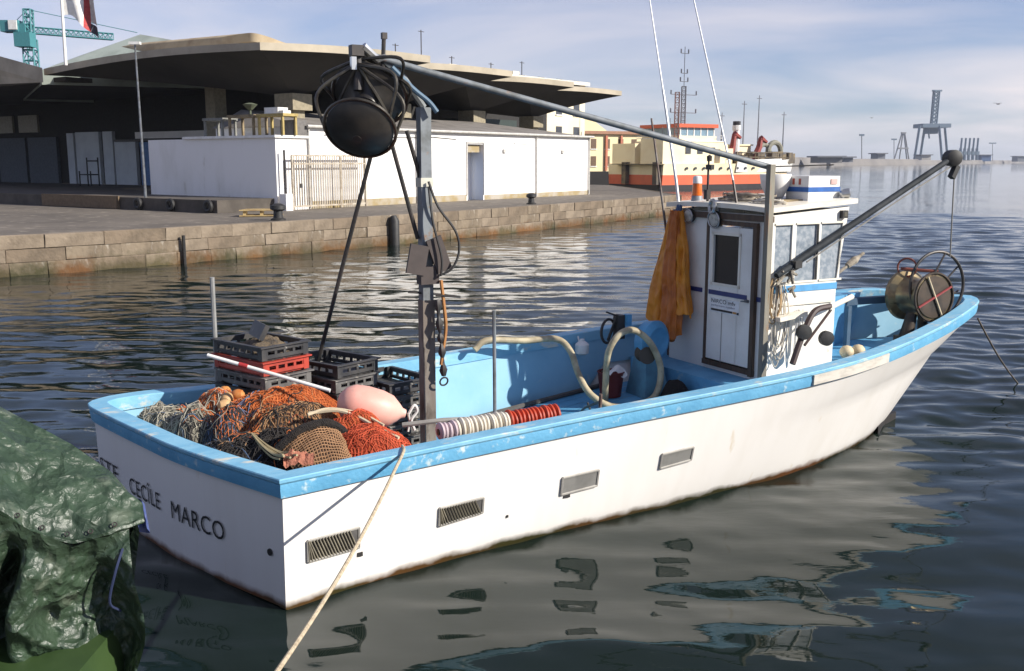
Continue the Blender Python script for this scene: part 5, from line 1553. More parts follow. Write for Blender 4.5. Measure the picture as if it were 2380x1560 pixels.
u_ = hax.orthogonal().normalized(); w_ = hax.cross(u_)
for k in range(4):
    a = 0.35 + k * math.pi / 2
    mb = MB(); mb.tube([cN - hax * 0.018, cN - hax * 0.018 + (u_ * math.cos(a) + w_ * math.sin(a)) * 0.29], 0.015, 6); boat.part('spoke', mb, M('spoke_cream', (0.55, 0.46, 0.30), 0.5) if k % 2 else M('spoke_red', (0.30, 0.05, 0.05), 0.6), hl)
cR = Vector((9.16, -0.35, 1.80))
mb = MB(); mb.torus(cR, tuple(hax), 0.44, 0.020, 40, 8); boat.part('guard_ring', mb, dark_metal, hl, smooth=True)
for k in range(3):
    a = math.pi * 0.22 + k * 0.75
    d = Vector((math.cos(a - 0.9), 0, math.sin(a - 0.9)))
    mb = MB(); mb.tube([cR + d * 0.44, cN + d * 0.30 + hax * 0.1], 0.013, 6); boat.part('guard_stay', mb, dark_metal, hl)
mb = MB(); mb.torus((8.93, -0.05, 2.02), (1, 0.5, 0), 0.12, 0.013, 20, 6, 0, 2 * math.pi); mb.tube([(8.75, -0.1, 2.02), (9.1, -0.4, 1.99)], 0.02, 6); boat.part('hauler_handle', mb, M('rust_red', (0.22, 0.06, 0.04), 0.7), hl, smooth=True)
mb = MB(); mb.tube([(8.72, -0.35, 1.46), (8.6, -0.35, 1.05)], [0.07, 0.10], 10); mb.box((8.58, -0.38, 1.12), (0.2, 0.2, 0.14)); boat.part('hauler_stand', mb, hd_m, hl, smooth=True)
mb = MB(); mb.tube([(9.1, -0.2, 1.4), (9.15, -0.2, 1.06)], [0.06, 0.08], 10); boat.part('hauler_leg', mb, hd_m, hl, smooth=True)
# bow well: thwart beam and blue locker
mb = MB(); mb.box((8.55, 0.32, 1.56), (1.5, 0.10, 0.09), Matrix.Rotation(-0.12, 3, 'Z')); mb.box((8.0, 0.05, 1.25), (0.06, 0.06, 0.62)); boat.part('well_beam', mb, M('dark_blue_shade', (0.05, 0.10, 0.16), 0.6))
mb = MB(); mb.add([(7.55, 0.10, 0.98), (8.45, 0.42, 1.02), (8.62, 0.42, 1.66), (7.40, 0.10, 1.66), (7.6, 0.6, 0.98), (8.4, 0.85, 1.02), (8.5, 0.85, 1.62), (7.5, 0.6, 1.62)], [(0, 1, 2, 3), (7, 6, 5, 4), (0, 4, 5, 1), (1, 5, 6, 2), (2, 6, 7, 3), (3, 7, 4, 0)]); boat.part('bow_locker', mb, deck_m)
# side davit arm with pulleys against the wheelhouse
mb = MB(); mb.tube(cr([(6.05, -0.98, 1.17), (6.2, -0.95, 1.45), (6.42, -0.9, 1.72), (6.72, -0.85, 1.76)], 6), 0.035, 8); da = boat.part('davit_arm', mb, M('davit_brown', (0.06, 0.035, 0.03), 0.6), smooth=True)
mb = MB(); mb.tube([(6.70, -0.85, 1.74), (7.12, -0.8, 1.84)], 0.032, 8); boat.part('davit_tip', mb, cab_cream, da, smooth=True)
mb = MB(); mb.tube([(6.25, -0.95, 1.36), (6.74, -0.85, 1.72)], 0.016, 6); boat.part('davit_brace', mb, MATS['davit_brown'], da)
for (x, z) in ((6.20, 1.52), (6.55, 1.42)):
    mb = MB(); mb.lathe((x, -0.98, z), (0.3, 1, 0), [(-0.04, 0.03), (-0.03, 0.085), (0.03, 0.085), (0.04, 0.03)], 16); boat.part('pulley', mb, black, da, smooth=True)
mb = MB(); mb.box((6.25, YS - 0.10, 1.66), (0.42, 0.14, 0.05), Matrix.Rotation(-0.1, 3, 'Y')); boat.part('side_shelf', mb, cab_cream)
# pipe elbow bollard on the port side, stanchions
mb = MB(); mb.tube(cr([(2.62, 1.22, 0.28), (2.62, 1.22, 0.88), (2.60, 1.22, 1.0), (2.5, 1.05, 1.04), (2.4, 0.95, 1.02)], 6), 0.085, 12); boat.part('vent_pipe', mb, lining_m, smooth=True)
mb = MB(); mb.tube([(2.66, -0.3, 0.28), (2.65, -0.3, 1.93)], 0.019, 8); boat.part('stanchion', mb, pipe_m, smooth=True)
mb = MB(); mb.tube([(0.24, 1.30, 0.25), (0.23, 1.24, 2.24)], 0.024, 8); boat.part('stanchion', mb, M('grey_pole', (0.28, 0.28, 0.27), 0.6), smooth=True)
mb = MB(); mb.tube([(3.55, -0.85, 0.38), (3.58, -0.85, 1.08)], 0.02, 6); boat.part('stanchion', mb, MATS['rusty_pole'], smooth=True)

# winch between deck and wheelhouse
wb = M('winch_blue', (0.10, 0.36, 0.60), 0.45, col2=(0.08, 0.28, 0.48), scale=4)
mb = MB(); mb.lathe((5.40, 0.86, 1.21), (0.25, -1, 0), [(-0.02, 0.10), (0.0, 0.24), (0.14, 0.26), (0.18, 0.22), (0.19, 0.18), (0.15, 0.11)], 30); wi = boat.part('winch', mb, wb, smooth=True, angle=35)
mb = MB(); mb.lathe((5.26, 0.74, 1.08), (-0.35, -1, 0), [(0, 0.11), (0.02, 0.11), (0.06, 0.07), (0.13, 0.07), (0.17, 0.105), (0.19, 0.105)], 22); boat.part('warping_drum', mb, M('drum_rust', (0.10, 0.075, 0.055), 0.6, 0.3), wi, smooth=True, angle=35)
mb = MB(); mb.lathe((5.62, 1.0, 1.22), (1, 0.1, 0), [(0, 0.10), (0.06, 0.12), (0.12, 0.09), (0.14, 0.03)], 18); boat.part('gear_cover', mb, MATS['drum_rust'], wi, smooth=True)
mb = MB(); mb.add([(5.20, 0.60, 0.53), (5.57, 0.60, 0.55), (5.54, 1.05, 0.55), (5.23, 1.05, 0.53), (5.30, 0.72, 1.08), (5.5, 0.72, 1.08), (5.48, 0.98, 1.08), (5.32, 0.98, 1.08)], [(3, 2, 1, 0), (4, 5, 6, 7), (0, 1, 5, 4), (1, 2, 6, 5), (2, 3, 7, 6), (3, 0, 4, 7)]); boat.part('winch_base', mb, M('teal_base', (0.12, 0.30, 0.40), 0.6, col2=(0.10, 0.22, 0.30), scale=5), wi)
mb = MB(); mb.torus((5.05, 1.20, 1.30), (0.4, -1, 0), 0.15, 0.018, 24, 6); mb.tube([(5.05, 1.2, 1.18), (5.12, 1.1, 1.52)], 0.02, 6); mb.tube([(5.12, 1.1, 1.50), (4.95, 1.1, 1.56)], 0.012, 5); mb.box((5.16, 1.12, 1.36), (0.10, 0.12, 0.30)); boat.part('hand_wheel', mb, dark_metal, wi, smooth=True)
mb = MB(); mb.box((5.24, 1.05, 1.45), (0.07, 0.08, 0.14)); boat.part('lever_box', mb, wb, wi)

# ================================================================== LOOSE GEAR ABOARD
# fish crates
def crate_mesh(name, m):
    mb = MB(); a, b, h = 0.80, 0.56, 0.149
    t = 0.022
    mb.box((0, 0, 0.012), (a - 0.06, b - 0.06, 0.02))
    for sx in (-1, 1):
        mb.box((sx * (a / 2 - t / 2), 0, 0.025 + 0.018), (t, b - 0.05, 0.036)); mb.box((sx * (a / 2 - t / 2), 0, h - 0.030), (t, b - 0.05, 0.040))
        for k in range(-2, 3):
            mb.box((sx * (a / 2 - t / 2 - 0.003), k * 0.11, 0.082), (t * 0.8, 0.03, 0.05))
    for sy in (-1, 1):
        mb.box((0, sy * (b / 2 - t / 2), 0.025 + 0.018), (a - 0.05, t, 0.036)); mb.box((0, sy * (b / 2 - t / 2), h - 0.030), (a - 0.05, t, 0.040))
        for k in range(-3, 4):
            mb.box((k * 0.11, sy * (b / 2 - t / 2 - 0.003 * sy), 0.082), (0.03, t * 0.8, 0.05))
    for sx in (-1, 1):
        for sy in (-1, 1):
            mb.box((sx * (a / 2 - 0.03), sy * (b / 2 - 0.03), h / 2 + 0.004), (0.064, 0.064, h - 0.012))
    # lip
    for sx in (-1, 1):
        mb.box((sx * (a / 2 + 0.004), 0, h - 0.006), (0.045, b + 0.05, 0.014))
    for sy in (-1, 1):
        mb.box((0, sy * (b / 2 + 0.004), h - 0.0065), (a - 0.038, 0.045, 0.0138))
    me = mb.mesh(name); me.materials.append(m)
    return me
cr_black = crate_mesh('fish_crate', M('crate_black', (0.030, 0.030, 0.032), 0.5, col2=(0.055, 0.052, 0.05), scale=6, col3=(0.25, 0.24, 0.22), scale3=14, mix3=(0.66, 0.74)))
cr_red = crate_mesh('fish_crate', M('crate_red', (0.42, 0.050, 0.028), 0.5, col2=(0.30, 0.04, 0.025), scale=6))
cr_grey = crate_mesh('fish_crate', M('crate_grey', (0.13, 0.125, 0.12), 0.6, col2=(0.08, 0.075, 0.07), scale=6, col3=(0.33, 0.31, 0.27), scale3=12, mix3=(0.6, 0.7)))
def crate(me, x, y, z, yaw, label):
    o = bpy.data.objects.new('fish_crate', me); COL.objects.link(o)
    o.location = b2w((x, y, z)); o.rotation_euler = (0, 0, PHI + yaw)
    setp(o, label, 'crate', 'fish crates stacked on the stern deck')
ordn = ('lowest', 'second from the bottom', 'third from the bottom', 'fourth from the bottom', 'the one halfway up', 'fourth from the top', 'third from the top', 'second from the top', 'topmost')
yawA = R(112)
zA = 0.262
for k in range(9):
    red = k in (2, 4, 7)
    me = cr_red if red else (cr_grey if k in (3, 6) else cr_black)
    col = 'red' if red else ('grey' if k in (3, 6) else 'black')
    crate(me, 0.62 + 0.012 * math.sin(k * 2.3), 0.92 + 0.012 * math.cos(k * 1.7), zA + k * 0.151, yawA + 0.03 * math.sin(k * 3.1), '%s fish crate in the tall left stack at the stern, %s' % (col, ordn[k]))
o5 = ('lowest', 'second from the bottom', 'third from the bottom', 'the one halfway up', 'third from the top', 'second from the top', 'topmost')
for k in range(7):
    crate(cr_grey if k % 2 else cr_black, 1.38 + 0.01 * math.sin(k), 0.98, 0.30 + k * 0.151, R(112) + 0.02 * math.cos(k * 2), '%s fish crate in the middle stack at the stern, %s' % ('grey' if k % 2 else 'black', o5[k]))
o4 = ('lowest', 'second from the bottom', 'the one halfway up', 'second from the top', 'topmost')
for k in range(5):
    crate(cr_grey if k != 4 else cr_black, 2.02, 0.98, 0.34 + k * 0.152, R(104) + 0.02 * math.cos(k * 2), 'grey fish crate in the low stack beside the mast, %s' % o4[k] if k != 4 else 'black plastic fish crate on top of the low stack beside the mast')
# contents of the top crate
mb = MB()
def lump(u, w):
    x = (u - 0.5) * 0.42; y = (w - 0.5) * 0.62
    h = 0.10 * (1 - (2 * u - 1) ** 4) * (1 - (2 * w - 1) ** 4) + 0.05 * fbm((x * 9, y * 9, 3.3))
    return (0.66 + x, 0.92 + y, 1.53 + h * 0.9)
mb.grid(lump, 18, 24)
solo('net_scraps', mb, M('scrap_net', (0.15, 0.11, 0.065), 0.9, col2=(0.07, 0.06, 0.05), scale=14, bump=0.8, bscale=70), 'brown scraps of net lying in the topmost crate of the tall stack', 'net', 'boat', smooth=True)
mb = MB(); mb.box((0.62, 1.0, 1.70), (0.05, 0.42, 0.16), Matrix.Rotation(0.5, 3, 'Y'))
solo('broken_slat', mb, cr_black.materials[0], 'dark plastic panel sticking up out of the topmost crate', 'panel', 'boat')

# nets
def net_mat(name, c1, c2, sc, bs=0.9):
    m = M(name, c1, 0.95, col2=c2, scale=5, mix=(0.35, 0.65), bump=0.0)
    nt = m.node_tree; p = nt.nodes['Principled BSDF']
    tcn = nt.nodes.new('ShaderNodeTexCoord')
    w1 = nt.nodes.new('ShaderNodeTexVoronoi'); w1.inputs['Scale'].default_value = sc; w1.feature = 'DISTANCE_TO_EDGE'
    nz = nt.nodes.new('ShaderNodeTexNoise'); nz.inputs['Scale'].default_value = 9; nz.inputs['Detail'].default_value = 6
    nt.links.new(tcn.outputs['Object'], w1.inputs['Vector']); nt.links.new(tcn.outputs['Object'], nz.inputs['Vector'])
    ad = nt.nodes.new('ShaderNodeMath'); ad.operation = 'MULTIPLY_ADD'; ad.inputs[1].default_value = 0.5
    nt.links.new(w1.outputs['Distance'], ad.inputs[0]); nt.links.new(nz.outputs['Fac'], ad.inputs[2])
    b = nt.nodes.new('ShaderNodeBump'); b.inputs['Strength'].default_value = bs; b.inputs['Distance'].default_value = 0.05
    nt.links.new(ad.outputs[0], b.inputs['Height']); nt.links.new(b.outputs[0], p.inputs['Normal'])
    return m
MOUNDS = []
HEAPS = []
def inside(X, Y):
    """keep heaps within the bulwarks"""
    # starboard quarter and transom lines of the lining
    Y = max(Y, -1.72 + 0.07 * max(X, 0)) if X > -0.1 else Y
    tx = np.interp(Y, [-1.93, -1.16, -0.55, 0.05, 0.6, 1.04, 1.3], [0.0, -0.32, -0.54, -0.70, -0.84, -0.93, -0.9]) + 0.22
    X = max(X, float(tx))
    Y = min(Y, 1.30)
    return X, Y
def heap_z(X, Y):
    z = 0.4
    for (cx, cy, rx, ry, rot, z0, h, pw) in MOUNDS:
        dx, dy = X - cx, Y - cy
        x = dx * math.cos(rot) + dy * math.sin(rot); y = -dx * math.sin(rot) + dy * math.cos(rot)
        r = math.hypot(x / rx, y / ry)
        if r < 1:
            z = max(z, z0 + h * (1 - r ** pw))
    return z
def mound(cx, cy, rx, ry, rot, z0, h, seed, wr=0.05, fold=0.05, na=120, nr=50, pw=2.4):
    """heap of netting: full crowned, softly folded and wrinkled"""
    mb = MB()
    MOUNDS.append((cx, cy, rx, ry, rot, z0, h, pw))
    c_, s_ = math.cos(rot), math.sin(rot)
    vv = []
    for i in range(nr + 1):
        r = i / nr
        for k in range(na):
            a = 2 * math.pi * k / na
            edge = 1 + 0.14 * fbm((math.cos(a) * 1.6 + seed, math.sin(a) * 1.6, seed * 0.7), 3)
            x = r * rx * math.cos(a) * edge; y = r * ry * math.sin(a) * edge
            hh = h * (1 - r ** pw)
            X = cx + x * c_ - y * s_; Y = cy + x * s_ + y * c_
            X, Y = inside(X, Y)
            wob = fbm((X * 2.3 + seed, Y * 2.3, seed), 2)
            pleat = math.sin((X * 13 + Y * 7 + 5 * wob) * 2.1) * 0.5 + math.sin((X * 5 - Y * 15 + 6 * wob + seed) * 2.3) * 0.5
            d = fold * 1.2 * wob + 0.16 * fold * pleat + 0.55 * wr * fbm((X * 8, Y * 8, seed), 3) + 0.12 * wr * fbm((X * 38, Y * 38, seed + 2), 2)
            vv.append((X, Y, max(z0 + hh + d * (1 - r ** 6) - 0.15 * r ** 4, 0.25)))
    fs = [(i * na + k, i * na + (k + 1) % na, (i + 1) * na + (k + 1) % na, (i + 1) * na + k) for i in range(nr) for k in range(na)]
    mb.add(vv, fs)
    HEAPS.append(mb)
    return mb
orange_m = net_mat('orange_netting', (0.54, 0.135, 0.034), (0.38, 0.085, 0.024), 75)
red_m = net_mat('red_orange_netting', (0.52, 0.085, 0.03), (0.36, 0.06, 0.022), 80)
black_m = net_mat('black_netting', (0.012, 0.011, 0.011), (0.025, 0.018, 0.014), 60)
grey_m = net_mat('grey_green_netting', (0.23, 0.21, 0.16), (0.10, 0.10, 0.085), 60)
blue_m = net_mat('blue_grey_netting', (0.085, 0.11, 0.15), (0.04, 0.05, 0.085), 60)
brown_m = net_mat('brown_netting', (0.20, 0.095, 0.045), (0.12, 0.055, 0.03), 60)
# base filling of the stern
on = Thing('orange_net', 'heap of orange fishing net piled across the stern', 'net', (0.45, 0.2, 0.42), 'boat')
on.part('netting', mound(0.58, 0.18, 0.96, 0.60, 0.12, 0.42, 0.82, 2.2), orange_m, smooth=True, angle=80)
on.part('net_fold', mound(0.10, 0.62, 0.46, 0.38, 0.9, 0.5, 0.66, 5.2, 0.08, 0.07, 80, 30), orange_m, smooth=True, angle=80)
on.part('brown_fold', mound(0.60, -0.34, 0.62, 0.34, 0.1, 0.62, 0.58, 8.4, 0.03, 0.05, 80, 28), M('tan_netting', (0.30, 0.155, 0.065), 0.95, col2=(0.22, 0.10, 0.045), scale=6, bump=0.9, bscale=90), smooth=True, angle=80)
bn = Thing('black_net', 'black net bundled against the transom behind the orange heap', 'net', (-0.2, -0.6, 0.42), 'boat')
bn.part('netting', mound(0.04, -0.56, 0.82, 0.86, -0.5, 0.38, 0.62, 11.3, 0.05, 0.05), black_m, smooth=True, angle=80)
bn.part('netting', mound(0.30, -0.74, 0.50, 0.30, 0.2, 0.55, 0.56, 12.9, 0.03, 0.03, 70, 24), black_m, smooth=True, angle=80)
rn = Thing('red_net', 'red-orange fine net spilling on to the starboard rail beside the pink buoy', 'net', (1.0, -1.15, 0.42), 'boat')
rn.part('netting', mound(1.00, -1.10, 0.66, 0.56, -0.15, 0.40, 0.72, 15.1, 0.03, 0.05), red_m, smooth=True, angle=80)
rn.part('net_fold', mound(0.98, -0.78, 0.52, 0.30, 0.1, 0.62, 0.56, 17.7, 0.03, 0.06, 80, 26), orange_m, smooth=True, angle=80)
gn = Thing('grey_net', 'grey-green tangled net in the port corner of the stern', 'net', (-0.45, 0.6, 0.42), 'boat')
gn.part('netting', mound(-0.36, 0.62, 0.56, 0.70, 0.15, 0.42, 0.62, 21.3, 0.10, 0.09), grey_m, smooth=True, angle=80)
gn.part('net_fold', mound(-0.16, 0.24, 0.36, 0.34, 0.3, 0.55, 0.54, 23.1, 0.10, 0.08, 80, 28), grey_m, smooth=True, angle=80)
bl = solo('blue_net', mound(0.06, 0.00, 0.34, 0.28, 0.5, 0.62, 0.50, 25.4, 0.09, 0.07, 80, 26), blue_m, 'blue-grey net wad between the grey net and the orange heap', 'net', 'boat', smooth=True, angle=80)
# loose twine and torn meshes tangled over the heaps
from mathutils.bvhtree import BVHTree
hv_, hf_ = [], []
for h_ in HEAPS:
    o_ = len(hv_); hv_ += [Vector(v) for v in h_.v]; hf_ += [tuple(i + o_ for i in f) for f in h_.f]
heap_bvh = BVHTree.FromPolygons(hv_, hf_)
def on_heap(x, y):
    hit = heap_bvh.ray_cast(Vector((x, y, 3.0)), Vector((0, 0, -1)))
    return hit[0].z if hit[0] is not None else 0.4
def strands(th, cx, cy, rx, ry, n, m, seed, r=0.0042, steps=16, step=0.05, lift=0.012, curl=0.9):
    rd = random.Random(seed); mb = MB()
    for k in range(n):
        a = rd.uniform(0, 6.28); rr_ = math.sqrt(rd.random())
        x, y = cx + rx * rr_ * math.cos(a), cy + ry * rr_ * math.sin(a)
        d = rd.uniform(0, 6.28); pts = []
        for i in range(steps):
            d += rd.gauss(0, curl * 0.5)
            x += step * math.cos(d); y += step * math.sin(d)
            x, y = inside(x, y)
            z = on_heap(x, y) + lift * (0.3 + rd.random()) + (0.03 * rd.random() if rd.random() < 0.15 else 0)
            pts.append((x, y, z))
        mb.tube(pts, r * rd.uniform(0.4, 0.95), 4, False)
    th.part('loose_twine', mb, m, smooth=True, angle=80, kind='stuff')
def torn_mesh(th, cx, cy, w, h, rot, cell, m, seed, r=0.003):
    """a piece of open netting lying over the heap, every mesh a real opening"""
    rd = random.Random(seed); nu, nv = int(w / cell), int(h / cell); mb = MB(); c_, s_ = math.cos(rot), math.sin(rot); G = {}
    for i in range(nu + 1):
        for j in range(nv + 1):
            a = (i / nu - 0.5) * w + 0.012 * math.sin(j * 1.7 + seed) + rd.gauss(0, cell * 0.12); b = (j / nv - 0.5) * h + 0.03 * math.sin(i * 0.5 + seed) + rd.gauss(0, cell * 0.12)
            x, y = inside(cx + a * c_ - b * s_, cy + a * s_ + b * c_)
            G[i, j] = (x, y, on_heap(x, y) + 0.008 + 0.01 * rd.random())
    for i in range(nu + 1):
        mb.tube([G[i, j] for j in range(nv + 1)], r, 3, False)
    for j in range(nv + 1):
        mb.tube([G[i, j] for i in range(nu + 1)], r, 3, False)
    th.part('open_mesh', mb, m, kind='stuff')
tw_o = M('twine_orange', (0.60, 0.165, 0.04), 0.9, col2=(0.46, 0.11, 0.028), scale=20)
tw_r = M('twine_red', (0.58, 0.09, 0.035), 0.9); tw_g = M('twine_grey', (0.42, 0.39, 0.31), 0.9); tw_k = M('twine_black', (0.03, 0.026, 0.024), 0.9)
tw_b = M('twine_blue', (0.10, 0.16, 0.27), 0.9); tw_t = M('twine_tan', (0.44, 0.25, 0.12), 0.9)
torn_mesh(on, 0.62, 0.20, 1.5, 1.0, 0.15, 0.030, tw_o, 1)
torn_mesh(on, 0.15, 0.62, 0.7, 0.6, 0.8, 0.030, tw_o, 2)
torn_mesh(on, 0.62, -0.34, 1.0, 0.55, 0.1, 0.026, tw_t, 3)
torn_mesh(rn, 1.0, -1.1, 1.0, 0.9, -0.1, 0.026, tw_r, 4)
torn_mesh(gn, -0.36, 0.55, 0.8, 1.0, 0.3, 0.034, tw_g, 5)
torn_mesh(bn, 0.02, -0.56, 1.3, 1.2, -0.4, 0.034, tw_k, 6, 0.004)
strands(on, 0.60, 0.20, 0.8, 0.5, 26, tw_o, 11, 0.0045); strands(on, 0.6, -0.2, 0.7, 0.5, 9, tw_t, 12, 0.005)
strands(rn, 1.0, -1.05, 0.55, 0.45, 16, tw_r, 13); strands(rn, 0.95, -0.85, 0.5, 0.35, 10, tw_o, 14)
strands(gn, -0.35, 0.5, 0.45, 0.6, 42, tw_g, 15, 0.005, 18, 0.045, 0.03, 1.4); strands(gn, -0.25, 0.25, 0.3, 0.4, 6, tw_b, 16, 0.005)
strands(bn, 0.0, -0.55, 0.7, 0.8, 40, tw_k, 17, 0.006, 16, 0.05, 0.02); strands(bn, 0.0, -0.1, 0.35, 0.3, 8, tw_b, 18, 0.006)
strands(on, 0.0, 0.55, 0.3, 0.4, 12, tw_g, 19, 0.004)
# brown coarse mesh bag: real meshes over a dark filling
bag = Thing('mesh_bag', 'bulging bag of coarse brown mesh with a black rim in front of the orange net', 'net', (0.5, -1.2, 0.5), 'boat')
def bagf(u, w, off=0.0):
    a = -0.9 + 2.2 * u
    x = 0.50 + 0.34 * math.sin(a) * (1 - 0.25 * w) ; y = -1.00 - 0.52 * w - 0.08 * math.cos(a)
    z = 0.60 + (0.58 + off) * math.cos((a - 0.15) * 0.75) * (1 - 0.62 * max(w, 0) ** 1.6) + 0.02 * fbm((x * 7, y * 7, 1.5), 3)
    return (x + off * math.sin(a), y - off * 0.4, z)
mb = MB(); mb.grid(lambda u, w: bagf(u, w, -0.02), 24, 16); bag.part('bag_filling', mb, M('dark_catch', (0.06, 0.03, 0.02), 0.9, col2=(0.03, 0.018, 0.014), scale=9), smooth=True, angle=80)
mb = MB(); NU, NW = 26, 20
for i in range(NU + 1):
    mb.tube([bagf(i / NU, j / NW, 0.004 + 0.004 * math.sin(i + j)) for j in range(NW + 1)], 0.0058, 4, False)
for j in range(NW + 1):
    mb.tube([bagf(i / NU, j / NW, 0.004 + 0.004 * math.sin(i + j)) for i in range(NU + 1)], 0.0058, 4, False)
bag.part('mesh_twine', mb, M('brown_twine', (0.36, 0.20, 0.10), 0.9), kind='stuff')
for pts in ([bagf(1.02, j / 8, 0.01) for j in range(9)], [bagf(i / 10, -0.02, 0.02) for i in range(11)]):
    mb = MB(); mb.tube(cr(pts, 3), 0.042, 8); bag.part('bag_rim', mb, black_m, smooth=True)
mb = MB(); mb.grid(lambda u, w: (0.13 + 0.22 * u + 0.05 * w, -1.52 - 0.08 * u + 0.14 * w, 1.03 + 0.07 * (1 - (2 * w - 1) ** 2) + 0.05 * fbm((u * 5, w * 5, 7), 3)), 14, 10)
solo('pink_rag', mb, M('pale_red_net', (0.42, 0.16, 0.10), 0.95, bump=0.8, bscale=60), 'faded red scrap of netting lying in the near corner of the stern', 'net', 'boat', smooth=True)
mb = MB()
fr_p = [(0.02, -1.0, 1.18), (0.08, -1.15, 1.10), (0.14, -1.32, 1.06), (0.18, -1.5, 1.09)]
for k in range(9):
    o_ = Vector((0.02 * math.sin(k * 2.1), 0.02 * math.cos(k * 1.3), 0.01 * math.sin(k)))
    mb.tube(cr([Vector(p) + o_ * (0.3 + i * 0.9) for i, p in enumerate(fr_p)], 4), [0.004 + 0.0015 * i / 3 for i in range(13)], 5)
solo('frayed_rope', mb, M('straw_rope', (0.40, 0.33, 0.19), 0.9), 'frayed straw-coloured rope end hanging over the black net', 'rope', 'boat', smooth=True)
# rope lacing over the nets
mb = MB(); mb.tube(cr([(0.62, -0.62, 1.19), (0.85, -0.72, 1.21), (1.0, -0.85, 1.16), (1.1, -1.05, 1.10), (1.22, -1.25, 1.04)], 6), 0.017, 6); mb.tube(cr([(0.60, -0.66, 1.19), (0.8, -0.66, 1.22), (1.05, -0.78, 1.17), (1.18, -1.0, 1.10)], 6), 0.014, 6)
solo('lacing_line', mb, M('cream_rope', (0.60, 0.50, 0.34), 0.85), 'cream lacing line lying over the red-orange net', 'rope', 'boat', smooth=True)
# little cork floats of the nets
fl_m = M('float_orange', (0.50, 0.16, 0.035), 0.55, col2=(0.55, 0.27, 0.09), scale=8)
fl2_m = M('float_tan', (0.55, 0.34, 0.16), 0.6)
fp = [(-0.62, 1.12, 1.02, 0), (-0.30, 1.02, 1.08, 1), (-0.22, 1.12, 1.06, 0), (0.02, 0.93, 1.08, 0), (0.08, 0.86, 1.05, 1), (-0.10, 1.08, 1.08, 0), (0.20, 0.76, 1.14, 0), (0.28, 0.62, 1.15, 0), (0.14, 0.44, 1.12, 1), (0.36, 0.74, 1.16, 0), (0.25, 0.88, 1.10, 0), (0.48, 0.80, 1.15, 0), (-0.70, 0.95, 1.03, 0), (0.10, 0.30, 1.12, 1)]
for i, (x, y, z, c) in enumerate(fp):
    z = on_heap(x, y) + 0.055
    mb = MB(); d = Vector((math.cos(i * 1.7), math.sin(i * 1.7), 0.3 * math.sin(i))).normalized()
    mb.lathe(Vector((x, y, z)) - d * 0.06, tuple(d), [(0, 0.014), (0.012, 0.042), (0.05, 0.060), (0.085, 0.060), (0.125, 0.042), (0.138, 0.014)], 12)
    (on if x > 0.0 else gn).part('float', mb, fl2_m if c else fl_m, smooth=True)
# pink buoy
bu = Thing('pink_buoy', 'large faded pink inflatable buoy lying on the nets beside the mast', 'buoy', (1.2, -0.55, 1.0), 'boat')
b0, b1 = Vector((0.97, -0.50, 1.23)), Vector((1.50, -0.64, 1.09)); bd = (b1 - b0).normalized()
mb = MB(); L_ = (b1 - b0).length
mb.lathe(b0, tuple(bd), [(-0.04, 0.0), (-0.03, 0.07), (0.02, 0.14), (0.10, 0.182), (0.22, 0.188), (0.36, 0.175), (0.46, 0.145), (0.53, 0.085), (0.565, 0.05), (0.60, 0.04), (0.605, 0.0)], 30)
bu.part('float_body', mb, M('faded_pink', (0.74, 0.34, 0.27), 0.5, col2=(0.74, 0.43, 0.35), scale=3, col3=(0.55, 0.33, 0.27), scale3=9, mix3=(0.66, 0.78)), smooth=True, angle=60)
mb = MB(); mb.tube([b0 + bd * 0.17 + Vector((0, 0, 0)) + Vector((math.cos(a) * 0.06, math.sin(a) * 0.175, math.cos(a) * 0.175)) for a in np.linspace(0.5, 3.4, 14)], 0.006, 5); bu.part('lashing', mb, M('white_cord', (0.72, 0.70, 0.66), 0.8))
e_ = b0 + bd * 0.63
mb = MB(); mb.tube(cr([e_, e_ + Vector((0.06, 0, 0.08)), e_ + Vector((0.09, 0, 0.02)), e_ + Vector((0.03, 0, -0.06)), e_ + Vector((0.06, 0, -0.16))], 5), 0.014, 6); mb.tube(cr([e_, e_ + Vector((0.02, 0.02, -0.08)), e_ + Vector((0.0, 0.02, -0.17))], 5), 0.012, 6); bu.part('eye_cord', mb, MATS['white_cord'], smooth=True)
# white pole with red tape
po = Thing('marker_pole', 'long white pole with a red tape band slanting over the nets', 'pole', (1.0, 0.4, 1.1), 'boat')
pa, pb = Vector((-0.02, 0.42, 1.60)), Vector((1.90, -0.95, 0.98))
mb = MB(); mb.tube([pa, pa.lerp(pb, 0.5)], 0.019, 10); po.part('pole_shaft', mb, white_paint, smooth=True)
mb = MB(); mb.tube([pa.lerp(pb, 0.13), pa.lerp(pb, 0.165)], 0.024, 10); po.part('red_tape', mb, M('tape_red', (0.45, 0.03, 0.03), 0.6), smooth=True)
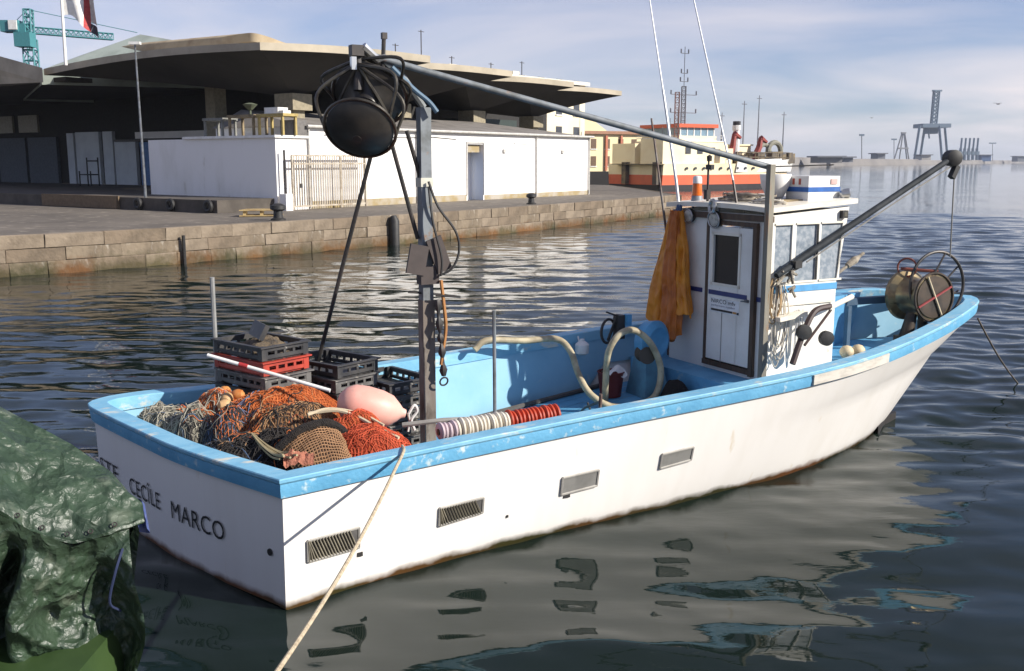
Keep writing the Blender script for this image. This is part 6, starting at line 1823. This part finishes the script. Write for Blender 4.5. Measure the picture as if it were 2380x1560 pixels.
# bar of white and red ring floats along the starboard rail
fb_ = Thing('ring_float_bar', 'bar threaded with white and red ring floats lying inside the starboard rail', 'floats', (2.1, -1.32, 0.95), 'boat')
fa, fe = Vector((1.30, -1.18, 1.10)), Vector((2.80, -1.30, 1.02))
fc, fd = Vector((1.54, -1.36, 1.075)), Vector((2.72, -1.40, 1.10))
mb = MB(); mb.tube([Vector((1.30, -1.14, 1.12)), Vector((1.62, -1.30, 1.16)), Vector((1.85, -1.34, 1.15))], 0.022, 8); fb_.part('bar', mb, M('bar_grey', (0.30, 0.28, 0.25), 0.6), smooth=True)
mb = MB(); mb.tube([fc, fd + (fd - fc).normalized() * 0.04], 0.03, 8); fb_.part('core', mb, dark_metal)
NR = 30
ring_dir = (fd - fc).normalized()
wr_m = M('ring_white', (0.70, 0.66, 0.58), 0.6, col2=(0.58, 0.52, 0.42), scale=5); rr_m = M('ring_red', (0.52, 0.060, 0.020), 0.55, col2=(0.40, 0.05, 0.02), scale=5); pk_m = M('ring_pinkish', (0.58, 0.46, 0.48), 0.6)
meshes = {}
for nm, m in (('w', wr_m), ('r', rr_m), ('p', pk_m)):
    b = MB(); b.lathe((0, 0, 0), (1, 0, 0), [(0, 0.03), (0.003, 0.078), (0.010, 0.088), (0.022, 0.088), (0.029, 0.078), (0.032, 0.03)], 18)
    me = b.mesh('ring', smooth=True); me.materials.append(m); meshes[nm] = me
qrot = Vector((1, 0, 0)).rotation_difference(ring_dir).to_euler()
for k in range(NR):
    c = fc.lerp(fd, (k + 0.2) / NR)
    kind_ = 'p' if k < 4 else ('w' if k < 17 else 'r')
    s_ = (0.82 if k < 4 else 1.0) * (1 + 0.05 * math.sin(k * 2.7))
    fb_.inst('ring', meshes[kind_], loc=(c.x - fb_.o[0], c.y - fb_.o[1] + 0.006 * math.sin(k * 1.9), c.z - fb_.o[2] + 0.005 * math.cos(k * 2.2)), rot=(qrot.x, qrot.y + 0.06 * math.sin(k * 1.3), qrot.z + 0.07 * math.cos(k * 2.1)), scale=(1.15, s_ * 1.12, s_ * 1.12))
# hose
mb = MB()
hp = [(3.25, 1.35, 1.20), (3.42, 1.34, 1.30), (3.9, 1.30, 1.26), (4.30, 1.22, 1.26), (4.42, 1.08, 1.12), (4.44, 0.92, 0.86), (4.46, 0.68, 0.66), (4.66, 0.52, 0.52), (4.98, 0.46, 0.52), (5.25, 0.46, 0.60), (5.34, 0.48, 0.90), (5.21, 0.50, 1.22), (4.98, 0.52, 1.41), (4.78, 0.54, 1.39), (4.66, 0.58, 1.22), (4.67, 0.66, 1.0), (4.75, 0.80, 0.52)]
mb.tube(cr(hp, 8), 0.040, 10)
solo('deck_hose', mb, M('hose_beige', (0.50, 0.43, 0.28), 0.6, col2=(0.30, 0.25, 0.16), scale=6), 'thick beige hose looping from the port rail over the deck to the winch', 'hose', 'boat', smooth=True)
mb = MB(); mb.tube(cr([(3.58, -0.84, 1.0), (3.85, -0.1, 0.72), (4.05, 0.25, 0.50), (4.3, 0.45, 0.52), (4.3, 0.5, 0.62)], 6), 0.014, 6)
solo('black_hook', mb, black, 'thin black bent rod lying on the blue deck near the ring floats', 'rod', 'boat', smooth=True)
# red bucket with white rag
bk = Thing('red_bucket', 'dark red bucket with a white rag on its rim beside the winch', 'bucket', (4.98, 1.02, 0.51), 'boat')
mb = MB(); mb.lathe((4.98, 1.02, 0.51), (0, 0, 1), [(0, 0.0), (0.001, 0.13), (0.30, 0.165), (0.31, 0.175), (0.32, 0.165), (0.30, 0.155), (0.02, 0.12), (0.015, 0)], 24); bk.part('pail', mb, M('bucket_red', (0.16, 0.022, 0.016), 0.5), smooth=True, angle=40)
mb = MB(); mb.grid(lambda u, w: (4.86 + 0.26 * u, 0.86 + 0.22 * w, 0.86 + 0.05 * math.sin(u * 6) * math.cos(w * 5) - 0.05 * (2 * w - 1) ** 2), 12, 12); bk.part('rag', mb, white_paint, smooth=True)
mb = MB(); mb.lathe((4.82, 1.44, 0.98), (0, 0, 1), [(0, 0.05), (0.02, 0.085), (0.13, 0.09), (0.16, 0.06), (0.18, 0.03), (0.20, 0.03), (0.20, 0)], 16); mb.tube([(4.82, 1.5, 1.12), (4.82, 1.54, 1.2)], 0.012, 5)
solo('white_jug', mb, white_paint, 'small white canister hung on the port bulwark next to the winch', 'canister', 'boat', smooth=True, angle=40)
mb = mound(5.44, 0.30, 0.20, 0.26, 0.2, 0.54, 0.30, 31.0, 0.04, 0.05, 50, 18)
solo('dark_net_wad', mb, black_m, 'wad of black net on deck before the wheelhouse door', 'net', 'boat', smooth=True, angle=80)
# oilskins hanging from the roof corner
def oil_leg(yt, yb, x0, ln, wid, seed, skew):
    """one leg of the oilskin trousers, flattened tube with hanging pleats"""
    def fn(u, w):
        a = 2 * math.pi * u
        wd = (0.05 + wid * w ** 0.7)
        pl = 1 + (0.16 * math.sin(a * 4 + seed + 1.2 * w) + 0.14 * math.sin(a * 7 + 2.2 * seed - 1.5 * w)) * min(1, w * 2.5)
        cre = fbm((math.cos(a) * 1.3 + seed, math.sin(a) * 1.3, w * 7), 3)
        yc = yt + (yb - yt) * w + 0.015 * math.sin(w * 9 + seed)
        x = x0 - 0.04 * w + (0.05 + 0.05 * w) * math.cos(a) * pl + 0.025 * cre
        y = yc + wd * math.sin(a) * pl + 0.018 * cre
        z = 2.80 - ln * w + (skew * math.sin(a) + 0.03 * math.sin(3 * a + seed)) * w + 0.012 * cre
        return (x, y, z)
    return fn
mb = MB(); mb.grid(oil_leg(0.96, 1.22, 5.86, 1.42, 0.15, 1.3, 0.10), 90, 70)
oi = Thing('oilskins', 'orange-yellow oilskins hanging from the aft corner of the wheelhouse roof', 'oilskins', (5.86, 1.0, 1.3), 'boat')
oi.part('garment', mb, M('oilskin_lit_orange', (0.70, 0.25, 0.010), 0.45, col2=(0.58, 0.19, 0.010), scale=4, bump=0.2, bscale=14), smooth=True, angle=80)  # highlight put into the orange of this piece
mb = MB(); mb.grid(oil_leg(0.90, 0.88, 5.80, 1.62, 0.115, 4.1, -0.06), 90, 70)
oi.part('trouser_leg', mb, M('oilskin_shaded_brown', (0.54, 0.15, 0.012), 0.5, col2=(0.40, 0.10, 0.012), scale=4), smooth=True, angle=80)  # darker brown paints the shaded part of the oilskins
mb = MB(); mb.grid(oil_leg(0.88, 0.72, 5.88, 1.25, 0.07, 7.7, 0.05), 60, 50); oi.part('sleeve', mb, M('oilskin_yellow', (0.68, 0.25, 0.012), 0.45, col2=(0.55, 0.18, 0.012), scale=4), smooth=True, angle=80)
mb = MB(); mb.tube([(5.90, 0.92, 2.86), (5.86, 0.90, 2.74)], [0.035, 0.05], 8); mb.tube(cr([(5.83, 0.92, 2.80), (5.77, 0.90, 2.6), (5.77, 0.95, 2.35)], 5), 0.018, 6); oi.part('strap', mb, M('blue_strap', (0.05, 0.09, 0.17), 0.7), smooth=True)
# rope pile on the roof
def pile(name, label, cx, cy, z, n, r, m, seed, frame='boat', rr=0.011):
    rd = random.Random(seed); mb = MB()
    for k in range(n):
        a0 = rd.uniform(0, 6.28); pts = []
        R1 = r * rd.uniform(0.6, 1.15); ox, oy = rd.uniform(-.06, .06), rd.uniform(-.12, .12); e = rd.uniform(1.0, 1.7)
        for i in range(15):
            a = a0 + i * 0.44
            pts.append((cx + ox + R1 * 0.7 * math.cos(a), cy + oy + R1 * e * math.sin(a), z + rr + 0.012 * k * 0.6 + 0.018 * rd.random()))
        mb.tube(cr(pts, 3), rr, 5)
    return solo(name, mb, m, label, 'rope', frame, smooth=True)
pile('rope_coil', 'heap of grey rope coils on the wheelhouse roof', 6.30, 0.22, 2.905, 13, 0.22, M('rope_grey', (0.36, 0.31, 0.24), 0.9, col2=(0.20, 0.17, 0.13), scale=12), 4)
pile('rope_coil', 'small pale rope coil at the starboard edge of the wheelhouse roof', 6.22, -0.28, 2.90, 7, 0.13, M('rope_pale', (0.58, 0.53, 0.44), 0.9), 9)
mb = MB(); mb.box((6.55, -0.05, 2.935), (0.5, 0.62, 0.05)); 
solo('roof_board', mb, tr_m, 'weathered wooden board lying on the wheelhouse roof', 'board', 'boat')
# raft canister and white tub
rb = Thing('life_raft_box', 'white life raft box with a blue band on the wheelhouse roof', 'life raft', (6.95, -0.28, 2.95), 'boat')
mb = MB(); mb.box((6.95, -0.26, 3.085), (0.50, 0.36, 0.29)); rb.part('box_shell', mb, white_paint)
mb = MB(); mb.box((6.95, -0.26, 3.075), (0.512, 0.372, 0.055)); rb.part('blue_band', mb, M('band_blue', (0.03, 0.13, 0.42), 0.4))
mb = MB(); mb.box((6.95, -0.26, 2.933), (0.38, 0.28, 0.024)); rb.part('cradle', mb, tr_m)
for k in range(2):
    mb = MB(); mb.box((6.7 + 0.0, -0.20 - 0.10 * k, 3.165), (0.014, 0.03, 0.07)); rb.part('red_mark', mb, M('mark_red', (0.42, 0.08, 0.05), 0.5))
mb = MB(); mb.box((7.10, -0.443, 3.165), (0.10, 0.014, 0.06)); rb.part('red_mark', mb, M('mark_pale_red', (0.65, 0.40, 0.36), 0.5))
mb = MB(); mb.lathe((6.58, -0.02, 2.965), (0, 0, 1), [(0, 0.07), (0.01, 0.10), (0.15, 0.165), (0.27, 0.185), (0.285, 0.18), (0.27, 0.16), (0.02, 0.08), (0.015, 0)], 28)
solo('white_tub', mb, white_paint, 'white tapered tub on the wheelhouse roof beside the life raft box', 'tub', 'boat', smooth=True, angle=40)
# ropes hung on the starboard side of the wheelhouse
def hang(label, x, ztop, drop, wd, m, seed, n=5):
    rd = random.Random(seed); mb = MB()
    for k in range(n):
        w = wd * rd.uniform(0.5, 1.1); d = drop * rd.uniform(0.7, 1.05); ox = rd.uniform(-0.03, 0.03); oy = rd.uniform(-0.02, 0.02)
        pts = [(x - 0.02 + ox, -0.66 + oy, ztop), (x - w / 2 + ox, -0.68 + oy, ztop - d * 0.35), (x - w * 0.45 + ox, -0.67 + oy, ztop - d * 0.8), (x + ox, -0.67 + oy, ztop - d), (x + w * 0.45 + ox, -0.68 + oy, ztop - d * 0.75), (x + w / 2 + ox, -0.68 + oy, ztop - d * 0.35), (x + 0.03 + ox, -0.66 + oy, ztop)]
        mb.tube(cr(pts, 5), 0.0075, 5)
    solo('hanging_rope', mb, m, label, 'rope', 'boat', 'ropes hanging on the wheelhouse side', smooth=True)
hang('bunch of tan rope hanging beside the gallows post', 6.03, 2.10, 0.5, 0.16, M('rope_tan', (0.40, 0.27, 0.14), 0.9), 2, 6)
hang('long loops of white rope hanging down the wheelhouse side', 6.12, 2.02, 0.92, 0.18, MATS['rope_pale'], 5, 6)
hang('short blue and white rope tail hanging from the side shelf', 6.42, 1.72, 0.62, 0.07, MATS['white_cord'], 8, 3)
mb = MB(); rd = random.Random(3)
for k in range(16):
    p = Vector((5.98 + rd.uniform(0, 0.34), -0.70 + rd.uniform(-0.03, 0.03), 2.10 + rd.uniform(-0.14, 0.10))); mb.tube([p, p + Vector((rd.uniform(-.1, .12), rd.uniform(-.02, .02), rd.uniform(-.14, .04)))], 0.017, 6)
solo('tackle_bundle', mb, M('tackle_dark', (0.13, 0.11, 0.09), 0.7, col2=(0.35, 0.31, 0.24), scale=15), 'tangled bundle of tackle where the dark boom meets the gallows post', 'tackle', 'boat', smooth=True)
# round floats and broom handle in the bow
fl3 = M('float_cream', (0.62, 0.50, 0.32), 0.6)
for (x, y, z, lab) in ((7.50, -0.42, 1.08, 'cream ball float on the foredeck, the one nearer the wheelhouse'), (7.72, -0.40, 1.07, 'cream ball float on the foredeck, the one nearer the bow')):
    mb = MB(); mb.lathe((x, y, z - 0.085), (0, 0, 1), [(0, 0.0), (0.015, 0.05), (0.05, 0.08), (0.085, 0.088), (0.12, 0.08), (0.155, 0.05), (0.17, 0.0)], 20); solo('ball_float', mb, fl3, lab, 'float', 'boat', 'ball floats on the foredeck', smooth=True)
br2 = Thing('boat_hook', 'weathered boat hook leaning on the port bow rail', 'boat hook', (8.0, 0.5, 1.55), 'boat')
mb = MB(); mb.tube([(7.85, 0.62, 1.62), (8.85, 0.62, 2.16)], 0.022, 8); br2.part('handle', mb, MATS['rope_grey'], smooth=True)
mb = MB(); mb.tube([(8.55, 0.62, 2.0), (8.68, 0.62, 2.07)], [0.04, 0.055], 8); mb.tube([(8.68, 0.62, 2.07), (8.78, 0.62, 2.12)], [0.055, 0.02], 8); br2.part('binding', mb, MATS['rope_grey'], smooth=True)
mb = mound(7.86, 0.66, 0.20, 0.08, 0.25, 1.52, 0.10, 41.0, 0.02, 0.03, 40, 12); 
solo('red_rag', mb, M('rag_red', (0.62, 0.09, 0.04), 0.8), 'bright red rag on the port bow rail at the foot of the boat hook', 'rag', 'boat', smooth=True, angle=80)

# mooring lines
rope_m = M('mooring_rope', (0.50, 0.42, 0.29), 0.9, col2=(0.34, 0.27, 0.18), scale=40)
s_ = Vector(b2w((1.02, -1.84, 1.10))); in_ = Vector(b2w((1.10, -1.62, 1.08)))
e_ = Vector((-1.20, 4.15, 0.93))
pts = [in_, s_] + [s_.lerp(e_, k / 10) + Vector((0, 0, -0.10 * math.sin(math.pi * k / 10))) for k in range(1, 11)]
mb = MB(); mb.tube(cr(pts, 4), 0.0135, 8)
solo('mooring_rope', mb, rope_m, 'straw-coloured mooring rope running from the starboard rail down towards the viewer', 'rope', smooth=True)
s_ = Vector(b2w((9.80, -0.52, 1.34))); e_ = Vector((7.95, 15.25, -0.05))
pts = [s_] + [s_.lerp(e_, k / 8) + Vector((0, 0, -0.06 * math.sin(math.pi * k / 8))) for k in range(1, 9)]
mb = MB(); mb.tube(cr(pts, 4), 0.012, 6)
solo('mooring_rope', mb, M('dark_rope', (0.12, 0.10, 0.08), 0.9), 'thin dark bow line slanting from the bow into the water', 'rope', smooth=True)

# ================================================================== FOREGROUND TARPAULIN on the near quay
tarp_m = M('green_tarp', (0.034, 0.060, 0.034), 0.45, col2=(0.022, 0.040, 0.023), scale=6, col3=(0.12, 0.145, 0.105), scale3=9, mix3=(0.56, 0.76), bump=0.0, spec=0.5)  # pale third colour paints sheen highlights on the sheet
nt = tarp_m.node_tree; p_ = nt.nodes['Principled BSDF']
tx_ = nt.nodes.new('ShaderNodeTexCoord')
prev_ = None
for sc_, st_ in ((5.0, 0.7), (13.0, 0.35), (31.0, 0.10)):
    nz_ = nt.nodes.new('ShaderNodeTexNoise'); nz_.inputs['Scale'].default_value = sc_ * 0.7; nz_.inputs['Detail'].default_value = 2
    nt.links.new(tx_.outputs['Object'], nz_.inputs['Vector'])
    mxv = nt.nodes.new('ShaderNodeMixRGB'); mxv.inputs['Fac'].default_value = 0.25
    nt.links.new(tx_.outputs['Object'], mxv.inputs['Color1']); nt.links.new(nz_.outputs['Color'], mxv.inputs['Color2'])
    vo_ = nt.nodes.new('ShaderNodeTexVoronoi'); vo_.feature = 'F1'; vo_.distance = 'MANHATTAN'; vo_.inputs['Scale'].default_value = sc_
    nt.links.new(mxv.outputs[0], vo_.inputs['Vector'])
    bp_ = nt.nodes.new('ShaderNodeBump'); bp_.inputs['Strength'].default_value = st_; bp_.inputs['Distance'].default_value = 0.35 / sc_
    nt.links.new(vo_.outputs['Distance'], bp_.inputs['Height'])
    if prev_ is not None: nt.links.new(prev_, bp_.inputs['Normal'])
    prev_ = bp_.outputs[0]
nt.links.new(prev_, p_.inputs['Normal'])
tp = Thing('tarpaulin', 'crumpled dark green tarpaulin draped over a box at the quay edge', 'tarpaulin', (-2.0, 4.1, 0.9))
def lerp_tab(tab, u):
    for (a, pa), (b, pb) in zip(tab[:-1], tab[1:]):
        if u <= b:
            t = (u - a) / (b - a)
            return tuple(x + (y - x) * t for x, y in zip(pa, pb))
    return tab[-1][1]
ridge = [(0, (-420, 690, 4.7)), (0.35, (-150, 870, 4.55)), (0.55, (0, 946, 4.45)), (0.8, (170, 1035, 4.4)), (0.92, (260, 1098, 4.34)), (1.0, (330, 1180, 4.3))]
brow = [(0, (-560, 1120, 3.7)), (0.35, (-260, 1130, 3.75)), (0.55, (-60, 1150, 3.85)), (0.7, (60, 1225, 3.95)), (0.82, (170, 1262, 4.02)), (0.93, (260, 1238, 4.10)), (1.0, (335, 1205, 4.2))]
def crease(p, s=1.0):
    a = 1 - abs(mnoise.noise(Vector((p.x * 3.1 * s, p.y * 3.1 * s, p.z * 3.1 * s))))
    b = 1 - abs(mnoise.noise(Vector((p.x * 7.3 * s + 5, p.y * 7.3 * s, p.z * 7.3 * s))))
    c = 1 - abs(mnoise.noise(Vector((p.x * 16 * s + 9, p.y * 16 * s, p.z * 16 * s))))
    return a * 0.6 + b * 0.3 + c * 0.14 - 0.75
def top_s(u, w):
    r = Vector(far(*lerp_tab(ridge, u))); b = Vector(far(*lerp_tab(brow, u)))
    p = r.lerp(b, w)
    p.z += 0.05 * math.sin(math.pi * w)
    c = crease(p, 1.3)
    p += Vector((0.2, -0.5, 0.8)) * c * 0.075 * (0.3 + w * 0.7)
    return p
mb = MB(); mb.grid(top_s, 120, 50)
# back slope
mb.grid(lambda u, w: Vector(far(*lerp_tab(ridge, u))) + Vector((-0.25, 0.10, -1.3)) * w + Vector((0, 0, 0.03 * math.sin(9 * u))) * w, 60, 14)
tp.part('sheet_top', mb, tarp_m, smooth=True, angle=70)
def skirt(u, w):
    uu = 0.3 + 0.70 * u
    b = Vector(far(*lerp_tab(brow, uu)))
    wv = math.sin(uu * 23) * 0.65 + math.sin(uu * 41 + 1) * 0.35
    gather = 1 - sm(0.0, 0.5, w)
    p = b + Vector((-0.10 * w - 0.05 * wv * w, -0.05 + 0.15 * w + 0.17 * wv * sm(0, 0.35, w), -1.0 * w))
    p.x += 0.05 * math.sin(w * 7 + uu * 11)
    c = crease(p, 1.15)
    p += Vector((0.3, -0.9, 0.25)) * c * 0.21 * sm(0.0, 0.18, w)
    return p
mb = MB(); mb.grid(skirt, 150, 80)
tp.part('sheet_skirt', mb, tarp_m, smooth=True, angle=70)
mb = MB(); mb.tube([top_s(0.30 + 0.70 * k / 60, 1.0) + Vector((0, -0.012, 0)) for k in range(61)], 0.012, 6); tp.part('hem', mb, tarp_m, smooth=True)
for k in range(9):
    c_ = top_s(0.42 + 0.065 * k, 0.955); mb = MB(); mb.torus(c_ + Vector((0, -0.02, 0.01)), (0.2, -0.75, 0.6), 0.009, 0.003, 14, 5); tp.part('eyelet', mb, dark_metal, smooth=True)
# hanging flap at the right-hand tip
def flap(u, w):
    a = Vector(far(255, 1235, 4.12)).lerp(Vector(far(332, 1196, 4.22)), u)
    p = a + Vector((-0.02 - 0.16 * (w * (1.0 - 0.2 * u)), -0.02 + 0.05 * math.sin(u * 9 + w * 3), -(0.22 + 0.10 * u) * w * 1.15))
    c = crease(p, 2.2); p += Vector((0.5, -0.8, 0.1)) * c * 0.07
    return p
mb = MB(); mb.grid(flap, 36, 40); tp.part('sheet_corner', mb, tarp_m, smooth=True, angle=70)
def blu(u, w):
    a = Vector(far(308, 1168, 4.27)); 
    p = a + Vector((0.055 * math.sin(u * 3.0) + 0.015 * w, 0.02 * math.cos(u * 8), -0.13 * w + 0.02 * math.sin(u * 6)))
    return p + Vector((0.3, -0.8, 0.1)) * crease(p, 3) * 0.04
mb = MB(); mb.grid(blu, 16, 20); tp.part('blue_corner', mb, M('blue_tarp', (0.06, 0.09, 0.25), 0.5), smooth=True, angle=70)
mb = MB(); mb.tube(cr([Vector(far(285, 1275, 4.1)), Vector(far(268, 1330, 4.05)), Vector(far(255, 1400, 4.05)), Vector(far(280, 1420, 4.1))], 6), 0.006, 6); tp.part('lashing_cord', mb, M('blue_cord', (0.02, 0.03, 0.08), 0.6), smooth=True)
gb = Thing('green_box', 'dull green plastic box standing under the tarpaulin at the quay edge', 'box', (-1.8, 4.2, 0.9))
p = Vector(far(285, 1430, 4.28))
mb = MB(); mb.box((p.x - 0.45, 4.02, (0.9 + p.z - 0.02) / 2), (0.9, 0.52, p.z - 0.02 - 0.9)); gb.part('box_body', mb, M('box_green', (0.040, 0.075, 0.022), 0.5, col2=(0.03, 0.06, 0.018), scale=4))
mb = MB(); mb.tube([(p.x - 0.03, 3.753, 0.9), (p.x - 0.03, 3.753, p.z - 0.03)], 0.010, 6); gb.part('corner_rib', mb, MATS['box_green'], smooth=True)

# ================================================================== GULLS
gull_m = M('gull_grey', (0.20, 0.20, 0.21), 0.8)
def gull(u, v, Y, s, lab, lift):
    c = Vector(far(u, v, Y)); th = Thing('gull', lab, 'bird', tuple(c))
    mb = MB(); mb.lathe(c + Vector((-0.3 * s, 0, 0)), (1, 0, 0), [(0, 0.0), (0.08 * s, 0.05 * s), (0.25 * s, 0.08 * s), (0.45 * s, 0.06 * s), (0.55 * s, 0.045 * s), (0.62 * s, 0.0)], 10); th.part('body', mb, gull_m, smooth=True)
    for sd in (-1, 1):
        mb = MB(); mb.grid(lambda a, b: (c.x + (-0.10 + 0.22 * b) * s + 0.55 * s * sd * a, c.y + 0.3 * s * a, c.z + 0.04 * s + lift * s * math.sin(a * 2.2) * 0.5 + 0.012 * s * math.sin(b * 3.14)), 8, 4)
        mb.grid(lambda a, b: (c.x + (-0.10 + 0.22 * b) * s + 0.55 * s * sd * a, c.y + 0.3 * s * a, c.z + 0.02 * s + lift * s * math.sin(a * 2.2) * 0.5), 8, 4)
        th.part('wing', mb, gull_m, smooth=True, angle=80)
gull(2320, 242, 90, 0.62, 'small dark gull gliding high at the right', 0.25)
gull(2026, 274, 120, 0.5, 'tiny gull far off above the breakwater', 0.03)

# ================================================================== HAZE over the harbour
mb = MB(); mb.box((0, 0, 53.0), (14800, 14800, 112.0))
hz_m = bpy.data.materials.new('haze_air'); hz_m.use_nodes = True
hn = hz_m.node_tree; hn.nodes.clear()
ho = hn.nodes.new('ShaderNodeOutputMaterial'); hv = hn.nodes.new('ShaderNodeVolumePrincipled')
hv.inputs['Color'].default_value = (0.80, 0.87, 1.0, 1)
hv.inputs['Density'].default_value = 0.00013
hv.inputs['Anisotropy'].default_value = 0.0
hn.links.new(hv.outputs[0], ho.inputs['Volume'])
hz = solo('haze', mb, hz_m, None, None, kind='stuff')
